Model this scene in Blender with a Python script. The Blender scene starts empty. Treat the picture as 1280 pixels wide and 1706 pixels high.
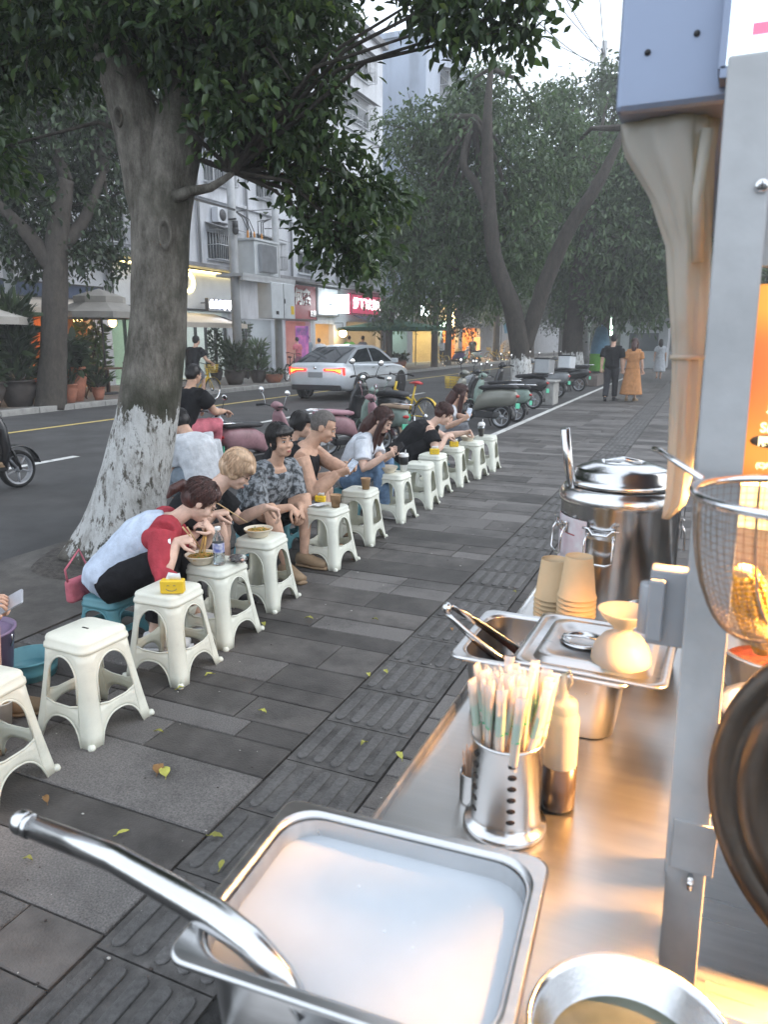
import bpy, bmesh, math, random
import numpy as np
from mathutils import Vector, Matrix, Euler, noise
R = math.radians
random.seed(7)
rng = np.random.default_rng(7)
scene = bpy.context.scene
col = scene.collection

# ------------------------------------------------------------------ camera
cam_d = bpy.data.cameras.new('camera'); cam = bpy.data.objects.new('camera', cam_d); col.objects.link(cam)
cam.location = (0, 0, 1.6)
cam.rotation_euler = (R(90 - 13.278), 0, R(23.677))
cam_d.sensor_fit = 'HORIZONTAL'; cam_d.sensor_width = 36.0; cam_d.lens = 1212 / 1280 * 36
cam_d.clip_start = 0.02; cam_d.clip_end = 2000
cam_d.dof.use_dof = True; cam_d.dof.focus_distance = 4.6; cam_d.dof.aperture_fstop = 9.0
scene.camera = cam
# ------------------------------------------------------------------ sky and sun (overcast early evening)
w = bpy.data.worlds.new('World'); scene.world = w; w.use_nodes = True
wn = w.node_tree.nodes; wl = w.node_tree.links
sky = wn.new('ShaderNodeTexSky'); sky.sky_type = 'NISHITA'; sky.sun_disc = False
SUN_EL, SUN_AZ = 32, 62         # elevation, azimuth (from +y towards +x)
sky.sun_elevation = R(SUN_EL); sky.sun_rotation = R(SUN_AZ)
sky.air_density = 1.0; sky.dust_density = 1.0; sky.ozone_density = 1.0
bg = wn['Background']; bg.inputs['Strength'].default_value = 0.15
cloud = wn.new("ShaderNodeMixRGB"); cloud.inputs[0].default_value = .72; cloud.inputs[2].default_value = (8.8, 9.6, 10.6, 1)   # even high cloud over the clear sky
wl.new(sky.outputs[0], cloud.inputs[1]); wl.new(cloud.outputs[0], bg.inputs[0])
sl = bpy.data.lights.new('sun', 'SUN'); sl.energy = 0.6; sl.angle = R(35); sl.color = (1.0, 0.96, 0.9)
so = bpy.data.objects.new('sun', sl); col.objects.link(so)
sd = Vector((math.sin(R(SUN_AZ)) * math.cos(R(SUN_EL)), math.cos(R(SUN_AZ)) * math.cos(R(SUN_EL)), math.sin(R(SUN_EL))))
so.rotation_euler = sd.to_track_quat('Z', 'Y').to_euler()
vs = scene.view_settings
vs.view_transform = 'Standard'; vs.look = 'None'; vs.exposure = 0.75; vs.gamma = 1.0; vs.use_curve_mapping = False
scene.cycles.use_denoising = True
scene.cycles.max_bounces = 6; scene.cycles.diffuse_bounces = 3; scene.cycles.glossy_bounces = 4; scene.cycles.transparent_max_bounces = 16
scene.cycles.transmission_bounces = 6; scene.cycles.caustics_reflective = False; scene.cycles.caustics_refractive = False
scene.cycles.sample_clamp_indirect = 6.0

# ------------------------------------------------------------------ helpers
class MB:
    """collects shapes, then links them as ONE mesh object"""
    def __init__(s): s.v = []; s.f = []; s.m = []; s.s = []
    def add(s, verts, faces, mat=0, smooth=False, M=None):
        o = len(s.v)
        if M is not None: verts = [M @ Vector(p) for p in verts]
        s.v += [tuple(p) for p in verts]
        for f in faces:
            s.f.append(tuple(i + o for i in f)); s.m.append(mat); s.s.append(smooth)
        return s
    def box(s, c, d, M=None, mat=0, rz=0):
        x, y, z = d[0]/2, d[1]/2, d[2]/2
        vs = [Vector((a*x, b*y, e*z)) for e in (-1, 1) for b in (-1, 1) for a in (-1, 1)]
        if rz: Q = Matrix.Rotation(rz, 3, 'Z'); vs = [Q @ p for p in vs]
        vs = [p + Vector(c) for p in vs]
        return s.add(vs, [(0,2,3,1),(4,5,7,6),(0,1,5,4),(2,6,7,3),(0,4,6,2),(1,3,7,5)], mat, False, M)
    def rbox(s, c, d, r=.01, M=None, mat=0, n=3, rtop=None):
        """box with rounded vertical corners and chamfered top/bottom rims"""
        x, y, z = d[0]/2, d[1]/2, d[2]/2; e = min(r*.5, z*.5) if rtop is None else rtop
        rings = []
        for zz, ins in ((-z, e), (-z+e, 0), (z-e, 0), (z, e)):
            ring = []
            for cx, cy, a0 in ((1,1,0),(-1,1,90),(-1,-1,180),(1,-1,270)):
                rr = max(r-ins, .0005)
                for k in range(n+1):
                    a = R(a0 + 90*k/n)
                    ring.append((c[0]+cx*(x-r)+rr*math.cos(a), c[1]+cy*(y-r)+rr*math.sin(a), c[2]+zz))
            rings.append(ring)
        return s.loft(rings, mat=mat, smooth=False, M=M)
    def loft(s, rings, mat=0, smooth=True, caps=True, closed=True, M=None):
        n = len(rings[0]); vs = [p for r in rings for p in r]; fs = []
        for i in range(len(rings)-1):
            for k in range(n if closed else n-1):
                a, b = i*n+k, i*n+(k+1) % n
                fs.append((a, b, b+n, a+n))
        if caps:
            fs.append(tuple(range(n-1, -1, -1))); fs.append(tuple(range((len(rings)-1)*n, len(rings)*n)))
        return s.add(vs, fs, mat, smooth, M)
    def tube(s, pts, rad, n=8, mat=0, caps=True, M=None, smooth=True):
        pts = [Vector(p) for p in pts]
        if not hasattr(rad, '__len__'): rad = [rad]*len(pts)
        t0 = (pts[1]-pts[0]).normalized()
        u = t0.orthogonal().normalized(); rings = []
        for i, p in enumerate(pts):
            if i == 0: t = pts[1]-pts[0]
            elif i == len(pts)-1: t = pts[-1]-pts[-2]
            else: t = (pts[i+1]-pts[i]).normalized() + (pts[i]-pts[i-1]).normalized()
            if t.length < 1e-9: t = t0
            t = t.normalized(); u = u - t*u.dot(t)
            if u.length < 1e-6: u = t.orthogonal()
            u = u.normalized(); v2 = t.cross(u)
            rings.append([p + (u*math.cos(2*math.pi*k/n) + v2*math.sin(2*math.pi*k/n))*rad[i] for k in range(n)])
        return s.loft(rings, mat, smooth, caps, True, M)
    def cyl(s, p0, p1, r0, r1=None, n=12, mat=0, caps=True, M=None, smooth=True):
        return s.tube([p0, p1], [r0, r0 if r1 is None else r1], n, mat, caps, M, smooth)
    def lathe(s, prof, n=24, mat=0, M=None, caps=False, smooth=True, c=(0,0,0)):
        rings = [[(c[0]+r*math.cos(2*math.pi*k/n), c[1]+r*math.sin(2*math.pi*k/n), c[2]+z) for k in range(n)] for r, z in prof]
        return s.loft(rings, mat, smooth, caps, True, M)
    def ell(s, c, r, nu=12, nv=8, mat=0, M=None, smooth=True):
        if not hasattr(r, '__len__'): r = (r, r, r)
        vs = [(c[0], c[1], c[2]-r[2])]
        for i in range(1, nv):
            a = -math.pi/2 + math.pi*i/nv
            for k in range(nu):
                b = 2*math.pi*k/nu
                vs.append((c[0]+r[0]*math.cos(a)*math.cos(b), c[1]+r[1]*math.cos(a)*math.sin(b), c[2]+r[2]*math.sin(a)))
        vs.append((c[0], c[1], c[2]+r[2])); fs = []
        for k in range(nu): fs.append((0, 1+(k+1) % nu, 1+k))
        for i in range(nv-2):
            for k in range(nu):
                a, b = 1+i*nu+k, 1+i*nu+(k+1) % nu
                fs.append((a, b, b+nu, a+nu))
        t = len(vs)-1; o = 1+(nv-2)*nu
        for k in range(nu): fs.append((o+k, o+(k+1) % nu, t))
        return s.add(vs, fs, mat, smooth, M)
    def prism(s, poly, z0, z1, mat=0, M=None):
        n = len(poly)
        return s.loft([[(p[0], p[1], z0) for p in poly], [(p[0], p[1], z1) for p in poly]], mat, False, True, True, M)
    def mesh(s, name, mats):
        me = bpy.data.meshes.new(name); me.from_pydata(s.v, [], s.f)
        for m in (mats if isinstance(mats, (list, tuple)) else [mats]): me.materials.append(m)
        me.polygons.foreach_set('material_index', s.m); me.polygons.foreach_set('use_smooth', s.s)
        me.update(); return me
    def build(s, name, mats, parent=None, loc=None, rz=0, bevel=0, auto=0):
        return link(name, s.mesh(name, mats), parent, loc, rz, bevel)

def link(name, me, parent=None, loc=None, rz=0, bevel=0):
    o = bpy.data.objects.new(name, me); col.objects.link(o)
    if parent is not None: o.parent = parent
    if loc is not None: o.location = loc
    if rz: o.rotation_euler = (0, 0, rz)
    if bevel:
        b = o.modifiers.new('bevel', 'BEVEL'); b.width = bevel; b.segments = 2; b.limit_method = 'ANGLE'; b.angle_limit = R(40)
    return o
def tag(o, label=None, cat=None, group=None, kind=None):
    if label: o['label'] = label
    if cat: o['category'] = cat
    if group: o['group'] = group
    if kind: o['kind'] = kind
    return o
def thing(name, label, cat, loc=(0,0,0), rz=0, group=None, rot=None):
    o = bpy.data.objects.new(name, None); col.objects.link(o); o.empty_display_size = .1
    o.location = loc; o.rotation_euler = rot if rot is not None else (0, 0, rz)
    return tag(o, label, cat, group)
KIDS = {}
def children(o): return [c for c in o.children]
def copy_tree(o, loc=None, rz=None, label=None, parent=None, group=None):
    c = o.copy(); col.objects.link(c); c.parent = parent
    if loc is not None: c.location = loc
    if rz is not None: c.rotation_euler = (0, 0, rz)
    if label: c['label'] = label
    if group: c['group'] = group
    for ch in children(o): copy_tree(ch, parent=c)
    return c
def text_mesh(body, size=1.0, depth=.01, align='CENTER', bold=0):
    c = bpy.data.curves.new('txt', 'FONT'); c.body = body; c.size = size; c.extrude = depth; c.align_x = align; c.align_y = 'CENTER'; c.offset = bold
    o = bpy.data.objects.new('txt', c); col.objects.link(o)
    dg = bpy.context.evaluated_depsgraph_get(); m = bpy.data.meshes.new_from_object(o.evaluated_get(dg))
    bpy.data.objects.remove(o); bpy.data.curves.remove(c); return m

# ------------------------------------------------------------------ materials
def mat(name, c, rough=.55, metal=0, var=.12, vs=4., bump=0, bs=40., spec=.5, c2=None, trans=0, ior=1.45, emit=None, es=0, rnd=0, alpha=1, aniso=0, sss=0, stretch=None, detail=4, coat=0, thr=(.35,.65), rvar=0, world=False, stain=None):
    m = bpy.data.materials.new(name); m.use_nodes = True
    nt = m.node_tree; N = nt.nodes; L = nt.links; b = N['Principled BSDF']
    c = tuple(c) + (1,) if len(c) == 3 else c
    b.inputs['Roughness'].default_value = rough; b.inputs['Metallic'].default_value = metal
    b.inputs['Specular IOR Level'].default_value = spec; b.inputs['IOR'].default_value = ior
    b.inputs['Transmission Weight'].default_value = trans; b.inputs['Alpha'].default_value = alpha
    if coat: b.inputs['Coat Weight'].default_value = coat; b.inputs['Coat Roughness'].default_value = .08
    if sss: b.inputs['Subsurface Weight'].default_value = sss; b.inputs['Subsurface Radius'].default_value = (.012, .005, .003)
    tc = N.new('ShaderNodeTexCoord'); mp = N.new('ShaderNodeMapping'); L.new(tc.outputs['Object'], mp.inputs[0])
    if world:
        ge = N.new('ShaderNodeNewGeometry'); L.new(ge.outputs['Position'], mp.inputs[0])
    if stretch: mp.inputs['Scale'].default_value = stretch
    if var > 0 or c2 is not None:
        n1 = N.new('ShaderNodeTexNoise'); n1.inputs['Scale'].default_value = vs; n1.inputs['Detail'].default_value = detail; n1.inputs['Roughness'].default_value = .6
        L.new(mp.outputs[0], n1.inputs['Vector'])
        cr = N.new('ShaderNodeValToRGB'); cr.color_ramp.elements[0].position = thr[0]; cr.color_ramp.elements[1].position = thr[1]
        a = c2 if c2 is not None else tuple(x*(1-var) for x in c[:3]); d = c if c2 is not None else tuple(min(1, x*(1+var)) for x in c[:3])
        cr.color_ramp.elements[0].color = tuple(a[:3]) + (1,); cr.color_ramp.elements[1].color = tuple(d[:3]) + (1,)
        L.new(n1.outputs['Fac'], cr.inputs[0]); src = cr.outputs[0]
        if rnd:
            oi = N.new('ShaderNodeObjectInfo'); hs = N.new('ShaderNodeHueSaturation'); mr = N.new('ShaderNodeMapRange')
            mr.inputs['To Min'].default_value = 1-rnd; mr.inputs['To Max'].default_value = 1+rnd
            L.new(oi.outputs['Random'], mr.inputs[0]); L.new(mr.outputs[0], hs.inputs['Value']); L.new(src, hs.inputs['Color']); src = hs.outputs[0]
        if stain:      # (scale, low, high, darkening): irregular stains and dirt
            n5 = N.new('ShaderNodeTexNoise'); n5.inputs['Scale'].default_value = stain[0]; n5.inputs['Detail'].default_value = 9; n5.inputs['Roughness'].default_value = .65; L.new(mp.outputs[0], n5.inputs['Vector'])
            m5 = N.new('ShaderNodeMapRange'); m5.inputs['From Min'].default_value = stain[1]; m5.inputs['From Max'].default_value = stain[2]; m5.inputs['To Min'].default_value = stain[3]; L.new(n5.outputs['Fac'], m5.inputs[0])
            h5 = N.new('ShaderNodeHueSaturation'); L.new(m5.outputs[0], h5.inputs['Value']); L.new(src, h5.inputs['Color']); src = h5.outputs[0]
        L.new(src, b.inputs['Base Color'])
        if rvar:
            mr2 = N.new('ShaderNodeMapRange'); mr2.inputs['To Min'].default_value = max(0, rough-rvar); mr2.inputs['To Max'].default_value = min(1, rough+rvar)
            L.new(n1.outputs['Fac'], mr2.inputs[0]); L.new(mr2.outputs[0], b.inputs['Roughness'])
    else:
        b.inputs['Base Color'].default_value = c
    if bump:
        n2 = N.new('ShaderNodeTexNoise'); n2.inputs['Scale'].default_value = bs; n2.inputs['Detail'].default_value = 5
        L.new(mp.outputs[0], n2.inputs['Vector'])
        bp = N.new('ShaderNodeBump'); bp.inputs['Strength'].default_value = bump; bp.inputs['Distance'].default_value = .02
        L.new(n2.outputs['Fac'], bp.inputs['Height']); L.new(bp.outputs[0], b.inputs['Normal'])
    if emit is not None:
        b.inputs['Emission Color'].default_value = tuple(emit) + (1,); b.inputs['Emission Strength'].default_value = es
    return m
def leafmat(name, c, c2, rnd=.0, trans=.35):
    m = bpy.data.materials.new(name); m.use_nodes = True
    N = m.node_tree.nodes; L = m.node_tree.links; b = N['Principled BSDF']; out = N['Material Output']
    g = N.new('ShaderNodeNewGeometry'); cr = N.new('ShaderNodeValToRGB')
    e = cr.color_ramp.elements; e[0].color = tuple(c) + (1,); e[1].color = tuple(c2) + (1,); e[0].position = .1; e[1].position = .95
    L.new(g.outputs['Random Per Island'], cr.inputs[0]); L.new(cr.outputs[0], b.inputs['Base Color']); b.inputs['Roughness'].default_value = .42
    t = N.new('ShaderNodeBsdfTranslucent'); L.new(cr.outputs[0], t.inputs[0]); mx = N.new('ShaderNodeMixShader'); mx.inputs[0].default_value = trans
    L.new(b.outputs[0], mx.inputs[1]); L.new(t.outputs[0], mx.inputs[2]); L.new(mx.outputs[0], out.inputs[0])
    return m
M = {}
M['steel'] = mat('steel', (.60,.60,.60), .30, 1, .06, 6, .02, 300, stretch=(1,12,1), rvar=.08)
M['steel_smooth'] = mat('steel_smooth', (.63,.63,.63), .19, 1, .06, 7, .02, 180, rvar=.09, detail=8)
M['steel_brushed'] = mat('steel_brushed', (.6,.59,.58), .3, 1, .1, 5, .03, 260, stretch=(1,14,1), rvar=.12)
M['dark_metal'] = mat('dark_metal', (.05,.05,.05), .45, .6, .2, 8)
M['black_plastic'] = mat('black_plastic', (.02,.02,.022), .4, 0, .25, 8)
M['rubber'] = mat('rubber', (.018,.018,.019), .8, 0, .3, 12, .1, 60)
M['chrome'] = mat('chrome', (.75,.75,.76), .1, 1, .03, 5)
M['grey_metal'] = mat('grey_metal', (.35,.36,.38), .5, .3, .15, 3, rvar=.1)
M['white_plastic'] = mat('white_plastic', (.78,.78,.76), .45, 0, .05, 8)
M['glass'] = mat('glass', (.02,.025,.03), .06, 0, 0, spec=.6)
M['skin'] = mat('skin', (.57,.36,.265), .6, 0, .16, 16, .15, 160, sss=.04, spec=.3, detail=8)
M['skin_tan'] = mat('skin_tan', (.53,.33,.235), .6, 0, .16, 16, .15, 160, sss=.04, spec=.3, detail=8)
M['skin_pale'] = mat('skin_pale', (.64,.43,.335), .6, 0, .14, 16, .15, 160, sss=.04, spec=.3, detail=8)
M['lips'] = mat('lips', (.4,.14,.12), .4, 0, .05)
M['eye_dark'] = mat('eye_dark', (.02,.014,.012), .2, 0, 0)
M['eye_white'] = mat('eye_white', (.6,.57,.54), .3, 0, 0)
M['hair_black'] = mat('hair_black', (.012,.010,.010), .38, 0, .5, 60, .3, 120, stretch=(1,1,.15))
M['hair_brown'] = mat('hair_brown', (.055,.022,.018), .36, 0, .5, 60, .3, 120, stretch=(1,1,.15))
M['hair_blond'] = mat('hair_blond', (.50,.34,.22), .42, 0, .3, 50, .3, 120, stretch=(1,1,.15))
M['hair_buzz'] = mat('hair_buzz', (.12,.108,.10), .8, 0, .3, 90)
def fabric(n, c, var=.15, b=.25, bs=90, **k): M[n] = mat(n, c, .85, 0, var, 14, b, bs, spec=.2, **k); return M[n]
# ================================================================== THE SETTING: ground, road, pavements
M['ground'] = mat('ground', (.07,.068,.065), .95, 0, .2, .6)
M['asphalt'] = mat('asphalt', (.060,.059,.059), .9, 0, .28, 1.3, .35, 90, detail=9, rvar=.08, stain=(.35,.38,.55,.7))
M['concrete'] = mat('concrete', (.26,.255,.245), .9, 0, .22, 3, .25, 60)
M['kerb_stone'] = mat('kerb_stone', (.3,.295,.28), .85, 0, .2, 5, .2, 50)
M['stone_dark'] = mat('stone_dark', (.078,.071,.066), .68, 0, .35, 6, .3, 120, rnd=.28, detail=10, rvar=.14, world=True, stain=(1.7,.35,.55,.6))
M['stone_light'] = mat('stone_light', (.185,.172,.162), .8, 0, .01, 160, .3, 200, c2=(.07,.066,.064), rnd=.22, detail=3, thr=(.3,.7), world=True, stain=(2.1,.35,.52,.62))
M['mortar'] = mat('mortar', (.03,.029,.028), .95, 0, .4, 30, .4, 80)
M['tactile'] = mat('tactile', (.088,.083,.079), .78, 0, .3, 18, .35, 150, rnd=.15, detail=8, world=True, stain=(2.4,.35,.55,.55))
M['tactile_bar'] = mat('tactile_bar', (.135,.13,.128), .75, 0, .25, 60, .3, 200, rnd=.12, detail=6, c2=(.075,.072,.069), thr=(.3,.7), world=True, stain=(2.4,.35,.55,.6))
M['line_white'] = mat('line_white', (.55,.55,.53), .8, 0, .25, 9, c2=(.2,.2,.195), thr=(.28,.5), detail=8)
M['line_yellow'] = mat('line_yellow', (.55,.42,.14), .8, 0, .25, 9, c2=(.22,.18,.1), thr=(.28,.5), detail=8)
M['soil'] = mat('soil', (.07,.062,.055), .98, 0, .4, 25, .8, 70)

def sheet(name, x0, x1, y0, y1, z, m, kind='structure', nx=1, ny=1, label=None):
    b = MB(); b.add([(x0,y0,z),(x1,y0,z),(x1,y1,z),(x0,y1,z)], [(0,1,2,3)])
    o = b.build(name, m); tag(o, label, None, None, kind); return o
sheet('ground', -700, 700, -700, 900, -.05, M['ground'])
sheet('road', -13.8, -3.32, -25, 260, 0.0, M['asphalt'], label='grey asphalt road running past the trees')
base = sheet('pavement', -3.32, 9, -12, 120, -.014, M['mortar'], label='dark stone pavement with a ribbed guiding strip')
# concrete apron round the street tree
b = MB(); b.box((-4.0,2.2,-.002),(1.36,7.6,.02)); o = b.build('tree_verge', M['concrete']); tag(o, 'grey concrete verge round the near tree', None, None, 'structure')
o.active_material = mat('verge', (.10,.092,.084), .9, 0, .3, 4, .3, 60, detail=8, stain=(1.3,.35,.6,.55))
b = MB()
pts = [(-3.98+.62*math.cos(a)*(1+.12*math.sin(3*a)), 4.02+.58*math.sin(a), .0095) for a in np.linspace(0, 2*math.pi, 28, endpoint=False)]
b.add(pts + [(-3.98,4.02,.03)], [(i,(i+1) % 28,28) for i in range(28)], 0, True)
tag(b.build('tree_pit', M['soil']), 'bare soil at the foot of the near tree', None, None, 'structure')

# paving stones: rows run across the pavement
rows = [.62,.84,1.047,1.241,1.46,1.697,2.043,2.251,2.386,2.59,2.72,2.95,3.252,3.42,3.606,3.83,4.107,4.3]
rr = random.Random(3)
while rows[-1] < 44: rows.append(rows[-1] + rr.choice([.12,.16,.2,.24,.3,.36])*(1 if rows[-1] < 14 else 1.5))
far = MB(); nst = 0
def stone_mesh(x0, x1, y0, y1, dz, mb=None):
    g = .003; ch = .004; h = .02
    cx, cy = (x0+x1)/2, (y0+y1)/2; hx, hy = (x1-x0)/2-g, (y1-y0)/2-g
    t = [rr.uniform(-.0012,.0012) for _ in range(4)]
    def ring(i, z, tt=False): return [(sx*(hx-i), sy*(hy-i), z+(t[k] if tt else 0)) for k,(sx,sy) in enumerate(((-1,-1),(1,-1),(1,1),(-1,1)))]
    m = MB(); m.loft([ring(0,-h), ring(0,-ch), ring(ch,0,True)], smooth=False)
    return m, (cx, cy, dz)
palette = ['stone_dark','stone_light']
for i in range(len(rows)-1):
    y0, y1 = rows[i], rows[i+1]
    for side in (0, 1):
        xa, xb = (-3.32, -1.39) if side == 0 else (-.985, 2.6)
        if side == 1 and y1 < 1.9: continue
        if side == 1: xb = .9 if y0 < 9 else 2.6
        x = xa
        light = rr.random() < .36
        while x < xb - .02:
            wd = rr.choice([.45,.6,.75,.9,1.1]) if y0 < 14 else rr.choice([.9,1.2,1.6])
            if x + wd > xb - .25: wd = xb - x
            m, p = stone_mesh(x, x+wd, y0, y1, rr.uniform(-.0015,.0015))
            lt = light if rr.random() < .72 else not light
            if nst < 292 and y0 < 16:
                s = m.build('paving_stone', M[palette[1 if lt else 0]], base, p); nst += 1
            else:
                far.add([(v[0]+p[0], v[1]+p[1], v[2]+p[2]) for v in m.v], m.f, 1 if lt else 0)
            x += wd
tag(far.build('paving_stones_beyond', [M['stone_dark'], M['stone_light']], base), kind='stuff')
# ribbed guiding strip
barm = MB(); n = 5
def bar_ring(z, ins, L=.145, r=.021):
    o = []
    for k in range(n+1): a = math.pi*k/n; o.append(((r-ins)*math.cos(a), L-r+(r-ins)*math.sin(a), z))
    for k in range(n+1): a = math.pi+math.pi*k/n; o.append(((r-ins)*math.cos(a), -(L-r)+(r-ins)*math.sin(a), z))
    return o
barm.loft([bar_ring(0,0), bar_ring(.004,.0005), bar_ring(.0065,.003)], smooth=False)
bar_me = barm.mesh('tactile_bar', M['tactile_bar'])
tm = MB(); tm.box((0,0,-.01),(.388,.326,.02)); tile_me = tm.mesh('tactile_tile', M['tactile'])
bevel_y = .70; k = 0; farb = MB()
while bevel_y < 30:
    if k < 44:
        t = link('tactile_tile', tile_me, base, (-1.187, bevel_y, -.003))
        for j in range(5):
            link('tactile_bar', bar_me, t, (-.148+.074*j, 0, .0005))
    else:
        farb.box((-1.187, bevel_y, -.011), (.388,.326,.02))
        for j in range(5): farb.add([(v[0]-1.335+.074*j, v[1]+bevel_y, v[2]-.001) for v in barm.v], barm.f, 1)
    bevel_y += .332; k += 1
tag(farb.build('tactile_strip_beyond', [M['tactile'], M['tactile_bar']], base), kind='stuff')

# road markings
def mark(name, x0, x1, y0, y1, m, label): 
    o = sheet(name, x0, x1, y0, y1, .004, m, 'structure'); o['label'] = label
mark('yellow_line', -11.32, -11.18, -20, 200, M['line_yellow'], 'long yellow line along the far side of the road')
for yy, ye in ((-3,.5),(4.3,7.6),(11.6,14.6),(18.6,21.6),(25.6,28.6),(32.6,35.6),(40,43),(47,50)):
    mark('lane_dash', -8.16, -8.02, yy, ye, M['line_white'], 'white lane dash on the asphalt')
b = MB(); b.box((-3.31, 26, .0), (.1, 29, .024)); tag(b.build('parking_line', M['line_white']), 'white parking line between scooters and pavement', None, None, 'structure')
mark('parking_cross_line', -5.2, -3.4, 17.5, 17.62, M['line_white'], 'white parking bay line beyond the scooters')
# far pavement with its kerb
b = MB(); b.box((-16.2, 115, .055), (4.6, 300, .11)); fp = b.build('far_pavement', mat('far_paving', (.19,.175,.165), .9, 0, .2, 2, .1, 30)); tag(fp, 'raised pavement in front of the shops', None, None, 'structure')
kb = MB()
kb2 = MB(); kb2.rbox((0,0,0), (.16,.985,.15), .012, n=2); kme = kb2.mesh('kerb_stone', M['kerb_stone'])
for i in range(60): link('kerb_stone', kme, fp, (-13.83, 4.5+i, .055))
b = MB(); b.box((-13.83, 110, .055), (.16, 90, .14)); tag(b.build('kerb_beyond', M['kerb_stone'], fp), kind='stuff')
# low concrete kerb between the seated people and the road
b = MB(); b.rbox((0,0,.06), (.26,2.6,.12), .02); tag(b.build('concrete_kerb', M['kerb_stone'], None, (-5.15, 9.6, 0)), 'low pale concrete kerb behind the man in the black vest', 'kerb')
# ================================================================== BUILDINGS ACROSS THE ROAD
M['wall_white'] = mat('wall_white', (.62,.64,.68), .85, 0, .07, 1.2, .08, 30, detail=8, stretch=(1,1,.25), stain=(1.0,.36,.5,.72))
M['wall_blue'] = mat('wall_blue', (.40,.45,.54), .85, 0, .08, .8, .05, 20, detail=8, stretch=(1,1,.25), stain=(.8,.36,.5,.78))
M['wall_grey'] = mat('wall_grey', (.33,.34,.36), .85, 0, .12, 1.5, .05, 20)
M['frame_dark'] = mat('frame_dark', (.06,.06,.065), .5, .3, .2, 5)
M['frame_alu'] = mat('frame_alu', (.55,.56,.58), .4, .6, .1, 5)
M['pane'] = mat('pane', (.05,.06,.07), .08, 0, .2, 1, spec=.7)
M['slab'] = mat('slab', (.2,.2,.21), .9, 0, .3, 2)
M['brick_red'] = mat('board_red', (.32,.03,.04), .5, 0, .1, 2)
M['board_red2'] = mat('board_red2', (.55,.06,.13), .5, 0, .08, 2, emit=(.8,.08,.18), es=.25)
M['board_white'] = mat('board_white', (.6,.62,.64), .5, 0, .06, 2)
M['board_dark'] = mat('board_dark', (.02,.02,.03), .4, 0, .2, 2)
M['letter_silver'] = mat('letter_silver', (.5,.46,.45), .35, .6, .05, 3)
def glow(n, c, s): M[n] = mat(n, c, .5, 0, 0, emit=c, es=s); return M[n]
glow('led_white', (.85,.95,1.0), 10.0); glow('led_warm', (1.0,.66,.28), 20.0); glow('led_yellow', (1.0,.78,.3), 8.0)
glow('led_pink', (1.0,.45,.75), 12.0); glow('led_blue', (.8,.86,1.0), 7.0); glow('led_green', (.7,1.0,.78), 6.0)
glow('letter_pink', (1.0,.8,.85), 2.0); glow('lantern', (1.0,.62,.24), 5.0)
M['wood_orange'] = mat('wood_orange', (.5,.2,.06), .6, 0, .25, 6, .1, 30, stretch=(6,6,.6))
M['room_cream'] = mat('room_cream', (.6,.5,.36), .8, 0, .1, 2)
M['room_white'] = mat('room_white', (.7,.72,.68), .8, 0, .08, 2)
M['goods'] = mat('goods', (.55,.42,.2), .6, 0, .3, 9, c2=(.12,.2,.25), detail=1, rnd=.3)
M['canvas_cream'] = mat('canvas_cream', (.62,.55,.47), .8, 0, .06, 3, .1, 40)
M['canvas_green'] = mat('canvas_green', (.03,.10,.06), .8, 0, .2, 3, .1, 40)
M['canvas_grey'] = mat('canvas_grey', (.36,.34,.31), .85, 0, .1, 3, .1, 40)
M['canvas_blue'] = mat('canvas_blue', (.05,.07,.12), .8, 0, .2, 3)

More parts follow.
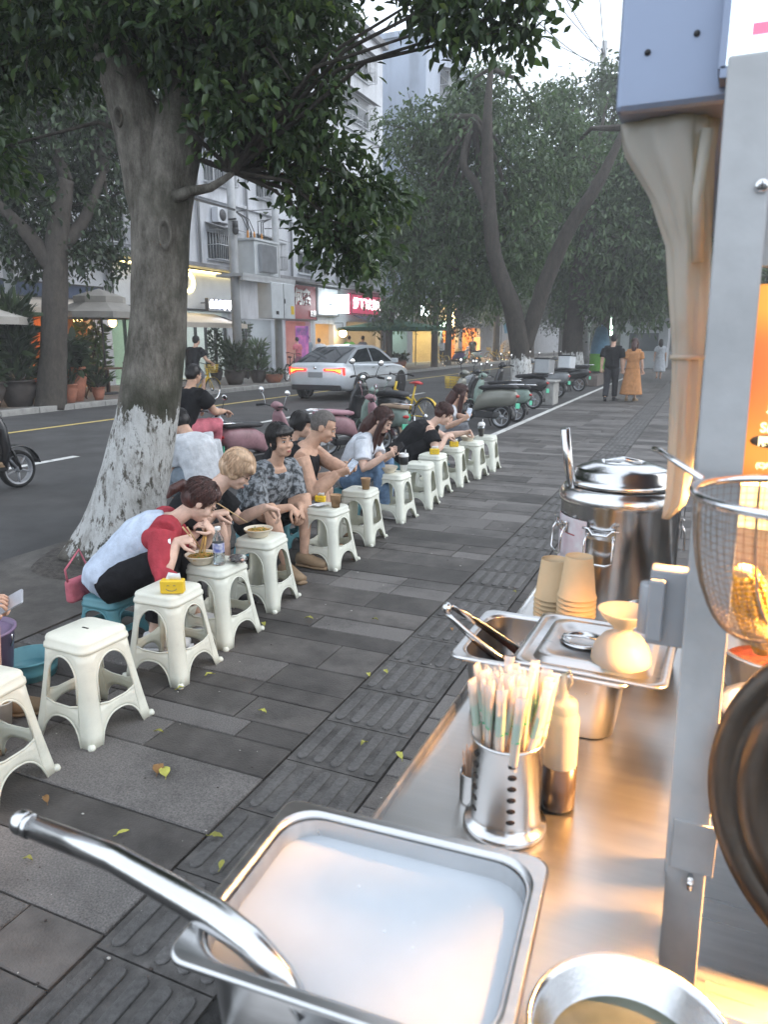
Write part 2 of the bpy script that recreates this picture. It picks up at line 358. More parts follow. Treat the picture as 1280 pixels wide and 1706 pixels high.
def wall_with_openings(x, y0, y1, z0, z1, ops, th=.3):
    """street wall (outer face at x) built as blocks round its openings"""
    ys = sorted(set([y0, y1] + [v for o in ops for v in o[:2]])); zs = sorted(set([z0, z1] + [v for o in ops for v in o[2:]]))
    b = MB()
    for a, c in zip(zs[:-1], zs[1:]):
        run = None
        for p, q in zip(ys[:-1], ys[1:]):
            my, mz = (p+q)/2, (a+c)/2
            hole = any(o[0] < my < o[1] and o[2] < mz < o[3] for o in ops)
            if not hole: run = (run[0], q) if run else (p, q)
            if (hole or q == ys[-1]) and run:
                b.box((x-th/2, (run[0]+run[1])/2, mz), (th, run[1]-run[0], c-a)); run = None
    return b
def window(parent, x, y0, y1, z0, z1, cage=False, frame='frame_alu', mull=2):
    w, h = y1-y0, z1-z0; cy, cz = (y0+y1)/2, (z0+z1)/2
    f = MB(); t = .06
    f.box((x-.12, cy, z0+t/2), (.08, w, t)); f.box((x-.12, cy, z1-t/2), (.08, w, t))
    for k in range(mull+1):
        yy = y0 + t/2 + (w-t)*k/mull; f.box((x-.12, yy, cz), (.08, t, h-2*t))
    fo = f.build('window', M[frame], parent)
    g = MB(); g.box((x-.14, cy, cz), (.02, w-.02, h-.02)); g.build('pane', M['pane'], fo)
    s = MB(); s.box((x+.03, cy, z0-.04), (.16, w+.16, .06)); s.build('sill', M['wall_white'], fo)
    if cage:
        c = MB(); d = .55
        n = int(w/.12)
        for k in range(n+1): c.cyl((x+d, y0+w*k/n, z0-.05), (x+d, y0+w*k/n, z1+.05), .012, n=5)
        for k in range(5):
            for yy in (y0, y1): c.cyl((x+d*k/4, yy, z0-.05), (x+d*k/4, yy, z1+.05), .012, n=5)
        for zz in (z0-.05, cz, z1+.05):
            c.cyl((x+d, y0, zz), (x+d, y1, zz), .018, n=5)
            for yy in (y0, y1): c.cyl((x, yy, zz), (x+d, yy, zz), .018, n=5)
        for k in range(12): c.cyl((x, y0+w*k/11, z0-.05), (x+d, y0+w*k/11, z0-.05), .012, n=5)
        c.build('window_cage', M['frame_alu'], fo)
        r = MB(); r.add([(x,y0-.1,z1+.35),(x,y1+.1,z1+.35),(x+d+.2,y1+.1,z1+.12),(x+d+.2,y0-.1,z1+.12),(x,y0-.1,z1+.33),(x,y1+.1,z1+.33),(x+d+.2,y1+.1,z1+.1),(x+d+.2,y0-.1,z1+.1)], [(0,1,2,3),(7,6,5,4),(0,3,7,4),(1,5,6,2),(3,2,6,7),(0,4,5,1)])
        r.build('rain_hood', M['slab'], fo)
    return fo
def aircon(x, y, z, label):
    t = thing('air_conditioner', label, 'air conditioner', (x, y, z), 0, 'air conditioner units on the walls')
    b = MB(); b.rbox((.2,0,.3), (.32,.8,.56), .03); b.build('casing', M['wall_white'], t)
    g = MB(); g.lathe([(.0,.0),(.22,0),(.22,.01),(.0,.01)], 20, M=Matrix.Translation((.365,-.1,.3)) @ Matrix.Rotation(R(90),4,'Y'))
    for k in range(4): g.box((.375,-.1,.3), (.01,.42,.012), M=None) if k == 0 else g.box((.375,-.1,.3-.16+.08*k), (.008,.4,.01))
    g.build('fan_grille', M['frame_dark'], t)
    s = MB(); s.box((.2,-.3,-.01),(.4,.03,.03)); s.box((.2,.3,-.01),(.4,.03,.03)); s.build('bracket', M['frame_dark'], t)
    return t

# --- long white apartment block, shops below (front at x = -18.5)
XA = -18.5
shops = [(9.6,13.6,.11,2.55),(14.0,18.6,.11,2.55),(19.4,22.4,.11,2.55),(22.7,26.0,.11,2.7),(27.0,29.8,.11,2.5),(30.6,33.0,.11,2.5),(33.5,35.5,.11,2.42),(37.0,41.6,.11,2.6)]
wins = []
for z0, z1 in ((4.75,5.75),(7.6,9.0),(10.6,12.0)):
    for y0, y1 in ((7,8.6),(10.5,12.5),(14.5,16.5),(18.6,20.4),(21.6,23.2),(24.9,26.4),(28.5,30),(31.9,33.3),(36.5,40.0)):
        wins.append((y0, y1, z0, z1))
wins += [(36.4,40,12.9,13.9),(36.4,40,15.2,16.2)]
wins = [w_ for w_ in wins if not (w_[2] == 10.6 and w_[0] > 36)]
A = thing('apartment_block', 'long white apartment block with caged windows above the row of shops', 'building', (0,0,0))
wall_with_openings(XA, 4, 42, .0, 17.6, shops+wins).build('wall', M['wall_white'], A)
for i, (y0, y1, z0, z1) in enumerate(wins): window(A, XA, y0, y1, z0, z1, cage=(i % 3 != 1 and z0 > 4.7), frame='frame_dark' if i % 4 == 1 else 'frame_alu')
b = MB(); b.box((XA+.35, 23, 4.34), (.9, 38, .14)); b.build('ledge', M['slab'], A)
for yy in (9.4,17.6,24.3,27.6,31.2,35.9): b = MB(); b.cyl((XA+.1,yy,4.4),(XA+.1,yy,17.4),.055,n=8); b.build('drain_pipe', M['wall_grey'], A)
for zz in (7.0, 10.0, 12.45): 
    b = MB(); b.box((XA+.06, 23, zz), (.14, 38, .12)); b.build('string_course', M['wall_white'], A)
b = MB(); b.box((XA-.2, 23, 17.7), (.9, 38.6, .3)); b.build('parapet', M['slab'], A)
b = MB(); b.box((XA-5, 4.15, 8.8), (9.4,.3,17.4)); b.box((XA-5, 41.85, 8.8), (9.4,.3,17.4)); b.box((XA-9.8, 23, 8.8), (.3,37.7,17.4)); b.build('rear_wall', M['wall_white'], A)
def shop_room(parent, y0, y1, z1, wallm, lampm, depth=3.0, shelves=0):
    r = MB(); x0 = XA-.3; g = .02
    cy = (y0+y1)/2; w_ = y1-y0
    r.box((x0-depth, cy, z1/2+.06), (.1, w_+1, z1+.3)); r.box((x0-depth/2, y0-.06, z1/2+.06), (depth,.08,z1+.3)); r.box((x0-depth/2, y1+.06, z1/2+.06), (depth,.08,z1+.3))
    r.box((x0-depth/2, cy, z1+.22), (depth, w_+.2, .08)); r.box((x0-depth/2, cy, .08), (depth, w_+.2, .06))
    ro = r.build('shop_room', M[wallm], parent)
    l = MB()
    for q in range(max(1, int(w_/1.2))): l.box((x0-1.1, y0+.6+q*1.2 if w_ > 1.2 else cy, z1+.14), (1.4,.3,.05))
    l.build('ceiling_lamp', M[lampm], ro)
    if shelves:
        s = MB()
        for q in range(5): s.box((x0-depth+.25, cy, .3+.42*q), (.35, w_*.9, .03))
        for q in range(4): s.box((x0-depth+.25, y0+w_*(.06+.29*q), 1.2), (.36,.03,2.1))
        s.build('shelf_rack', M['wood_orange'], ro)
        gd = MB(); rr2 = random.Random(int(y0*10))
        for q in range(5):
            yy = y0+.12
            while yy < y1-.25:
                ww = rr2.uniform(.08,.22); gd.box((x0-depth+.3, yy+ww/2, .32+.42*q+.12), (.2, ww*.9, rr2.uniform(.14,.3)), mat=rr2.randrange(4)); yy += ww+.02
        gd.build('shelf_goods', [M['goods'], M['brick_red'], M['wall_white'], M['canvas_cream']], ro)
    return ro
for i, (y0, y1, z0, z1) in enumerate(shops):
    cfg = [('wood_orange','led_warm',1),('wood_orange','led_warm',1),('room_white','led_green',0),('room_white','led_white',0),('wall_grey','led_white',1),('room_cream','led_pink',1),('room_cream','led_warm',0),('wall_grey','led_warm',1)][i]
    shop_room(A, y0, y1, z1, cfg[0], cfg[1], shelves=cfg[2])
# shop glazing of the white shop and the restaurant
for y0, y1, n in ((19.4,22.4,4),(22.7,26.0,5)):
    f = MB()
    for k in range(n+1): f.box((XA-.15, y0+.04+(y1-y0-.08)*k/n, 1.3), (.1,.07,2.4))
    f.box((XA-.15,(y0+y1)/2,2.45),(.1,y1-y0,.08)); f.build('shop_glazing_frame', M['frame_dark'], A)
for y0 in (14.6, 16.9):
    d = MB(); d.box((XA-.1, y0+.7, 1.25), (.08,1.4,2.25)); d.build('timber_panel', M['wood_orange'], A)
b = MB(); b.box((XA-.03, 15.2, 1.75), (.03,.62,.18)); b.box((XA-.028, 15.2, 1.75), (.03,.18,.62)); b.build('lit_cross', M['led_warm'], A)
# fascia boards and signs (each its own thing)
def board(name, y0, y1, z0, z1, m, label, x=XA+.18, th=.16, cat='sign'):
    t = thing(name, label, cat, (x, (y0+y1)/2, z0))
    b = MB(); b.box((0,0,(z1-z0)/2), (th, y1-y0, z1-z0)); b.build('board', M[m], t, bevel=.01)
    f = MB(); e = .05
    for s_ in (0, z1-z0-e): f.box((th/2+.012, 0, s_+e/2), (.024, y1-y0, e))
    for s_ in (-1, 1): f.box((th/2+.012, s_*((y1-y0)/2-e/2), (z1-z0)/2), (.024, e, z1-z0-2*e))
    f.build('trim', M['frame_dark' if m != 'board_dark' else 'frame_alu'], t)
    return t
def letters(t, body, size, y, z, m, x=.1, sx=1, depth=.02, bold=.02):
    me = text_mesh(body, size, depth, 'CENTER', bold); me.materials.clear(); me.materials.append(M[m])
    o = link('lettering', me, t, (x, y, z)); o.rotation_euler = (R(90), 0, R(90)); o.scale = (sx, 1, 1); return o
t = board('shop_fascia', 19.3, 26.3, 2.72, 4.2, 'board_white', 'white shop fascia with a lit yellow strip along its top')
letters(t, 'O', 1.0, .42, .95, 'led_yellow')
s = MB(); s.box((.15, 0, 1.44), (.05, 6.8, .05)); s.build('light_strip', M['led_yellow'], t)
t = board('shop_sign', 23.65, 25.25, 2.7, 3.16, 'board_dark', 'small dark sign with glowing white characters over the glass shopfront', x=XA+.75)
letters(t, '食大良饱饱', .3, 0, .23, 'led_blue', sx=1.0)
b = MB(); b.box((-.3, .5, .3), (.6,.04,.04)); b.box((-.3,-.5,.3),(.6,.04,.04)); b.build('bracket', M['frame_dark'], t)
t = board('shop_sign', 30.45, 33.2, 2.55, 4.2, 'brick_red', 'dark red shop sign with two large silver characters')
letters(t, '何鑫', .78, -.05, 1.02, 'letter_silver', sx=1.0, bold=.03); letters(t, '日用', .3, .95, .3, 'letter_silver')
t = board('shop_sign', 33.3, 35.6, 2.82, 4.2, 'board_white', 'blank white shop sign beside the red one'); b = MB(); [b.box((.1,-.5+.11*k,.7),(.02,.07,.05+.02*(k % 3))) for k in range(10)]; tag(b.build('small_print', M['letter_silver'], t), kind='stuff')
t = board('shop_sign', 37.1, 41.6, 3.0, 4.1, 'board_red2', 'bright pink red shop sign with a row of white characters')
letters(t, '妙飞飞文具店', .62, -.1, .55, 'letter_pink')
t = thing('light_box_sign', 'upright white glowing light box sign on the shop wall', 'sign', (XA+.9, 34.6, 2.95))
b = MB(); b.rbox((0,0,.45), (.9,.14,.9), .03); b.build('case', M['led_white'], t); b = MB(); b.box((-.6,0,.45),(.3,.06,.06)); b.build('bracket', M['frame_dark'], t)
t = board('shop_sign', 9.6, 18.9, 2.82, 3.28, 'canvas_blue', 'dark purple fascia over the terrace of the restaurant')
# second building set forward, seen end-on above the trees
Bd = thing('apartment_tower', 'tall blue grey apartment block with a caged balcony rising behind the trees', 'building', (0,0,0))
XB = -17.0
wb = []
for z0, z1 in ((4.6,6.0),(7.6,9.0),(10.6,12.0),(13.4,14.8),(16.4,17.8)):
    for y0, y1 in ((47.5,51.2),(54,57),(60,63)): wb.append((y0,y1,z0,z1))
sb = [(47,52.5,.11,2.7),(53.2,57,.11,2.6),(58,63,.11,2.6)]
wall_with_openings(XB-1.5, 42.4, 70, 0, 4.2, [(43,46,.11,2.6)]+sb).build('shop_wall', M['wall_grey'], Bd)
wall_with_openings(XB, 45, 70, 4.2, 19.2, wb).build('wall', M['wall_blue'], Bd)
b = MB(); b.box((XB-4.3,45.15,11.7),(8.0,.3,15)); b.box((XB-4,57.5,19.3),(8.4,25.4,.3)); b.box((XB-8.2,57.5,11.6),(.3,24.8,15)); b.build('end_wall', M['wall_blue'], Bd)
for i, (y0, y1, z0, z1) in enumerate(wb): window(Bd, XB, y0, y1, z0, z1, cage=(y0 < 52), frame='frame_alu')
for y0, y1, wm, lm in ((43,46,'wall_grey','led_green'),(47,52.5,'room_cream','led_yellow'),(53.2,57,'wood_orange','led_warm'),(58,63,'wood_orange','led_warm')):
    r = MB(); x0 = XB-1.8; cy = (y0+y1)/2
    r.box((x0-2.5,cy,1.4),(.1,y1-y0+.4,2.9)); r.box((x0-1.25,y0-.05,1.4),(2.5,.08,2.9)); r.box((x0-1.25,y1+.05,1.4),(2.5,.08,2.9)); r.box((x0-1.25,cy,2.82),(2.5,y1-y0+.4,.08))
    ro = r.build('shop_room', M[wm], Bd); l = MB(); l.box((x0-.9,cy,2.75),(1.2,(y1-y0)*.7,.05)); l.build('ceiling_lamp', M[lm], ro)
t = board('shop_sign', 42.4, 46.1, 2.75, 4.0, 'board_white', 'plain grey shop sign beyond the green parasol', x=XB-1.3)
t = board('shop_sign', 46.5, 53.4, 2.6, 4.1, 'board_dark', 'black shop sign with white glowing panels beyond the trees', x=XB-1.3)
b = MB(); b.box((.1,-1.4,.95),(.04,1.5,.6)); b.box((.1,.6,.95),(.04,.35,.7)); b.build('lit_panel', M['led_white'], t)
b = MB(); b.box((.12,2.5,.05),(.3,1.6,.7)); b.build('lit_box', M['led_green'], t)
t = thing('light_box_sign', 'tall warm glowing light box at the far shop corner', 'sign', (XB-1.0, 53.6, 2.5)); b = MB(); b.rbox((0,0,.9),(.5,.5,1.8),.05); b.build('case', M['led_warm'], t); b = MB(); b.box((0,0,-.03),(.56,.56,.06)); b.build('cap', M['frame_dark'], t)
# third block farther on
Cb = thing('far_block', 'pale far apartment block at the end of the shop row', 'building', (0,0,0))
wc = [(y0, y0+2.4, z0, z0+1.5) for z0 in (4.6,7.6,10.6) for y0 in (73,78,83,88,93,98)]
wall_with_openings(-18.5, 70.4, 130, 0, 14, wc).build('wall', M['wall_grey'], Cb)
for y0, y1, z0, z1 in wc: window(Cb, -18.5, y0, y1, z0, z1)
b = MB(); b.box((-22,70.5,7),(6.4,.2,14)); b.box((-22,100,14.1),(7.4,59,.2)); b.build('end_wall', M['wall_grey'], Cb)
for q, (y, z, lb) in enumerate(((25.6,6.1,'air conditioner unit on the white wall beside the transformer'),(34.4,5.2,'air conditioner between two windows over the white shop sign'),(35.0,14.0,'air conditioner high on the white wall under the roof'),(21,6.2,'air conditioner above the yellow lit shop'))): aircon(XA, y, z, lb)
# a narrow lamp bulb over the doorway
t = thing('globe_lamp', 'round warm globe lamp beside the cafe door', 'lamp', (XA+.5, 35.6, 1.75)); b = MB(); b.ell((0,0,.2),.2); b.build('globe', M['led_warm'], t); b = MB(); b.cyl((0,0,.4),(0,0,.75),.015); b.cyl((0,0,.74),(-.5,0,.74),.02); b.build('hanger', M['frame_dark'], t)
# ================================================================== TREES AND PLANTS
TREE1 = [(-2.84,4.40,3.47,0.62),(-2.71,4.70,3.55,0.42),(-2.63,5.03,3.84,0.25),(-2.81,4.54,3.09,0.50),(-2.73,4.79,3.07,0.34),(-2.86,4.91,2.87,0.33),(-3.00,4.68,3.11,0.30),(-2.66,5.08,2.76,0.36),(-2.63,5.01,2.44,0.22),(-2.53,5.20,2.58,0.28),(-2.54,5.22,2.25,0.24),(-2.45,5.48,2.67,0.22),(-2.62,5.09,2.32,0.20),(-3.58,4.68,4.08,0.80),(-4.32,4.61,4.22,0.90),(-4.52,4.25,4.04,0.80),(-5.07,4.65,3.88,0.50),(-4.83,4.58,4.10,0.50),(-5.07,4.44,3.53,0.35),(-1.48,4.57,3.58,0.28),(-1.22,4.68,3.55,0.24),(-1.75,4.72,3.73,0.22),(-1.47,4.64,3.40,0.14),(-1.23,4.75,3.40,0.12),(-1.82,4.65,3.60,0.10),(-1.61,4.59,3.42,0.10),(-3.28,5.02,4.92,1.10),(-2.18,5.58,5.20,0.90),(-4.86,4.98,5.25,1.10),(-3.43,4.21,4.19,0.80),(-2.74,4.87,4.29,0.60),(-3.42,4.81,3.47,0.40),(-3.38,4.94,3.88,0.50),(-3.38,4.10,3.69,0.36),(-3.69,4.06,3.62,0.30),(-3.09,4.19,3.54,0.34),(-4.13,4.19,3.56,0.25),(-3.32,4.28,3.40,0.20),(-5.05,4.20,2.97,0.30)]  # the high blobs out of view are added to shade the trunk
TREEL = [(-14.52,13.46,6.73,2.20),(-13.76,14.61,7.70,2.00),(-14.12,14.59,6.05,1.60),(-15.32,13.29,5.24,1.80),(-14.23,13.60,4.56,1.30),(-13.62,14.52,4.93,1.10),(-15.07,13.05,3.88,1.00),(-13.37,14.30,3.67,0.60),(-14.50,14.57,8.79,2.00),(-16.48,13.14,6.61,2.20),(-13.32,15.63,8.72,1.60),(-15.78,13.97,8.66,2.00),(-13.75,13.54,3.54,0.60),(-14.80,13.26,3.35,0.50),(-13.72,15.39,6.33,1.00)]
TREE2 = [(-7.86,20.39,7.01,1.30),(-7.40,20.17,5.41,1.40),(-7.94,20.22,4.35,1.10),(-6.17,19.93,6.74,1.30),(-5.94,20.39,8.11,0.90),(-5.99,20.08,4.84,1.40),(-6.62,20.02,3.48,1.10),(-5.21,20.71,5.94,1.50),(-4.90,21.85,7.65,1.00),(-6.40,20.07,7.66,0.80),(-5.05,20.34,4.22,1.30),(-8.18,20.39,3.24,0.80),(-7.50,20.56,2.73,0.70),(-4.29,22.42,6.65,1.30),(-5.53,20.42,3.16,1.00),(-7.21,20.55,6.53,1.10)]
TREE3 = [(-5.30,29.29,6.74,1.90),(-4.51,30.25,9.12,1.60),(-4.26,30.81,10.86,1.10),(-3.98,28.32,5.09,2.00),(-3.00,29.29,7.17,2.00),(-2.26,28.92,4.46,1.70),(-5.93,28.51,4.79,1.40),(-6.26,30.97,10.53,1.10),(-4.79,28.68,3.49,1.20),(-2.41,28.47,3.00,1.20),(-2.12,29.41,6.13,2.00),(-3.43,28.13,3.42,1.30),(-1.67,29.98,7.59,2.20),(-0.45,29.87,5.09,2.40),(-0.35,30.72,8.22,2.40),(-6.77,29.82,6.93,1.60)]
def bark(name, c, c2, white_h=None, moss=None):
    m = mat(name, c, .9, 0, 0, 10, 1.0, 42, c2=c2, detail=14, stretch=(1,1,.38), thr=(.40,.62))
    N = m.node_tree.nodes; L = m.node_tree.links; b = N['Principled BSDF']
    for n_ in N:
        if n_.type == 'TEX_NOISE': n_.inputs['Roughness'].default_value = .8
        if n_.type == 'BUMP': n_.inputs['Distance'].default_value = .035
    src = b.inputs['Base Color'].links[0].from_socket
    tc = N.new('ShaderNodeTexCoord')
    if moss:
        nz = N.new('ShaderNodeTexNoise'); nz.inputs['Scale'].default_value = 2.2; nz.inputs['Detail'].default_value = 8; L.new(tc.outputs['Object'], nz.inputs['Vector'])
        cr = N.new('ShaderNodeValToRGB'); cr.color_ramp.elements[0].position = .46; cr.color_ramp.elements[1].position = .66
        L.new(nz.outputs['Fac'], cr.inputs[0]); mx = N.new('ShaderNodeMixRGB'); L.new(cr.outputs[0], mx.inputs[0]); L.new(src, mx.inputs[1]); mx.inputs[2].default_value = tuple(moss)+(1,); src = mx.outputs[0]
    if white_h:
        sp = N.new('ShaderNodeSeparateXYZ'); L.new(tc.outputs['Object'], sp.inputs[0])
        n2 = N.new('ShaderNodeTexNoise'); n2.inputs['Scale'].default_value = 7; n2.inputs['Detail'].default_value = 9; n2.inputs['Roughness'].default_value = .7
        mp = N.new('ShaderNodeMapping'); mp.inputs['Scale'].default_value = (1.6,1.6,.6); L.new(tc.outputs['Object'], mp.inputs[0]); L.new(mp.outputs[0], n2.inputs['Vector'])
        a = N.new('ShaderNodeMath'); a.operation = 'MULTIPLY_ADD'; a.inputs[1].default_value = .8; a.inputs[2].default_value = -.4; L.new(n2.outputs['Fac'], a.inputs[0])
        s_ = N.new('ShaderNodeMath'); s_.operation = 'ADD'; L.new(sp.outputs['Z'], s_.inputs[0]); L.new(a.outputs[0], s_.inputs[1])
        lt = N.new('ShaderNodeMath'); lt.operation = 'LESS_THAN'; lt.inputs[1].default_value = white_h; L.new(s_.outputs[0], lt.inputs[0])
        gt = N.new('ShaderNodeMath'); gt.operation = 'GREATER_THAN'; gt.inputs[1].default_value = .12; L.new(s_.outputs[0], gt.inputs[0])
        # flaked paint
        n3 = N.new('ShaderNodeTexNoise'); n3.inputs['Scale'].default_value = 13; n3.inputs['Detail'].default_value = 10; n3.inputs['Roughness'].default_value = .72
        L.new(mp.outputs[0], n3.inputs['Vector']); c3 = N.new('ShaderNodeValToRGB'); c3.color_ramp.elements[0].position = .40; c3.color_ramp.elements[1].position = .47
        L.new(n3.outputs['Fac'], c3.inputs[0])
        m1 = N.new('ShaderNodeMath'); m1.operation = 'MULTIPLY'; L.new(lt.outputs[0], m1.inputs[0]); L.new(gt.outputs[0], m1.inputs[1])
        m2 = N.new('ShaderNodeMath'); m2.operation = 'MULTIPLY'; L.new(m1.outputs[0], m2.inputs[0]); L.new(c3.outputs[0], m2.inputs[1])
        mx = N.new('ShaderNodeMixRGB'); L.new(m2.outputs[0], mx.inputs[0]); L.new(src, mx.inputs[1]); n6 = N.new('ShaderNodeTexNoise'); n6.inputs['Scale'].default_value = 5; n6.inputs['Detail'].default_value = 10; n6.inputs['Roughness'].default_value = .75; L.new(mp.outputs[0], n6.inputs['Vector']); c6 = N.new('ShaderNodeValToRGB'); c6.color_ramp.elements[0].color = (.36,.34,.31,1); c6.color_ramp.elements[1].color = (.68,.68,.66,1); c6.color_ramp.elements[0].position = .33; c6.color_ramp.elements[1].position = .52; L.new(n6.outputs['Fac'], c6.inputs[0]); L.new(c6.outputs[0], mx.inputs[2]); src = mx.outputs[0]
    L.new(src, b.inputs['Base Color']); return m
M['bark_near'] = bark('bark_near', (.30,.275,.235), (.10,.088,.072), 1.08, (.045,.046,.028))
M['bark_far'] = bark('bark_far', (.075,.063,.052), (.035,.03,.026), 1.15)
M['bark_plain'] = bark('bark_plain', (.10,.085,.07), (.05,.042,.036))
M['leaf_near'] = leafmat('leaf_near', (.02,.042,.015), (.07,.12,.035), trans=.3)
M['leaf_young'] = leafmat('leaf_young', (.09,.16,.03), (.16,.22,.05), trans=.45)
M['leaf_dark'] = leafmat('leaf_dark', (.018,.036,.015), (.05,.082,.03), trans=.25)
M['leaf_mid'] = leafmat('leaf_mid', (.045,.085,.034), (.10,.16,.06), trans=.3)
M['leaf_bright'] = leafmat('leaf_bright', (.07,.13,.045), (.14,.22,.075), trans=.35)

def leaf_mesh(name, mats, P, D, Lr, wid=.42, seed=1, twist=1.0, fold=.18):
    """P positions, D unit directions, L lengths -> mesh of folded pointed leaves (one pentagonal pair each)"""
    n = len(P); g = np.random.default_rng(seed)
    up = g.normal(size=(n,3))*.55*twist + np.array([0,0,1.0])
    S = np.cross(D, up); S /= np.linalg.norm(S, axis=1, keepdims=True)+1e-9; U = np.cross(S, D)
    L = Lr[:,None]; w_ = L*wid*.5
    v = np.empty((n,6,3))
    v[:,0] = P; v[:,1] = P+D*L*.38+S*w_+U*L*fold*.6; v[:,2] = P+D*L*.75+S*w_*.62+U*L*fold*.3
    v[:,3] = P+D*L-U*L*.06; v[:,4] = P+D*L*.75-S*w_*.62+U*L*fold*.3; v[:,5] = P+D*L*.38-S*w_+U*L*fold*.6
    verts = v.reshape(-1,3); base_ = (np.arange(n)*6)[:,None]
    f1 = base_ + np.array([0,1,2,3]); f2 = base_ + np.array([0,3,4,5])
    loops = np.concatenate([f1, f2], 1).reshape(-1)
    me = bpy.data.meshes.new(name); me.vertices.add(len(verts)); me.vertices.foreach_set('co', verts.astype(np.float32).ravel())
    me.loops.add(len(loops)); me.loops.foreach_set('vertex_index', loops.astype(np.int32))
    me.polygons.add(2*n); me.polygons.foreach_set('loop_start', (np.arange(2*n)*4).astype(np.int32))
    me.materials.append(mats[0])
    if len(mats) > 1:
        me.materials.append(mats[1]); me.polygons.foreach_set('material_index', np.repeat((g.random(n) < .06).astype(np.int32), 2))
    me.update(calc_edges=True); me.validate(); return me
def crown_points(blobs, dens, seed, droop=.6, per=9, spread=.16, origin=(0,0,0), gap=.35):
    g = np.random.default_rng(seed); P = []; D = []
    for (x,y,z,r) in blobs:
        nt = max(4, int(dens*r*r*(1 if r > .3 else 1.6)))
        d = g.normal(size=(nt,3)); d /= np.linalg.norm(d, axis=1, keepdims=True)
        rad = r*(g.random((nt,1))**.45)*(.8+.35*g.random((nt,1)))
        c = np.array([x,y,z]) + d*rad*np.array([1,1,.82])
        # thin out with noise so gaps open through the crown
        keep = np.array([noise.noise(Vector(p)*(1.6/max(r,.3))) > -gap for p in c]); c = c[keep]; d = d[keep]
        k = len(c)
        tw = d*.7 + g.normal(size=(k,3))*.45 + np.array([0,0,-droop]); tw /= np.linalg.norm(tw, axis=1, keepdims=True)
        for j in range(per):
            t = (j/per-.3)*spread*2
            p = c + tw*t + g.normal(size=(k,3))*spread*.28
            dd = tw*.7 + g.normal(size=(k,3))*.75 + np.array([0,0,-droop*.7]); dd /= np.linalg.norm(dd, axis=1, keepdims=True)
            P.append(p); D.append(dd)
    return np.concatenate(P)-np.array(origin), np.concatenate(D)
def trunk_mesh(name, paths, m, seed=0, n=24, flare=0, rough=.06, origin=(0,0,0), step=.12):
    b = MB(); og = Vector(origin)
    for pi, (pts, rad) in enumerate(paths):
        pts = [Vector(p)-og for p in pts]; Q = []; Rd = []
        for i in range(len(pts)-1):
            p0 = pts[max(i-1,0)]; p1 = pts[i]; p2 = pts[i+1]; p3 = pts[min(i+2,len(pts)-1)]
            k = max(2, int((p2-p1).length/step))
            for j in range(k):
                t = j/k; Q.append(.5*((2*p1)+(p2-p0)*t+(2*p0-5*p1+4*p2-p3)*t*t+(3*p1-p0-3*p2+p3)*t**3)); Rd.append(rad[i]+(rad[i+1]-rad[i])*t)
        Q.append(pts[-1]); Rd.append(rad[-1])
        u = Vector((1,0,0)); rings = []
        nn = n if Rd[0] > .09 else 9
        for i, p in enumerate(Q):
            t = (Q[min(i+1,len(Q)-1)]-Q[max(i-1,0)]).normalized(); u = (u-t*u.dot(t)); u = u.normalized() if u.length > 1e-5 else t.orthogonal().normalized(); v2 = t.cross(u); ring = []
            for k in range(nn):
                a = 2*math.pi*k/nn; d = u*math.cos(a)+v2*math.sin(a); r = Rd[i]
                if flare and pi == 0:
                    fl = math.exp(-max(p.z,0)/.28)*flare; r *= 1+fl*(.75+.55*math.sin(5*a+1.3)+.25*math.sin(9*a))
                q = p+d*r; r2 = noise.noise(q*3.1+Vector((seed,0,0)))*rough + noise.noise(q*9)*rough*.35
                ring.append(p+d*r*(1+r2))
            rings.append(ring)
        b.loft(rings, 0, True)
    return b.mesh(name, m)
def tree(name, label, origin, paths, blobs, dens, leafL, mats, barkm, seed, flare=0, group=None, per=9, spread=.16, wid=.42, limbs=(), droop=.6, gap=.35, n=24):
    t = thing(name, label, 'tree', origin, 0, group)
    link('trunk', trunk_mesh('trunk', paths[:1], barkm, seed, n, flare, origin=origin), t)
    for p in paths[1:]: link('limb', trunk_mesh('limb', [p], barkm, seed, n, 0, origin=origin), t)
    tips = [Vector(pp[0][-1]) for pp in paths]; tw = MB(); g = random.Random(seed)
    for (x,y,z,r) in blobs:
        c = Vector((x,y,z)); s = min(tips, key=lambda q: (q-c).length); mid = (s+c)/2 + Vector((g.uniform(-.1,.1),g.uniform(-.1,.1),(s-c).length*.12))
        k = max(.012, r*.045); tw.tube([s-Vector(origin), mid-Vector(origin), c-Vector(origin)], [k*1.5,k,k*.5], 6)
        for j in range(5):
            e = c + Vector((g.gauss(0,1),g.gauss(0,1),g.gauss(0,.7))).normalized()*r*.9
            tw.tube([c-Vector(origin), (c+e)/2-Vector(origin)+Vector((0,0,.05*r)), e-Vector(origin)], [k*.5,k*.35,.004], 5)
    tw.build('branches', M['bark_plain'], t)
    P, D = crown_points(blobs, dens, seed, droop, per, spread, origin, gap)
    Ls = leafL*(.65+.6*np.random.default_rng(seed+5).random(len(P)))
    link('crown', leaf_mesh('crown', mats, P, D, Ls, wid, seed), t)
    return t
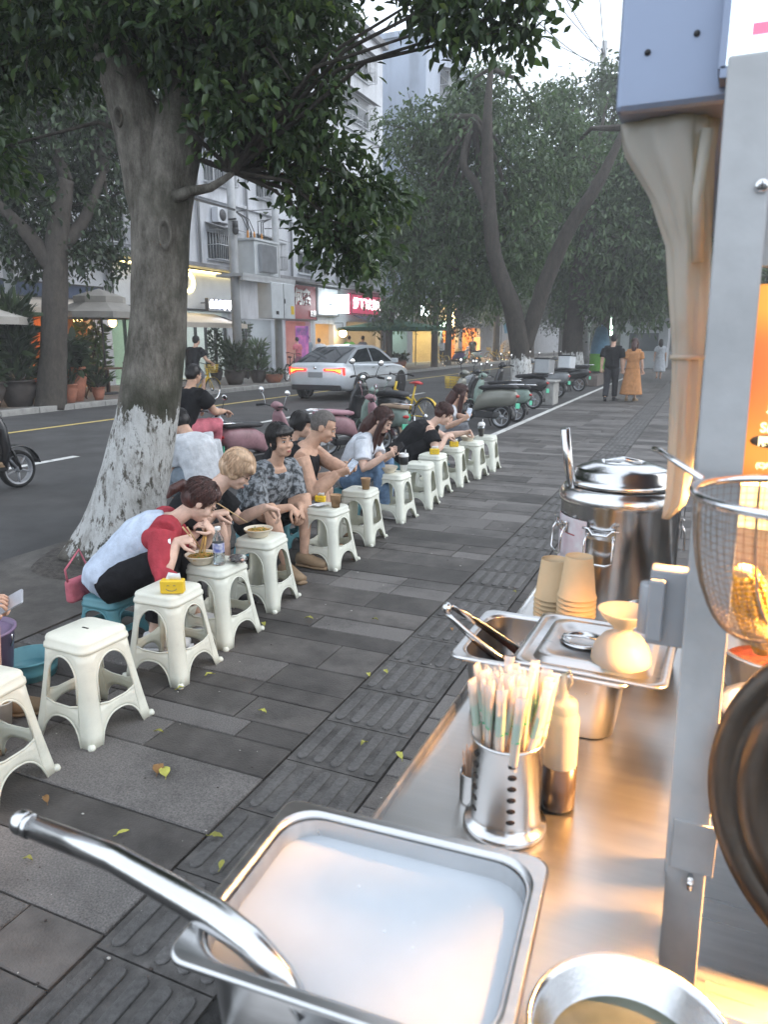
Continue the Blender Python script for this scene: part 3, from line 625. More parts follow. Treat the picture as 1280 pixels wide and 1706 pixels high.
near_tree = tree('street_tree', 'big near street tree with white limewashed trunk behind the seated woman', (-3.95,4.02,0),
    [([(-3.93,4.03,-.05),(-3.87,4.1,.4),(-3.74,4.2,1.03),(-3.66,4.28,1.63),(-3.62,4.31,2.08),(-3.59,4.33,2.48),(-3.52,4.40,2.86),(-3.42,4.47,3.2),(-3.28,4.56,3.6),(-3.08,4.68,4.2),(-2.7,4.8,4.9)], [.29,.25,.222,.20,.195,.20,.19,.165,.145,.115,.06]),
     ([(-3.64,4.31,2.2),(-3.66,4.30,2.6),(-3.70,4.26,3.05),(-3.79,4.18,3.5),(-3.93,4.08,4.1),(-4.3,4.1,5.0)], [.12,.165,.16,.14,.12,.07]),
     ([(-3.5,4.28,2.52),(-3.3,4.27,2.57),(-3.19,4.36,2.6),(-3.05,4.44,2.7)], [.05,.035,.028,.018])],
    TREE1 + [(-4.0,4.0,5.6,1.5),(-2.6,4.6,5.7,1.4),(-5.4,4.6,5.5,1.4),(-3.6,2.6,5.5,1.3),(-4.1,6.0,5.7,1.4),(-2.2,3.2,5.9,1.1),(-5.2,2.8,5.5,1.2),(-3.1,3.6,4.9,.9)], 560, .082, [M['leaf_near'], M['leaf_young']], M['bark_near'], 11, flare=.4, per=9, spread=.13, wid=.5, n=40, gap=.25)  # blobs after TREE1: unseen overhead foliage added to block the sky
# knot holes on the trunk
for kx, ky, kz, s_ in ((-3.44,4.17,2.3,.05),(-3.63,4.02,3.0,.03)):
    b = MB(); b.lathe([(s_*1.3,-.02),(s_*1.35,.012),(s_*1.0,.02),(s_*.8,0),(s_*.55,-.02),(0,-.03)], 16, M=Matrix.Translation((kx+3.95,ky-4.02,kz)) @ Vector((.45,-.9,.05)).to_track_quat('Z','Y').to_matrix().to_4x4() @ Matrix.Diagonal((.7,1.6,1,1)))
    b.build('knot', M['bark_near'], near_tree)
tree('street_tree', 'dark leafy tree on the far pavement over the potted plants', (-14.05,12.65,0.1),
    [([(-14.09,12.6,.05),(-13.98,12.72,1.15),(-13.84,12.87,2.76),(-13.75,12.97,3.8),(-13.54,13.19,5.08)], [.36,.3,.27,.25,.16]),
     ([(-13.83,12.89,3.1),(-14.12,12.56,3.84),(-14.6,12.1,4.6)], [.2,.16,.08]), ([(-13.75,13.0,3.6),(-13.4,13.5,4.3),(-13.2,14,5.4)], [.17,.13,.07])],
    TREEL, 105, .17, [M['leaf_dark'], M['leaf_mid']], M['bark_plain'], 12, per=9, spread=.3, wid=.5, gap=.28)
tree('street_tree', 'leaning forked tree with limewashed foot behind the parked scooters', (-4.4,19,0),
    [([(-4.39,19,-.05),(-4.47,18.98,1.1),(-4.7,18.92,2.3),(-5.19,18.8,3.62),(-5.38,18.74,5.03),(-5.47,18.72,6.8),(-5.5,19,8.0)], [.3,.26,.23,.19,.17,.12,.05]),
     ([(-4.42,19.1,1.4),(-3.98,19.29,3.04),(-3.47,19.39,4.31),(-2.83,19.5,5.38),(-2.4,20,6.6)], [.2,.2,.17,.14,.06]),
     ([(-5.22,18.79,4.3),(-5.67,18.66,5.31),(-6.01,18.55,5.87),(-5.85,18.8,6.9)], [.11,.1,.09,.04])],
    TREE2, 150, .17, [M['leaf_mid'], M['leaf_bright']], M['bark_far'], 13, per=9, spread=.3, wid=.42, droop=.8)
tree('street_tree', 'thick dark tree with limewashed foot in the stone planter', (-4.6,28,0),
    [([(-4.59,28.03,.05),(-4.69,28.01,1.75),(-4.59,28.03,3.65),(-4.39,28.06,5.48),(-4.3,28.5,8)], [.42,.36,.34,.26,.1]), ([(-4.6,28,2.6),(-3.8,28.2,4.2),(-2.6,28.6,6),(-1,29.2,7.4)], [.24,.2,.15,.06])],
    TREE3, 105, .22, [M['leaf_mid'], M['leaf_dark']], M['bark_far'], 14, per=9, spread=.38, wid=.45, droop=.8, gap=.5)
def simple_tree(x, y, h, r, label, seed, m, z0=.0, trunk=.16, dens=58, L=.24, squash=.9, n=7, low=.5):
    g = random.Random(seed); bl = []
    for i in range(n):
        a = g.uniform(0, 6.28); q = g.uniform(.1,.75)*r; bl.append((x+q*math.cos(a), y+q*math.sin(a), h*low+g.uniform(0,1)*h*(1-low)-r*.2, r*g.uniform(.38,.6)))
    bl.append((x, y, h-r*.3, r*.55))
    tree('street_tree', label, (x,y,z0), [([(x,y,z0-.05),(x+g.uniform(-.1,.1),y,h*.25),(x+g.uniform(-.3,.3),y+.1,h*.5),(x,y,h*.75)],[trunk*1.2,trunk,trunk*.8,trunk*.4])], bl, dens, L, [m], M['bark_plain'], seed, per=8, spread=.42, wid=.45, group='street trees farther along', n=12)
simple_tree(-14.7, 34.3, 7.2, 2.0, 'slim street tree beside the green parasol', 21, M['leaf_mid'], .1, .14, low=.45)
simple_tree(-14.8, 43.5, 8.2, 2.6, 'full street tree in front of the black shop sign', 22, M['leaf_dark'], .1, .2, low=.42)
simple_tree(-14.4, 40.0, 10.5, 2.2, 'tall bright green tree in front of the caged balcony', 23, M['leaf_bright'], .1, .18, low=.5)
simple_tree(-14.6, 54, 10.5, 3.4, 'leafy street tree outside the warm lit far shops', 24, M['leaf_mid'], .1, .22, low=.42)
simple_tree(-14.6, 66, 11, 3.6, 'dark far street tree on the shop side', 25, M['leaf_dark'], .1, .22, low=.4)
simple_tree(-4.8, 38, 11, 3.6, 'dark street tree behind the planter tree', 26, M['leaf_dark'], 0, .24, low=.4)
simple_tree(-4.8, 49, 12, 4.0, 'farther dark street tree beside the road', 27, M['leaf_dark'], 0, .26, low=.38)
simple_tree(-4.8, 62, 13, 4.4, 'most distant dark tree of the roadside row', 28, M['leaf_mid'], 0, .26, low=.35)
simple_tree(2.6, 36, 10, 3.8, 'dark tree over the right side of the pavement', 29, M['leaf_dark'], 0, .24, low=.32)
simple_tree(1.8, 52, 11, 4.4, 'dark tree behind the kiosk', 30, M['leaf_mid'], 0, .24, low=.25)
simple_tree(-1.0, 70, 12, 5.0, 'far dark tree closing the pavement', 31, M['leaf_dark'], 0, .3, low=.15)
simple_tree(-9.0, 84, 14, 6.0, 'far pale tree at the bend of the road', 32, M['leaf_mid'], 0, .3, low=.15, n=10)
simple_tree(-14.5, 80, 13, 5.0, 'far tree hiding the end of the shop row', 33, M['leaf_dark'], 0, .3, low=.2, n=9)
# a wood closing the far end of the street
g_ = random.Random(5); bl = [(-40+i*5.2+g_.uniform(-1,1), 118+g_.uniform(-4,4), g_.uniform(1.5,8), 4.5) for i in range(20) for _ in (0,1)]
P, D = crown_points(bl, 16, 77, .5, 7, .8, (0,0,0), .5)
o = link('far_wood', leaf_mesh('far_wood', [M['leaf_dark']], P, D, .75*(.7+.5*rng.random(len(P))), .5, 3)); tag(o, 'distant dark wood closing the end of the street', None, None, 'stuff')

# ---------------- potted plants and street greenery on the far pavement
M['terracotta'] = mat('terracotta', (.36,.14,.085), .8, 0, .2, 6, .15, 40)
M['pot_dark'] = mat('pot_dark', (.05,.04,.035), .7, 0, .3, 6)
def pot_plant(x, y, r, h, ph, n, label, potm='terracotta', L=.35, strap=True, seed=1, lm='leaf_dark', z=.11, spread=.6):
    t = thing('potted_plant', label, 'plant', (x,y,z), 0, 'potted plants along the far pavement')
    b = MB(); b.lathe([(0,0),(r*.62,0),(r*.8,h*.3),(r,h*.7),(r*.92,h*.93),(r*1.04,h*.94),(r*1.04,h),(r*.9,h),(r*.85,h*.9),(0,h*.88)], 20); b.build('pot', M[potm], t)
    g = np.random.default_rng(seed)
    a = g.random(n)*6.28; q = g.random(n)**.5*r*.7
    P = np.stack([np.cos(a)*q*spread*1.6, np.sin(a)*q*spread*1.6, h*.9+g.random(n)*ph], 1)
    D = np.stack([np.cos(a)*.7+g.normal(size=n)*.3, np.sin(a)*.7+g.normal(size=n)*.3, (.7 if strap else .1)+g.normal(size=n)*.5], 1); D /= np.linalg.norm(D, axis=1, keepdims=True)
    link('foliage', leaf_mesh('foliage', [M[lm]], P, D, L*(.6+.6*g.random(n)), .2 if strap else .45, seed, fold=-.1), t)
    s = MB()
    for k in range(6): s.tube([(0,0,h*.85),(g.normal()*.08,g.normal()*.08,h+ph*.5),(g.normal()*.2,g.normal()*.2,h+ph)], [.02,.015,.006], 5)
    s.build('stem', M['bark_plain'], t)
    return t
pot_plant(-14.5,13.75,.33,.85,.75,220,'tall terracotta jar with a leafy plant beneath the far tree',seed=2,L=.4,strap=False)
pot_plant(-14.25,13.35,.2,.45,.25,70,'small round terracotta pot beside the tall jar',seed=3,L=.3)
pot_plant(-14.3,14.35,.16,.32,.4,90,'little terracotta pot with grassy leaves right of the tall jar',seed=4,L=.35)
pot_plant(-14.6,12.2,.42,.6,1.7,520,'dark planter thick with strap leaves round the far tree trunk','pot_dark',seed=5,L=.55,spread=.6)
pot_plant(-14.6,11.3,.45,.6,1.0,420,'dark planter with broad leaves at the left edge of the terrace','pot_dark',seed=6,L=.36,strap=False,spread=.6)
pot_plant(-14.7,10.4,.4,.5,.9,320,'dark planter with pale leaves at the far left',potm='pot_dark',seed=7,L=.4,spread=.6)
pot_plant(-16.6,16.6,.3,.4,1.7,420,'bushy bamboo in a pot by the restaurant panel','pot_dark',seed=8,L=.3,strap=False,lm='leaf_bright',spread=1.1)
pot_plant(-16.8,13.2,.3,.4,1.6,380,'lit yellow green shrub in front of the restaurant window','pot_dark',seed=9,L=.3,strap=False,lm='leaf_bright',spread=1.1)
pot_plant(-14.9,21.2,.36,.5,.8,330,'wide planter of long leaves at the foot of the transformer pole','pot_dark',seed=10,L=.42,spread=.7)
pot_plant(-14.8,22.5,.3,.45,1.0,300,'tall leafy planter right of the transformer pole','pot_dark',seed=11,L=.36,spread=.7,lm='leaf_mid')
pot_plant(-14.4,22.9,.34,.3,.18,70,'low orange bowl planter on the far kerb','terracotta',seed=12,L=.2,strap=False,spread=1)
pot_plant(-17.2,23.3,.25,.4,1.6,240,'climbing plant in a pot by the glass shopfront','pot_dark',seed=13,L=.22,strap=False,spread=.8)
pot_plant(-17.3,25.4,.25,.4,1.8,240,'thin climbing plant at the shop corner','pot_dark',seed=14,L=.22,strap=False,spread=.7)
pot_plant(-15.4,37.2,.4,.45,.35,160,'red planter under the green parasol','terracotta',seed=15,L=.25,strap=False,spread=1)
# leaves fallen on the pavement
M['leaf_fallen'] = mat('leaf_fallen', (.34,.33,.07), .6, 0, .2, 20, rnd=.35)
M['leaf_fallen_brown'] = mat('leaf_fallen_brown', (.32,.17,.06), .7, 0, .2, 20, rnd=.3)
for i, (x,y,br) in enumerate([(-1.763,1.894,1),(-1.721,1.891,0),(-1.997,1.596,1),(-1.836,1.358,0),(-1.648,1.561,0),(-1.240,1.567,0),(-1.368,1.681,0),(-1.981,2.132,0),(-1.679,2.457,0),(-2.142,2.470,0),(-2.087,2.672,0),(-1.670,3.642,0),(-2.040,3.500,0),(-1.397,2.981,0),(-0.955,2.353,0),(-1.137,2.411,0),(-2.190,3.294,0),(-1.032,4.445,0),(-1.335,3.045,0),(-1.201,3.689,1)]):
    g = random.Random(i+40); L_ = .042*g.uniform(.8,1.25) if i > 1 else .062; w_ = L_*.24 if i > 1 else L_*.33; b = MB(); ca = []
    for k in range(7):
        t = k/6; ww = w_*math.sin(math.pi*min(1,t*.93+.05))**.8; cz = .006+.012*math.sin(t*3)*g.uniform(.3,1); ca.append([(t*L_,-ww,cz+.006),(t*L_,0,cz),(t*L_,ww,cz+.005)])
    b.loft(ca, 0, True, caps=False, closed=False); b.tube([(0,0,.008),(-L_*.25,.004,.006)], .0012, 4)
    o = b.build('fallen_leaf', M['leaf_fallen_brown' if br else 'leaf_fallen'], None, (x,y,.004), g.uniform(0,6.28))
    tag(o, 'curled brown leaf fallen on the dark pavement' if br else 'small yellow green leaf fallen on the dark pavement', 'leaf', 'brown fallen leaves' if br else 'yellow fallen leaves')

# grit and scraps in the joints and on the stones (nobody could count them)
gb = MB(); g = random.Random(99)
for i in range(420):
    x = g.uniform(-3.3,-.2); y = .9+8*g.random()**1.5; r_ = g.choice([.0015,.002,.003,.0045])*g.uniform(.7,1.3); gb.ell((x,y,.003+r_*.2), (r_*g.uniform(.8,1.6), r_, r_*.4), 5, 3, mat=0 if g.random() < .55 else 1)
tag(gb.build('pavement_grit', [mat('grit_pale', (.42,.40,.37), .9, 0, .2, 30), mat('grit_dark', (.05,.04,.035), .9, 0, .2, 30)]), 'pale and dark grit scattered over the stone pavement', None, None, 'stuff')
# ================================================================== STOOLS USED AS TABLES, AND WHAT STANDS ON THEM
def plastic(name, c, tr=.18, rough=.38):
    m = mat(name, c, rough, 0, .06, 7, .03, 30, rnd=.07, rvar=.08, stain=(9,.28,.42,.8))
    N = m.node_tree.nodes; L = m.node_tree.links; b = N['Principled BSDF']; out = N['Material Output']
    t = N.new('ShaderNodeBsdfTranslucent'); t.inputs[0].default_value = (c[0], c[1]*.96, c[2]*.72, 1); mx = N.new('ShaderNodeMixShader'); mx.inputs[0].default_value = tr
    L.new(b.outputs[0], mx.inputs[1]); L.new(t.outputs[0], mx.inputs[2]); L.new(mx.outputs[0], out.inputs[0]); return m
M['stool_cream'] = plastic('stool_cream', (.79,.80,.71))
M['stool_teal'] = plastic('stool_teal', (.12,.32,.37), .1)
M['stool_purple'] = plastic('stool_purple', (.22,.16,.27), .08)
def weld(b, d=.0006):
    bm = bmesh.new(); vs = [bm.verts.new(v) for v in b.v]
    for f in b.f:
        try: q = bm.faces.new([vs[i] for i in f]); q.smooth = True
        except ValueError: pass
    bmesh.ops.remove_doubles(bm, verts=bm.verts, dist=d); bm.verts.index_update()
    o = MB(); o.add([v.co.copy() for v in bm.verts], [tuple(v.index for v in f.verts) for f in bm.faces], 0, True); bm.free(); return o
def stool_frame(H, top, bot, rc=.045, rung=True):
    """moulded four-legged stool body: rounded-square shell with arched openings, legs splaying to the foot"""
    b = MB(); ns = 26; tw, tf = .60, .66
    zt = H-.045
    def half(z):
        q = max(0, 1-z/zt); return top + (bot-top)*(q**1.25)
    zb, spring, apex = (.36*H, .60*H, min(.835*H, zt-.015)); foot = .255*H
    def pt(side, t, z):
        h = half(z); r = rc*(.7+.5*z/zt); e = h-r
        x = t*h
        if abs(x) > e:            # roll round the corner
            a = (abs(x)-e)/r*(math.pi/4); yy = -(e+r*math.cos(a)); xx = math.copysign(e+r*math.sin(a), x)
        else: xx, yy = x, -h
        k = side*math.pi/2; c_, s_ = math.cos(k), math.sin(k)
        return (xx*c_-yy*s_, xx*s_+yy*c_, z)
    ts = sorted(set([-1,-.95,-.9,-.85,-.8,-.75,-.7,.7,.75,.8,.85,.9,.95,1,-tf,tf,-tw,tw] + [tw*math.sin(math.pi/2*k/10) for k in range(-10,11)]))
    def lo(t): return foot*(max(0,1-(abs(t)/tf)**2.6))**.6 if abs(t) < tf else 0
    def wtop(t): return spring+(apex-spring)*math.sqrt(max(0,1-(t/tw)**2))
    def wbot(t): return zb+.012*(abs(t)/tw)**6 + .05*H*(1-(abs(t)/tw)**2)*0
    def strip(side, t0, t1, f0, f1, nz):
        vs = []
        for j in range(nz+1):
            for t, (a, c) in ((t0,f0),(t1,f1)): vs.append(pt(side, t, a+(c-a)*j/nz))
        b.add(vs, [(2*j,2*j+1,2*j+3,2*j+2) for j in range(nz)], 0, True)
    for side in range(4):
        for t0, t1 in zip(ts[:-1], ts[1:]):
            ins = abs(t0) <= tw+1e-6 and abs(t1) <= tw+1e-6
            if ins:
                strip(side, t0, t1, (lo(t0), wbot(t0)), (lo(t1), wbot(t1)), 3); strip(side, t0, t1, (wtop(t0), zt), (wtop(t1), zt), 3)
            else: strip(side, t0, t1, (lo(t0), zt), (lo(t1), zt), 8)
        # raised rim round the arch and along the rung
        rim = [pt(side, tw*math.cos(a), 0) for a in (0,)]
        path = [Vector(pt(side, tw, wbot(tw)+.01))] + [Vector(pt(side, tw*math.cos(a), spring+(apex-spring)*math.sin(a))) for a in np.linspace(0, math.pi, 15)] + [Vector(pt(side, -tw, wbot(tw)+.01))]
        b.tube(path, .0042, 6); b.tube([Vector(pt(side, t, wbot(t))) for t in np.linspace(-tw, tw, 5)], .0045, 6)
        b.tube([Vector(pt(side, t, lo(t))) for t in np.linspace(-tf*1.0, tf*1.0, 17)], .0038, 6)
        # rounded foot pads at the corner
        c_ = Vector(pt(side, 1, 0)); b.lathe([(0,0),(.015,0),(.017,.008),(.012,.02),(0,.022)], 10, c=(c_.x, c_.y, 0))
    return weld(b)
def stool_seat(H, top, rc=.05, dome=.004):
    b = MB(); n = 6
    def ring(h, r, z):
        o = []
        for cx, cy, a0 in ((1,1,0),(-1,1,90),(-1,-1,180),(1,-1,270)):
            for k in range(n+1):
                a = R(a0+90*k/n); o.append((cx*(h-r)+r*math.cos(a), cy*(h-r)+r*math.sin(a), z))
        return o
    t = top+.004
    b.loft([ring(t-.004,rc-.004,H-.052), ring(t,rc,H-.050), ring(t-.001,rc,H-.036), ring(t-.008,rc-.006,H-.030), ring(t-.008,rc-.006,H-.014), ring(t-.012,rc-.008,H-.005), ring(t-.022,rc-.014,H), ring(.02,.015,H+dome), ring(.008,.006,H+dome+.0003)], 0, True)
    b.box((0,0,H+dome+.001), (.034,.008,.0014), mat=1)  # thin dark bar, its colour standing in for the shade in the seat slot
    return b
def make_stool(H, top, bot, m, label, name='plastic_stool', group='cream plastic stools in the row'):
    t = thing(name, label, 'stool', (0,0,0), 0, group)
    f = stool_frame(H, top, bot).build('leg_frame', M[m], t); s = f.modifiers.new('wall', 'SOLIDIFY'); s.thickness = .0045; s.offset = -1
    stool_seat(H, top).build('seat', [M[m], M['eye_dark']], t)
    return t
ST = [(-2.30,1.60,3,'cream plastic stool cut off by the left edge of the picture'),
      (-2.28,2.10,-3,'empty cream plastic stool nearest the left, nothing on its seat'),
      (-2.315,2.66,2,'cream plastic stool carrying the yellow smiley tissue pack'),
      (-2.36,3.11,-2,'cream plastic stool with noodle bowl and water bottle before the woman in red sleeves'),
      (-2.43,3.66,4,'cream plastic stool holding the noodle bowl of the blond person'),
      (-2.45,4.56,-4,'cream plastic stool with a kraft cup and papers beside the grey shirted woman'),
      (-2.50,5.22,3,'cream plastic stool with one kraft cup before the man in the vest'),
      (-2.54,6.02,-3,'cream plastic stool with a stacked paper bowl before the long haired woman'),
      (-2.52,6.62,5,'empty cream plastic stool just beyond the white lidded cup'),
      (-2.60,7.22,-2,'cream plastic stool with the first of the two far tissue packs'),
      (-2.58,7.80,4,'cream plastic stool with the second of the two far tissue packs'),
      (-2.52,8.36,-3,'cream plastic stool with a paper bowl before the woman in black'),
      (-2.50,8.90,2,'farthest cream plastic stool, with the iced drink on it')]
SH = .43
proto_stool = make_stool(SH, .128, .172, 'stool_cream', ST[0][3])
proto_stool.location = (ST[0][0], ST[0][1], 0); proto_stool.rotation_euler = (0,0,R(ST[0][2]))
for x, y, rz, lb in ST[1:]: copy_tree(proto_stool, (x,y,0), R(rz), lb)
# low seats under the diners
low = make_stool(.25, .12, .145, 'stool_teal', 'low teal stool under the woman in red sleeves', 'low_stool', 'low stools under the diners')
low.location = (-2.90,2.87,0)
LOWS = [(-3.02,3.48,'low teal stool under the blond person'),(-2.98,4.42,'low teal stool under the woman in the grey shirt'),(-3.05,4.86,'low teal stool under the man in the vest'),(-3.02,6.05,'low teal stool under the long haired woman'),(-3.12,7.55,'low teal stool under the woman in black'),(-3.14,8.85,'low teal stool under the woman in white with glasses'),(-4.02,5.2,'low teal stool under the person in the white T-shirt by the tree'),(-3.66,5.62,'low teal stool under the person hidden behind the man in the vest')]
for x, y, lb in LOWS: copy_tree(low, (x,y,0), R(5), lb)
# low teal base showing between the first stools
t = thing('plastic_tub', 'round teal plastic tub on the ground behind the nearest stool', 'tub', (-2.92,2.33,0)); b = MB(); b.lathe([(0,.0),(.115,0),(.125,.05),(.13,.09),(.135,.092),(.135,.1),(.125,.1),(.12,.01),(0,.008)], 28); b.build('tub_body', M['stool_teal'], t)
t = thing('bucket', 'dark purple plastic bucket at the left edge behind the stool', 'bucket', (-2.98,2.12,0)); b = MB(); b.lathe([(0,0),(.12,0),(.155,.29),(.165,.292),(.166,.305),(.15,.305),(.115,.01),(0,.01)], 30); b.build('bucket_body', M['stool_purple'], t)
b = MB(); b.tube([(.16*math.cos(a)*1.02, .05+.02*math.sin(a*1), .29-.12*math.sin(a)) for a in np.linspace(0,math.pi,12)], .004, 6); b.build('bucket_handle', M['chrome'], t)
b = MB(); b.lathe([(.145,.29),(0,.293)], 24); b.build('bucket_lid', M['stool_purple'], t)

M['paper_bowl'] = mat('paper_bowl', (.66,.58,.46), .7, 0, .06, 8); M['kraft'] = mat('kraft', (.43,.27,.15), .75, 0, .08, 12)
M['noodle'] = mat('noodle', (.5,.29,.07), .35, 0, .35, 18); M['broth'] = mat('broth', (.2,.07,.015), .2, 0, .3, 20)
M['greens'] = mat('greens', (.10,.2,.04), .5, 0, .3, 20); M['bamboo'] = mat('bamboo', (.62,.43,.22), .55, 0, .12, 9, stretch=(1,1,.1))
M['tissue'] = mat('tissue', (.8,.8,.8), .9, 0, .03, 10); M['pack_yellow'] = mat('pack_yellow', (.78,.52,.03), .45, 0, .05, 8)
M['clear'] = mat('clear_plastic', (.92,.96,.98), .08, 0, 0, trans=.92, ior=1.2); M['label_blue'] = mat('label_blue', (.12,.15,.4), .4, 0, .6, 40, c2=(.6,.6,.65), detail=1)
M['paper_white'] = mat('paper_white', (.72,.72,.7), .8, 0, .04, 6); M['milk_tea'] = mat('milk_tea', (.5,.36,.24), .4, 0, .1, 10); M['print_grey'] = mat('print_grey', (.12,.12,.14), .6, 0, .1, 8)
def noodle_bowl(x, y, z, r, label, seed, full=True, rz=0):
    t = thing('noodle_bowl', label, 'bowl', (x,y,z), rz)
    b = MB(); b.lathe([(0,0),(r*.62,0),(r*.66,.006),(r*.97,.043),(r,.045),(r*1.01,.049),(r*.985,.05),(r*.93,.044),(r*.6,.01),(0,.01)], 32); b.build('paper_bowl', M['paper_bowl'], t)
    b = MB(); b.lathe([(0,.034),(r*.5,.034),(r*.84,.032)], 24); b.build('broth', M['broth'], t)
    if full:
        g = random.Random(seed); nb = MB(); gb = MB()
        for i in range(70):
            a = g.uniform(0,6.28); q = r*.7*g.random()**.5; c = Vector((q*math.cos(a), q*math.sin(a), .033+.012*g.random()*(1-q/r)))
            h = g.uniform(0,6.28); pts = []
            for k in range(7):
                h += g.gauss(0,.55); pts.append(c.copy()); c = c+Vector((math.cos(h),math.sin(h),0))*.011; c.z = .034+.016*(1-Vector((c.x,c.y)).length/r)*abs(math.sin(k+i))
                if Vector((c.x,c.y)).length > r*.78: h += 2
            nb.tube(pts, .0021, 5)
        tag(nb.build('noodles', M['noodle'], t), kind='stuff')
        for i in range(16):
            a = g.uniform(0,6.28); q = r*.65*g.random()**.5; gb.ell((q*math.cos(a), q*math.sin(a), .045), (.007,.004,.0025), 6, 4)
        tag(gb.build('chopped_greens', M['greens'], t), kind='stuff')
    return t
def chopsticks(p0, p1, label, gap=.012, side=(0,0,1)):
    p0, p1 = Vector(p0), Vector(p1); t = thing('chopsticks', label, 'chopsticks', p0)
    d = (p1-p0); s = d.normalized().cross(Vector(side)).normalized()*gap
    for k in (0, 1):
        b = MB(); b.tube([s*(k-.5)*2.0, d+s*(k-.5)*.5], [.0042,.0026], 8); b.build('chopstick', M['bamboo'], t)
    return t
def kraft_cup(x, y, z, label, h=.088, r=.039):
    t = thing('paper_cup', label, 'cup', (x,y,z), 0, 'kraft cups on the stools'); b = MB(); b.lathe([(0,0.004),(r*.72,0.004),(r*.73,0),(r,h-.004),(r*1.05,h-.002),(r*1.05,h+.002),(r*.97,h),(r*.7,.01),(0,.01)], 26); b.build('cup_wall', M['kraft'], t)
    b = MB(); b.lathe([(0,h*.62),(r*.86,h*.62)], 20); b.build('drink', M['milk_tea'], t); return t
def tissue_pack(x, y, z, rz, label, s=1.0):
    t = thing('tissue_pack', label, 'tissue pack', (x,y,z), R(rz), 'yellow tissue packs')
    b = MB(); w_, d_, h_ = .105*s, .05*s, .06*s; b.rbox((0,0,h_/2), (w_,d_,h_), .008, n=3); b.build('wrapper', M['pack_yellow'], t)
    b = MB(); g = random.Random(int(x*100))
    for k in range(3): 
        q = [( -.035*s+.012*k, .004, h_-.006),( .03*s+.006*k, -.004, h_-.006),(.036*s+g.uniform(-.01,.012), .012*s-.01*k, h_+.022*s+.006*k),(-.02*s+g.uniform(-.012,.01), .02*s-.012*k, h_+.028*s-.005*k)]
        b.add(q, [(0,1,2,3)], 0, True)
    b.build('tissue', M['tissue'], t).modifiers.new('t','SOLIDIFY').thickness = .001
    f = MB(); yy = -d_/2-.0012
    f.tube([(.026*s*math.cos(a), yy, h_*.52+.017*s*math.sin(a)) for a in np.linspace(R(200),R(340),10)], .0014*s, 5)
    for q in (-1,1): f.tube([(q*.014*s+.005*s*math.cos(a), yy, h_*.62+.004*s*math.sin(a)) for a in np.linspace(0,math.pi,6)], .0012*s, 5)
    f.build('smile_print', M['print_grey'], t); return t
zt = SH+.005
tissue_pack(-2.235,2.60,zt,24,'yellow smiley tissue pack with a tissue pulled out, on the second stool',1.05)
noodle_bowl(-2.405,3.04,zt,.088,'noodle bowl the woman in red sleeves is eating from',1)
noodle_bowl(-2.43,3.63,zt,.088,'noodle bowl in front of the blond person',2)
# water bottle
t = thing('water_bottle', 'clear water bottle with a printed label and white cap', 'bottle', (-2.305,3.06,zt))
b = MB(); b.lathe([(0,.002),(.028,0),(.031,.008),(.031,.05),(.0295,.056),(.031,.062),(.031,.125),(.028,.145),(.016,.168),(.0135,.172),(.0135,.188)], 26); b.build('bottle_wall', M['clear'], t)
b = MB(); b.lathe([(0,.206),(.0155,.206),(.016,.203),(.016,.19),(.0145,.188)], 20); b.build('cap', M['white_plastic'], t)
b = MB(); b.lathe([(.0316,.068),(.0318,.07),(.0318,.118),(.0316,.12)], 26); b.build('label_sleeve', M['label_blue'], t)
b = MB(); b.lathe([(0,.004),(.028,.004),(.0295,.01),(.0295,.06)], 20); b.build('water', mat('water', (.8,.9,.95), .03, 0, 0, trans=.95, ior=1.33), t)
t = thing('food_bag', 'clear plastic bag with pink crackers beside the water bottle', 'bag', (-2.24,3.14,zt)); g = random.Random(8); b = MB()
for i in range(9): b.ell((g.uniform(-.035,.035),g.uniform(-.03,.03),.012+.01*g.random()), (.016,.013,.008), 8, 5)
b.build('crackers', mat('cracker', (.62,.36,.28), .6, 0, .2, 20), t)
b = MB(); b.ell((0,0,.016),(.055,.045,.024),14,8); o = b.build('film', M['clear'], t)
for v in o.data.vertices: v.co += Vector(noise.noise_vector(v.co*40))*.007
for i, (x,y,lb) in enumerate(((-2.365,4.53,'kraft paper cup on the stool beside the grey shirted woman'),(-2.44,5.20,'kraft paper cup before the man in the black vest'))): kraft_cup(x,y,zt,lb)
t = thing('receipt', 'crumpled pink and white papers on the stool beside the kraft cup', 'paper', (-2.50,4.50,zt)); b = MB()
for k, (a, dx) in enumerate(((.2,0),(1.1,.03))):
    n_ = 6; vs_ = [(dx+(-.055+.11*i/n_)*math.cos(a)-(-.04+.08*j/n_)*math.sin(a), (-.055+.11*i/n_)*math.sin(a)+(-.04+.08*j/n_)*math.cos(a), .003+.012*k+.006*abs(noise.noise((i*.7,j*.7,k)))) for i in range(n_+1) for j in range(n_+1)]
    b.add(vs_, [(i*(n_+1)+j,i*(n_+1)+j+1,(i+1)*(n_+1)+j+1,(i+1)*(n_+1)+j) for i in range(n_) for j in range(n_)], 0, True)
b.build('sheet', M['paper_white'], t)
tissue_pack(-2.55,4.64,zt,10,'small yellow tissue pack behind the kraft cup',.75)
t = noodle_bowl(-2.58,5.98,zt,.088,'paper bowl with a second bowl stacked in it before the long haired woman',4,False); b = MB(); b.lathe([(0,.03),(.055,.03),(.08,.052),(.083,.056),(.078,.056),(.05,.036),(0,.036)],28); b.build('inner_bowl', M['paper_bowl'], t)
t = noodle_bowl(-2.56,8.32,zt,.088,'shallow paper bowl before the woman in black',5,False); b = MB(); b.lathe([(0,.03),(.055,.03),(.08,.052),(.083,.056),(.078,.056),(.05,.036),(0,.036)],28); b.build('inner_bowl', M['paper_bowl'], t)
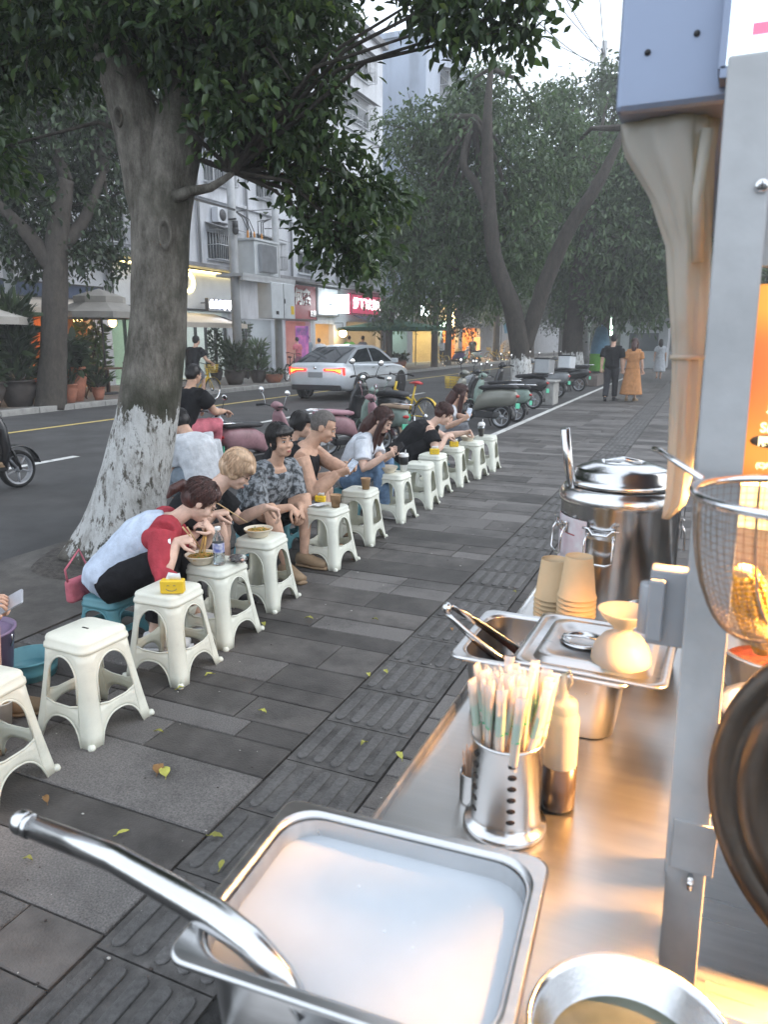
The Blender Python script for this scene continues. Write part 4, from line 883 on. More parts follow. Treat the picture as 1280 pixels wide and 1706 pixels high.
# lidded takeaway cup
t = thing('takeaway_cup', 'white takeaway cup with black sleeve and dome lid', 'cup', (-2.47,6.08,zt)); b = MB(); b.lathe([(0,0),(.029,0),(.042,.135),(.043,.14)],26); b.build('cup_wall', M['paper_white'], t)
b = MB(); b.lathe([(.0352,.062),(.0415,.066),(.0432,.132),(.042,.134)],26); b.build('sleeve', M['black_plastic'], t)
b = MB(); b.lathe([(.046,.137),(.047,.142),(.044,.148),(.042,.162),(.036,.166),(.034,.160),(0,.160)],26); b.build('lid', M['white_plastic'], t); b = MB(); b.cyl((.015,0,.158),(.02,0,.2),.004); b.build('straw', M['white_plastic'], t)
tissue_pack(-2.56,7.16,zt,30,'yellow tissue pack on the stool before the woman in black, nearer one',.95)
tissue_pack(-2.55,7.78,zt,25,'yellow tissue pack on the stool before the woman in black, farther one',.95)
t = thing('iced_drink', 'clear plastic cup of iced milk tea on the farthest stool', 'cup', (-2.53,8.80,zt)); b = MB(); b.lathe([(0,0),(.03,0),(.044,.13),(.046,.133)],24); b.build('cup_wall', M['clear'], t); b = MB(); b.lathe([(0,.003),(.028,.003),(.038,.095),(0,.095)],22); b.build('drink', M['milk_tea'], t)
b = MB(); b.lathe([(.047,.132),(.045,.15),(.034,.17),(.014,.176)],24); b.build('lid', M['white_plastic'], t); b = MB(); b.cyl((0,0,.05),(.012,.01,.21),.004); b.build('straw', M['white_plastic'], t)
t = thing('plastic_cup', 'white plastic cup standing on the ground at the left edge', 'cup', (-2.62,1.93,.005)); b = MB(); b.lathe([(0,0),(.03,0),(.042,.1),(.047,.103),(.046,.108),(.04,.106),(.028,.006),(0,.006)],24); b.build('cup_wall', M['paper_white'], t); b = MB(); b.lathe([(0,.085),(.037,.085)],18); b.build('drink', M['noodle'], t)
# ================================================================== PEOPLE
def voxel(mb, size, smooth=6, fac=.5, noise_amp=0, noise_scale=9, stretch=(1,1,1), seed=0):
    """join overlapping shapes into one continuous surface; returns (verts, faces)"""
    me = bpy.data.meshes.new('tmp'); me.from_pydata(mb.v, [], mb.f); me.update()
    o = bpy.data.objects.new('tmp', me); col.objects.link(o)
    r = o.modifiers.new('r', 'REMESH'); r.mode = 'VOXEL'; r.voxel_size = size
    if smooth: s = o.modifiers.new('s', 'SMOOTH'); s.iterations = smooth; s.factor = fac
    dg = bpy.context.evaluated_depsgraph_get(); m2 = bpy.data.meshes.new_from_object(o.evaluated_get(dg))
    bpy.data.objects.remove(o); bpy.data.meshes.remove(me)
    if noise_amp:
        S = Vector(stretch)*noise_scale; off = Vector((seed*3.7, seed*1.3, 0)); m2.update()
        nrm = [v.normal.copy() for v in m2.vertices]
        for v, nn in zip(m2.vertices, nrm):
            p = Vector((v.co.x*S.x, v.co.y*S.y, v.co.z*S.z))+off
            q = noise.noise(p) + .5*noise.noise(p*2.1); q = (1-abs(q)*1.8)     # ridged folds
            v.co += nn*q*noise_amp
    vs = [v.co.copy() for v in m2.vertices]; fs = [tuple(p.vertices) for p in m2.polygons]
    bpy.data.meshes.remove(m2); return vs, fs
def two_bone(a, c, l1, l2, pole):
    a, c, pole = Vector(a), Vector(c), Vector(pole); d = c-a; L = min(d.length, (l1+l2)*.995); dn = d.normalized(); c = a+dn*L
    x = (l1*l1-l2*l2+L*L)/(2*L); h = math.sqrt(max(0, l1*l1-x*x)); p = pole-dn*pole.dot(dn); p = p.normalized() if p.length > 1e-5 else dn.orthogonal().normalized()
    return a+dn*x+p*h, c
def frame(fwd, up):
    y = Vector(fwd).normalized(); x = y.cross(Vector(up)).normalized(); z = x.cross(y)
    return Matrix((x, y, z)).transposed()
def ering(c, u, w, a, b, n=18, p=2.3):
    o = []
    for k in range(n):
        t = 2*math.pi*k/n; cs, sn = math.cos(t), math.sin(t)
        o.append(Vector(c)+Vector(u)*a*math.copysign(abs(cs)**(2/p), cs)+Vector(w)*b*math.copysign(abs(sn)**(2/p), sn))
    return o
def person(label, loc, face, s=1.0, hip=(0,0,.33), lean=(20,35), twist=0, bend=0, head=(20,0,0), hands=None, feet=None, top=None, bottom=None, hair=None, skin='skin', shoes=('black_plastic',), male=False, wide=1.0, detail=1, glasses=False, curl=(.55,.55), hand_dir=None, palm=None, group='people on the street', knee_out=.25, elbow_out=(.6,.6), elbow_y=-.5, parts_extra=None, skirt=None, hem=0.0):
    """seated or standing figure. face = heading in degrees of the way it looks (0 = +y, 90 = -x). hands/feet are world targets (right, left)."""
    root = thing('person', label, 'person', loc, R(face), group)
    inv = Matrix.Rotation(-R(face), 4, 'Z') @ Matrix.Translation(-Vector(loc))
    W = lambda p: inv @ Vector(p)
    vz = (.0065 if detail == 1 else .012 if detail == .5 else .022)
    sw = (.198 if male else .172)*s*wide; hw = (.088 if male else .092)*s
    P = Vector(hip)
    def dr(a): return Vector((math.sin(R(bend)), math.sin(R(a))*math.cos(R(bend)), math.cos(R(a))*math.cos(R(bend))))
    waist = P+dr(lean[0])*.14*s; chest = waist+dr((lean[0]+lean[1])/2)*.16*s; nb = chest+dr(lean[1])*.19*s
    Q = Matrix.Rotation(R(twist), 3, 'Z')
    ux = Vector((1,0,0)); ut = Q @ Vector((1,0,0))
    def ax(t, a): d = dr(a); u = (ux*(1-t)+ut*t).normalized(); wv = d.cross(u).normalized()*-1; return u, wv*-1
    body = MB(); topm = MB(); botm = MB()
    wd = wide*s
    rings = [(P-dr(lean[0])*.07*s, 0, lean[0], .115, .095), (P, 0, lean[0], .168, .122), (waist, .4, lean[0], .140 if not male else .150, .103), (chest, .8, (lean[0]+lean[1])/2, .155 if not male else .172, .118), (chest+dr(lean[1])*.10*s, 1, lean[1], .158 if not male else .18, .108), (nb-dr(lean[1])*.015*s, 1, lean[1], .115, .07), (nb+dr(lean[1])*.02*s, 1, lean[1], .062, .058)]
    def torso(mb, g, i0=0, i1=7, belly=0):
        rs = []
        for k in range(i0, i1):
            c, t, a, ra, rb = rings[k]; u, wv = ax(t, a); bl = belly if k in (1,2,3) else 0
            rs.append(ering(c, u, wv, ra*wd+g+bl, rb*wd+g+bl))
        mb.loft(rs)
    torso(body, 0)
    SR = nb-dr(lean[1])*.055*s+ut*sw; SL = nb-dr(lean[1])*.055*s-ut*sw
    body.tube([nb-dr(lean[1])*.01*s-ut*.02, SL*.5+nb*.5-dr(lean[1])*.015*s, SL], [.05*s,.056*s,.052*s], 12); body.tube([nb-dr(lean[1])*.01*s+ut*.02, SR*.5+nb*.5-dr(lean[1])*.015*s, SR], [.05*s,.056*s,.052*s], 12)
    la1, la2 = .275*s, .235*s; aw = (1.12 if male else .95)*wide
    hands = hands or (None, None); A = {}
    fingers = MB(); grips = {}
    for side, S_, hi in ((1, SR, 0), (-1, SL, 1)):
        tgt = W(hands[hi]) if hands[hi] is not None else S_+Vector((side*.06,.05,-.48*s))
        E_, Wp = two_bone(S_, tgt, la1, la2, Vector((side*elbow_out[hi], elbow_y, -.75)))
        A[side] = (S_, E_, Wp)
        rd = [.053,.05,.043,.039,.041,.037,.026]; pts = [S_, S_.lerp(E_,.35), S_.lerp(E_,.8), E_, E_.lerp(Wp,.25), E_.lerp(Wp,.6), Wp]
        body.tube(pts, [r*s*aw for r in rd], 12)
        # hand
        d = Vector(hand_dir[hi]) if hand_dir and hand_dir[hi] is not None else None
        d = (inv.to_3x3() @ d).normalized() if d is not None else (Wp-E_).normalized()
        pn = Vector(palm[hi]) if palm and palm[hi] is not None else Vector((0,0,-1)); pn = inv.to_3x3() @ pn if palm and palm[hi] is not None else pn
        pn = (pn-d*pn.dot(d)); pn = pn.normalized() if pn.length > 1e-4 else d.orthogonal().normalized()
        th = d.cross(pn)*(1 if side == 1 else -1)*-1.0     # thumb side
        th = th.normalized(); hs = s*(.96 if not male else 1.05)
        kn = Wp+d*.082*hs
        body.loft([ering(Wp-d*.015, th, pn, .027*hs, .02*hs, 12), ering(Wp+d*.03*hs, th, pn, .036*hs, .017*hs, 12), ering(kn, th, pn, .041*hs, .014*hs, 12), ering(kn+d*.008, th, pn, .03*hs, .009*hs, 12)])
        cu = curl[hi]
        for fi, (off, ln, rf) in enumerate(((.031,.074,.0084),(.0105,.082,.0088),(-.010,.076,.0083),(-.030,.06,.0072))):
            p = kn+th*off*hs-d*.012*hs; pts2 = [p]; ang = 0
            for seg, fr in ((0,.42),(1,.32),(2,.26)):
                ang += R((18+55*cu)*(1+.06*fi) if seg == 0 else (62*cu+6)); dd = d*math.cos(ang)+pn*math.sin(ang); p = p+dd*(ln*fr+(.012 if seg == 0 else 0))*hs; pts2.append(p)
            fingers.tube(pts2, [rf*hs,rf*hs*1.0,rf*hs*.94,rf*hs*.72], 7); fingers.ell(pts2[-1], rf*hs*.74, 7, 5)
        p = Wp+d*.022*hs+th*.03*hs; t1 = (th*.8+d*.62+pn*.35).normalized(); t2 = (th*.25+d*.85+pn*(.3+.5*cu)).normalized()
        fingers.tube([p-th*.008, p+t1*.036*hs, p+t1*.036*hs+t2*.03*hs, p+t1*.036*hs+t2*.055*hs], [.0125*hs,.0108*hs,.0096*hs,.007*hs], 7); fingers.ell(p+t1*.036*hs+t2*.055*hs, .0072*hs, 7, 5)
        grips[side] = (Wp, d, pn, th, kn)
    feet = feet or (None, None); Lg = {}; lt, ls = .415*s, .40*s
    for side, hi in ((1,0),(-1,1)):
        H_ = P+Vector((side*hw,0,-.02*s)); tgt = W(feet[hi]) if feet[hi] is not None else H_+Vector((side*.02,.02,-.8*s)); tgt = Vector(tgt)
        K, An = two_bone(H_, tgt, lt, ls, Vector((side*knee_out, .8, .75))); Lg[side] = (H_, K, An)
        body.tube([H_, H_.lerp(K,.3), H_.lerp(K,.8), K, K.lerp(An,.28), K.lerp(An,.7), An], [.088*s*wide,.082*s*wide,.06*s*wide,.054*s,.054*s,.04*s,.033*s], 14)
        fd = Vector((side*.2,1,0)).normalized(); u = Vector((fd.y,-fd.x,0))
        body.loft([ering(An+fd*-.05*s+Vector((0,0,-.045*s)), u, Vector((0,0,1)), .028*s, .03*s, 12), ering(An+Vector((0,0,-.03*s)), u, Vector((0,0,1)), .034*s, .045*s, 12), ering(An+fd*.09*s+Vector((0,0,-.052*s)), u, Vector((0,0,1)), .042*s, .027*s, 12), ering(An+fd*.165*s+Vector((0,0,-.064*s)), u, Vector((0,0,1)), .036*s, .015*s, 12)])
        if shoes and shoes[0] and detail >= .5:
            sh = MB(); g = .009
            sh.loft([ering(An+fd*-.055*s+Vector((0,0,-.042*s)), u, Vector((0,0,1)), .03*s+g, .034*s+g, 14), ering(An+Vector((0,0,-.035*s)), u, Vector((0,0,1)), .035*s+g, .042*s+g, 14), ering(An+fd*.09*s+Vector((0,0,-.055*s)), u, Vector((0,0,1)), .042*s+g, .028*s+g, 14), ering(An+fd*.185*s+Vector((0,0,-.064*s)), u, Vector((0,0,1)), .032*s+g, .014*s+g, 14)])
            so_ = sh.build('shoe', M[shoes[0]], root)
            so2 = MB(); q0 = An+fd*-.06*s; so2.loft([ering(q0+fd*k*.26*s+Vector((0,0,-.088*s)), u, Vector((0,0,1)), w2*s+.006, .012, 10) for k, w2 in ((0,.03),(.3,.036),(.65,.045),(1.0,.03))]); so2.build('sole', M[shoes[1] if len(shoes) > 1 else 'rubber'], so_)
    # head
    hp, hy, hr = head; nd = dr(lean[1]*.75+hp*.15)
    hm = Matrix.Rotation(R(twist+hy), 3, 'Z') @ Matrix.Rotation(-R(hp), 3, 'X') @ Matrix.Rotation(R(hr), 3, 'Y')
    hc = nb+nd*.10*s+hm @ Vector((0,.028*s,.095*s)); HM = Matrix.Translation(hc) @ hm.to_4x4() @ Matrix.Scale(s, 4)
    body.tube([nb-dr(lean[1])*.04*s, nb+nd*.05*s, hc+hm @ Vector((0,-.015*s,-.05*s))], [.06*s*(1.08 if male else .92), .052*s*(1.1 if male else .92), .05*s*(1.1 if male else .92)], 14)
    hd = MB()
    E2 = lambda c, r, nu=14, nv=10: hd.ell(c, r, nu, nv, M=HM)
    E2((0,-.015,.03), (.073,.092,.084), 20, 14); E2((0,.022,-.028), (.061,.066,.082), 18, 12); E2((0,.048,-.078), (.04,.038,.03)); E2((0,.03,-.06), (.052,.05,.04))
    for q in (-1,1): E2((q*.034,.058,-.028), (.026,.026,.028)); E2((q*.073,-.008,-.012), (.009,.02,.03), 10, 8); E2((q*.03,.082,.024), (.022,.010,.006), 10, 6)
    E2((0,.085,-.012), (.009,.014,.03), 10, 8); E2((0,.101,-.03), (.0125,.012,.010), 10, 8); E2((0,.083,-.064), (.024,.012,.012), 10, 8)
    for q in (-1,1): E2((q*.011,.093,-.033), (.008,.009,.007), 8, 6)
    body.add(hd.v, hd.f)
    v_, f_ = voxel(body, vz, 5 if detail == 1 else 3); fin = MB(); fin.add(v_, f_, 0, True)
    if detail >= .5: fin.add(fingers.v, fingers.f, 0, True)
    fin.build('body', M[skin], root)
    if detail >= .5:
        lipm = MB(); lipm.ell((0,.094,-.0615), (.020,.0055,.0036), 10, 6, M=HM); lipm.ell((0,.093,-.0685), (.017,.0055,.004), 10, 6, M=HM); lipm.build('lips', M['lips'], root)
        down = hp > 28
        for q in (-1,1):
            e = MB(); e.ell((q*.031,.0805,.004), (.0145,.0075,.0062 if not down else .003), 10, 6, M=HM); eo = e.build('eye', M['eye_dark' if down else 'eye_white'], root)
            if not down: e = MB(); e.ell((q*.031,.0865,.004), (.0068,.0028,.0062), 8, 6, M=HM); e.build('iris', M['eye_dark'], eo); e = MB(); e.tube([HM @ Vector((q*.031+.0155*math.cos(a),.086-.004*abs(math.cos(a)),.0045+.0065*math.sin(a))) for a in np.linspace(0,math.pi,7)], .0014*s, 5); e.build('lashes', M['hair_black'], eo)
            e = MB(); e.tube([HM @ Vector((q*(.014+.036*t),.0915-.018*t*t,.0265+.005*math.sin(t*2.4))) for t in np.linspace(0,1,6)], [.0022*s,.0034*s,.0036*s,.003*s,.0024*s,.001*s], 6); e.build('eyebrow', M['hair_black' if hair[1] != 'hair_blond' else 'hair_brown'], root)
    if glasses:
        gm = MB()
        for q in (-1,1):
            gm.tube([HM @ Vector((q*.032+.021*math.cos(a),.099-.004*abs(math.cos(a)),.0+.015*math.sin(a))) for a in np.linspace(0,2*math.pi,18)], .0014*s, 5)
            gm.tube([HM @ Vector((q*.053,.095,.004)), HM @ Vector((q*.072,.05,.006)), HM @ Vector((q*.076,-.01,.0))], .0013*s, 5)
        gm.tube([HM @ Vector((-.011,.1,.003)), HM @ Vector((.011,.1,.003))], .0013*s, 5); gm.build('glasses', M['dark_metal'], root)
    # hair
    style, hmat = hair; hb = MB(); HE = lambda c, r: hb.ell(c, r, 18, 12, M=HM)
    big = {'buzz': .0035, 'short': .013, 'bob': .011, 'long': .012, 'bun': .012, 'pony': .013, 'mop': .02}[style]
    HE((0,-.018,.034), (.074+big,.092+big*.85,.085+big))
    if style != 'buzz':
        HE((0,-.045,.0), (.072+big*.6,.066+big,.078)); HE((0,.04,.082), (.058,.035,.03+big*.4))
    else: HE((0,-.045,.005), (.071,.063,.07))
    if style in ('bob','mop'):
        for q in (-1,1): HE((q*.064,-.004,-.004), (.017,.042,.058)); HE((q*.045,.055,.065), (.035,.03,.03))
        HE((0,-.055,-.035), (.066,.04,.052))
        HE((0,.068,.062), (.05,.026,.026))
    if style == 'mop': HE((0,.07,.05), (.055,.03,.034)); HE((.02,-.02,.1), (.07,.075,.04))
    if style in ('long',):
        for q in (-1,1):
            hb.tube([HM @ Vector((q*.05,.03,.06)), HM @ Vector((q*.072,.028,.0)), HM @ Vector((q*.07,.04,-.1)), HM @ Vector((q*.06,.06,-.2))+Vector((0,0,-.02)), (HM @ Vector((q*.055,.075,-.26)))+Vector((0,0,-.06))], [.03*s,.034*s,.034*s,.03*s,.012*s], 10)
        hb.tube([HM @ Vector((0,-.07,.0)), HM @ Vector((0,-.095,-.12)), HM @ Vector((0,-.1,-.24))], [.07*s,.075*s,.05*s], 12)
    if style == 'bun': HE((0,-.115,.03), (.035,.03,.035)); HE((0,.05,.075), (.055,.03,.024))
    if style == 'pony': hb.tube([HM @ Vector((0,-.095,.03)), HM @ Vector((0,-.14,.02)), HM @ Vector((.01,-.165,-.04)), HM @ Vector((.015,-.16,-.1))], [.022*s,.03*s,.03*s,.008*s], 10); HE((0,.05,.078), (.056,.03,.026))
    # keep the face clear: cut the shells in front of the hairline
    hv, hf = voxel(hb, .0065 if detail == 1 else .012 if detail == .5 else .02, 3)
    iH = HM.inverted(); hl = []; rm = set()
    for i, p in enumerate(hv):
        q = iH @ p; front = q.y > (.035 if style != 'buzz' else .02); line = (.062 if style != 'buzz' else .07) if style not in ('bob','mop') else .045
        if front and q.z < line and abs(q.x) < (.066 if style in ('bob','mop','long') else .2) and q.z > -.14: rm.add(i)
        if style in ('short','bun','pony','buzz') and q.z < -.035 and q.y > -.02: rm.add(i)
    fs = [f for f in hf if not any(i in rm for i in f)]
    ho = MB(); ho.add(hv, fs, 0, True); hobj = ho.build('hair', M[hmat], root)
    hs_ = hobj.modifiers.new('t', 'SOLIDIFY'); hs_.thickness = .006; hs_.offset = -1
    if style != 'buzz' and detail >= .5:       # loose locks over the shell
        lk = MB(); g = random.Random(int(abs(loc[1])*1000)); nl = 420 if detail == 1 else 60
        for k in range(nl):
            a = g.uniform(0, 6.28); z0 = g.uniform(.35,1.0); ph = math.acos(z0); pts = []
            ln = {'short': .75, 'bob': 1.1, 'long': 1.15, 'bun': .8, 'pony': .9, 'mop': 1.1}[style]*g.uniform(.7,1.1)
            for j in range(6):
                pp = ph+j/5*ln; rx, ry, rz = .076+big, .094+big*.85, .088+big
                q = Vector((rx*math.sin(pp)*math.cos(a), -.018+ry*math.sin(pp)*math.sin(a), .034+rz*math.cos(pp))); q *= 1+.018*math.sin(j*.9+k)+.01*g.random()
                if style in ('bun','pony'): q.y -= .012*j/5; 
                if q.y > .05 and q.z < (.05 if style not in ('bob','mop') else .035): break
                pts.append(HM @ q)
            if len(pts) >= 3: lk.tube(pts, [.0030*s*(1-j/len(pts)*.7) for j in range(len(pts))], 4)
        tag(lk.build('hair_locks', M[hmat], root), kind='stuff')
    # clothing
    ca = .005 if detail == 1 else .007
    if top:
        tm = MB(); g = top.get('loose', .012)
        i0 = 0 if top.get('tuck', 0) == 0 else 2
        torso(tm, g, i0, 6, top.get('belly', 0))
        if top.get('neck') != 'tank' and top.get('neck') != 'off' and not top.get('raglan'):
            for side in (1,-1):
                S_, E_, Wp = A[side]; sl = top.get('sleeve', .55); base_ = nb-dr(lean[1])*.02*s+ut*side*.045*s
                tm.tube([base_, (base_+S_)/2+dr(lean[1])*.004, S_], [.06*s,.062*s,.06*s*aw+g*.8], 12)
                if sl <= 1: pts = [S_, S_.lerp(E_, sl*.5), S_.lerp(E_, sl)]; rds = [.056*s*aw+g, .054*s*aw+g*1.2, .05*s*aw+g*1.5]
                else: e2 = E_.lerp(Wp, sl-1); pts = [S_, S_.lerp(E_,.6), E_, E_.lerp(e2,.6), e2]; rds = [.056*s*aw+g,.05*s*aw+g,.044*s*aw+g,.042*s*aw+g,.04*s*aw+g]
                tm.tube(pts, rds, 14)
        elif top.get('neck') == 'tank':
            pass
        elif not top.get('raglan'):
            for side in (1,-1): S_, E_, Wp = A[side]; tm.tube([S_.lerp(E_,.12), S_.lerp(E_,.3), S_.lerp(E_,.62)], [.06*s+g,.062*s+g,.056*s+g*1.6], 12)
        v_, f_ = voxel(tm, vz*1.15, 7, .5, ca, 8, (1.4,1.4,.8), seed=abs(loc[1]))
        ob = MB(); ob.add(v_, f_, 0, True); sh_ = ob.build('shirt' if top.get('sleeve',1) else 'vest', M[top['m']], root)
        if top.get('raglan'):
            for side in (1,-1):
                S_, E_, Wp = A[side]; sl = top['sleeve']; rg = MB(); base_ = nb-dr(lean[1])*.03*s+ut*side*.055*s
                e2 = E_.lerp(Wp, sl-1); rg.tube([nb-dr(lean[1])*.012*s+ut*side*.03*s, base_, (base_+S_)/2, S_], [.066*s,.082*s,.084*s,.072*s*aw+g], 14); rg.ell(S_+dr(lean[1])*-.05*s+ut*side*-.03*s, (.07*s,.075*s,.07*s)); rg.tube([S_, S_.lerp(E_,.6), E_, E_.lerp(e2,.6), e2], [.062*s*aw+g,.056*s*aw+g,.05*s*aw+g,.046*s*aw+g,.042*s*aw+g*1.4], 14)
                v_, f_ = voxel(rg, vz*1.1, 4, .5, ca, 8, (1.4,1.4,.8), seed=2); o2 = MB(); o2.add(v_, f_, 0, True); o2.build('sleeve', M[top['raglan']], root)
    if bottom:
        bm_ = MB(); g = bottom.get('loose', .012); cut = bottom.get('cut', 1.9)
        torso(bm_, g*.3-.003, 0, 3)
        for side in (1,-1):
            H_, K, An = Lg[side]
            if cut <= 1: pts = [H_, H_.lerp(K,.4), H_.lerp(K,cut)]; rds = [.092*s*wide+g*.6,.084*s*wide+g,.068*s*wide+g*1.7]
            else: e2 = K.lerp(An, cut-1); pts = [H_, H_.lerp(K,.4), H_.lerp(K,.85), K, K.lerp(e2,.5), e2]; rds = [.092*s*wide+g*.6,.083*s*wide+g,.064*s*wide+g,.058*s+g,.052*s+g,.042*s+g*1.3]
            bm_.tube(pts, rds, 14)
        if skirt:
            bm_.loft([ering(P+Vector((0,dz*.1*skirt.get('sway',0),-dz)), Vector((1,0,0)), Vector((0,1,0)), a_, b_, 20) for dz, a_, b_ in skirt['rings']])
        v_, f_ = voxel(bm_, vz*1.2, 4, .5, ca, 7, (1.3,1.3,.6), seed=5); ob = MB(); ob.add(v_, f_, 0, True); ob.build(bottom.get('name','trousers'), M[bottom['m']], root)
    root['_g'] = 0; del root['_g']
    mw = Matrix.Translation(Vector(loc)) @ Matrix.Rotation(R(face), 4, 'Z')
    return root, {k: tuple((mw @ g[0], mw.to_3x3() @ g[1], mw.to_3x3() @ g[2], mw.to_3x3() @ g[3], mw @ g[4])) for k, g in grips.items()}, mw @ HM
fabric('tee_white', (.55,.57,.60)); fabric('tee_blue_white', (.50,.57,.68)); fabric('raglan_red', (.36,.045,.06)); fabric('cloth_black', (.012,.012,.014), .3)
fabric('cloth_charcoal', (.035,.035,.04), .3); fabric('jeans', (.14,.22,.34), .3, .3, 120); fabric('shirt_pattern', (.22,.25,.27), c2=(.035,.04,.045)) if False else None
M['shirt_pattern'] = mat('shirt_pattern', (.26,.28,.30), .85, 0, 0, 28, .2, 90, c2=(.045,.05,.055), detail=6, thr=(.42,.58), spec=.2)
fabric('cloth_orange', (.42,.2,.085)); fabric('cloth_pink', (.55,.16,.2)); fabric('cloth_grey', (.16,.165,.18)); fabric('cloth_green', (.16,.42,.07)); fabric('cloth_bluegrey', (.2,.24,.28)); fabric('cloth_mauve', (.3,.12,.18)); fabric('cloth_olive', (.16,.15,.09))
fabric('tee_stripe', (.62,.65,.70)); M['shoe_white'] = mat('shoe_white', (.65,.64,.64), .6, 0, .1, 9); M['sandal'] = mat('sandal', (.25,.17,.1), .7, 0, .2, 9); M['phone_glass'] = mat('phone_glass', (.02,.022,.03), .08, 0, 0); M['phone_silver'] = mat('phone_silver', (.5,.52,.56), .3, .6, .05, 9)
M['screen'] = mat('screen', (.3,.34,.4), .2, 0, .6, 30, emit=(.5,.6,.75), es=.35)
def fdir(f): return Vector((-math.sin(R(f)), math.cos(R(f)), 0))
def rdir(f): return Vector((math.cos(R(f)), math.sin(R(f)), 0))
def seat_feet(loc, f, ahead=.36, w=.13, z=.1):
    l = Vector(loc); return (tuple(l+fdir(f)*ahead+rdir(f)*w+Vector((0,0,z))), tuple(l+fdir(f)*(ahead-.05)-rdir(f)*w+Vector((0,0,z))))
def phone(grip, label, tilt=0, off=.035, back='phone_silver', along=.03, lit=False, up=None):
    Wp, d, pn, th, kn = grip; c = kn+pn*off*.7+d*.012
    t = thing('phone', label, 'phone', c)
    y = (d+Vector((0,0,.6))).normalized() if up is None else Vector(up).normalized(); z = (-pn); z = (z-y*z.dot(y)).normalized(); x = y.cross(z)
    t.rotation_euler = Matrix((x,y,z)).transposed().to_euler()
    b = MB(); b.rbox((0,0,0), (.074,.152,.0085), .009); b.build('phone_case', M[back], t); b = MB(); b.rbox((0,0,.0046), (.069,.146,.0012), .007); b.build('screen', M['screen'], t); return t
# --- the woman in red sleeves, bent over her noodles
W1 = (-2.92,2.87,0); f = -52
pr, gr, hm = person('woman with brown ponytail in red and white raglan top bent over noodles', W1, f, s=.97, hip=(0,0,.33), lean=(38,62), head=(42,4,0), hands=((-2.47,2.93,.575),(-2.44,3.20,.56)), feet=((-2.55,2.80,.1),(-2.52,3.12,.1)),
    top=dict(m='tee_blue_white', loose=.016, sleeve=1.3, raglan='raglan_red'), bottom=dict(m='cloth_black', loose=.02, cut=1.85), hair=('pony','hair_brown'), skin='skin_pale', shoes=('shoe_white','shoe_white'), elbow_out=(.35,.5), hand_dir=((.55,.35,.1),(-.2,-.3,.5)), palm=((0,.5,-.7),(-.6,-.2,-.2)), curl=(.75,.6), group='people eating along the row of stools', knee_out=.15)
wp = gr[1][0]
t = thing('wrist_watch', 'silver watch on the wrist of the woman in red sleeves', 'watch', wp-gr[1][1]*.035); t.rotation_euler = gr[1][1].to_track_quat('Z','Y').to_euler(); b = MB(); b.lathe([(.030,-.008),(.033,-.004),(.033,.004),(.030,.008)], 18); b.build('strap', M['chrome'], t); b = MB(); b.rbox((.033,0,0),(.006,.022,.022),.006); b.build('dial', M['dark_metal'], t)
b = MB(); IV = (Matrix.Translation(Vector(W1)) @ Matrix.Rotation(R(f),4,'Z')).inverted(); b.tube([IV @ (hm @ Vector((-.045,.02,.112))), IV @ (hm @ Vector((0,.03,.119))), IV @ (hm @ Vector((.055,.015,.106)))], .003, 6); b.build('hair_clip', M['chrome'], pr)
kd = (Vector((-2.43,3.06,.50))-gr[1][4]).normalized(); chopsticks(gr[1][4]-kd*.10+Vector((0,0,.012)), gr[1][4]+kd*.13+Vector((0,0,.012)), 'wooden chopsticks in the hand of the woman in red sleeves')
t = thing('noodle_strand', 'yellow noodles hanging from the mouth of the woman in red sleeves', 'noodles', (-2.42,3.06,.44))
mo = hm @ Vector((0,.1,-.066))
for k in range(8):
    b = MB(); e = mo-Vector((-2.42,3.06,.44)); q = Vector((.012*math.cos(k*2.4), .012*math.sin(k*2.4), 0)); b.tube([q*1.5+Vector((0,0,.03)), q+e*.35+Vector((0,0,.02)), q*.6+e*.7+Vector((0,0,.01)), q*.3+e], .0022, 5); b.build('noodle', M['noodle'], t)
t = thing('shoulder_bag', 'small pink bag with a strap at the back of the woman in red sleeves', 'bag', (-3.07,2.80,.20)); b = MB(); b.rbox((0,0,.07),(.06,.14,.13),.025); b.build('bag_body', M['cloth_pink'], t, bevel=.008); b = MB(); b.tube([(0,-.06,.12),(.0,-.07,.2),(.04,0,.30),(.03,.05,.2),(0,.05,.12)], .006, 6); b.build('strap', M['cloth_pink'], t)
# --- blond person with glasses
Wb = (-3.02,3.48,0); f = -58
pr, gr, hm = person('blond person in black T-shirt and glasses eating noodles with chopsticks', Wb, f, s=.98, hip=(0,0,.33), lean=(30,50), head=(40,-4,0), hands=((-2.60,3.42,.60),(-2.52,3.86,.56)), feet=seat_feet(Wb,f), top=dict(m='cloth_black', loose=.022, sleeve=.75), bottom=dict(m='cloth_charcoal', loose=.03, cut=.85, name='shorts'), hair=('mop','hair_blond'), skin='skin_pale', shoes=('black_plastic','rubber'), glasses=True, male=True, wide=.95, hand_dir=((.6,.5,.1),(.6,.5,-.3)), palm=((.2,.4,-.8),(0,-.4,-.9)), curl=(.75,.5), elbow_out=(.5,.5), group='people eating along the row of stools')
kd = (Vector((-2.44,3.61,.48))-gr[1][4]).normalized(); chopsticks(gr[1][4]-kd*.08+Vector((0,0,.012)), gr[1][4]+kd*.15+Vector((0,0,.012)), 'wooden chopsticks in the hand of the blond person')
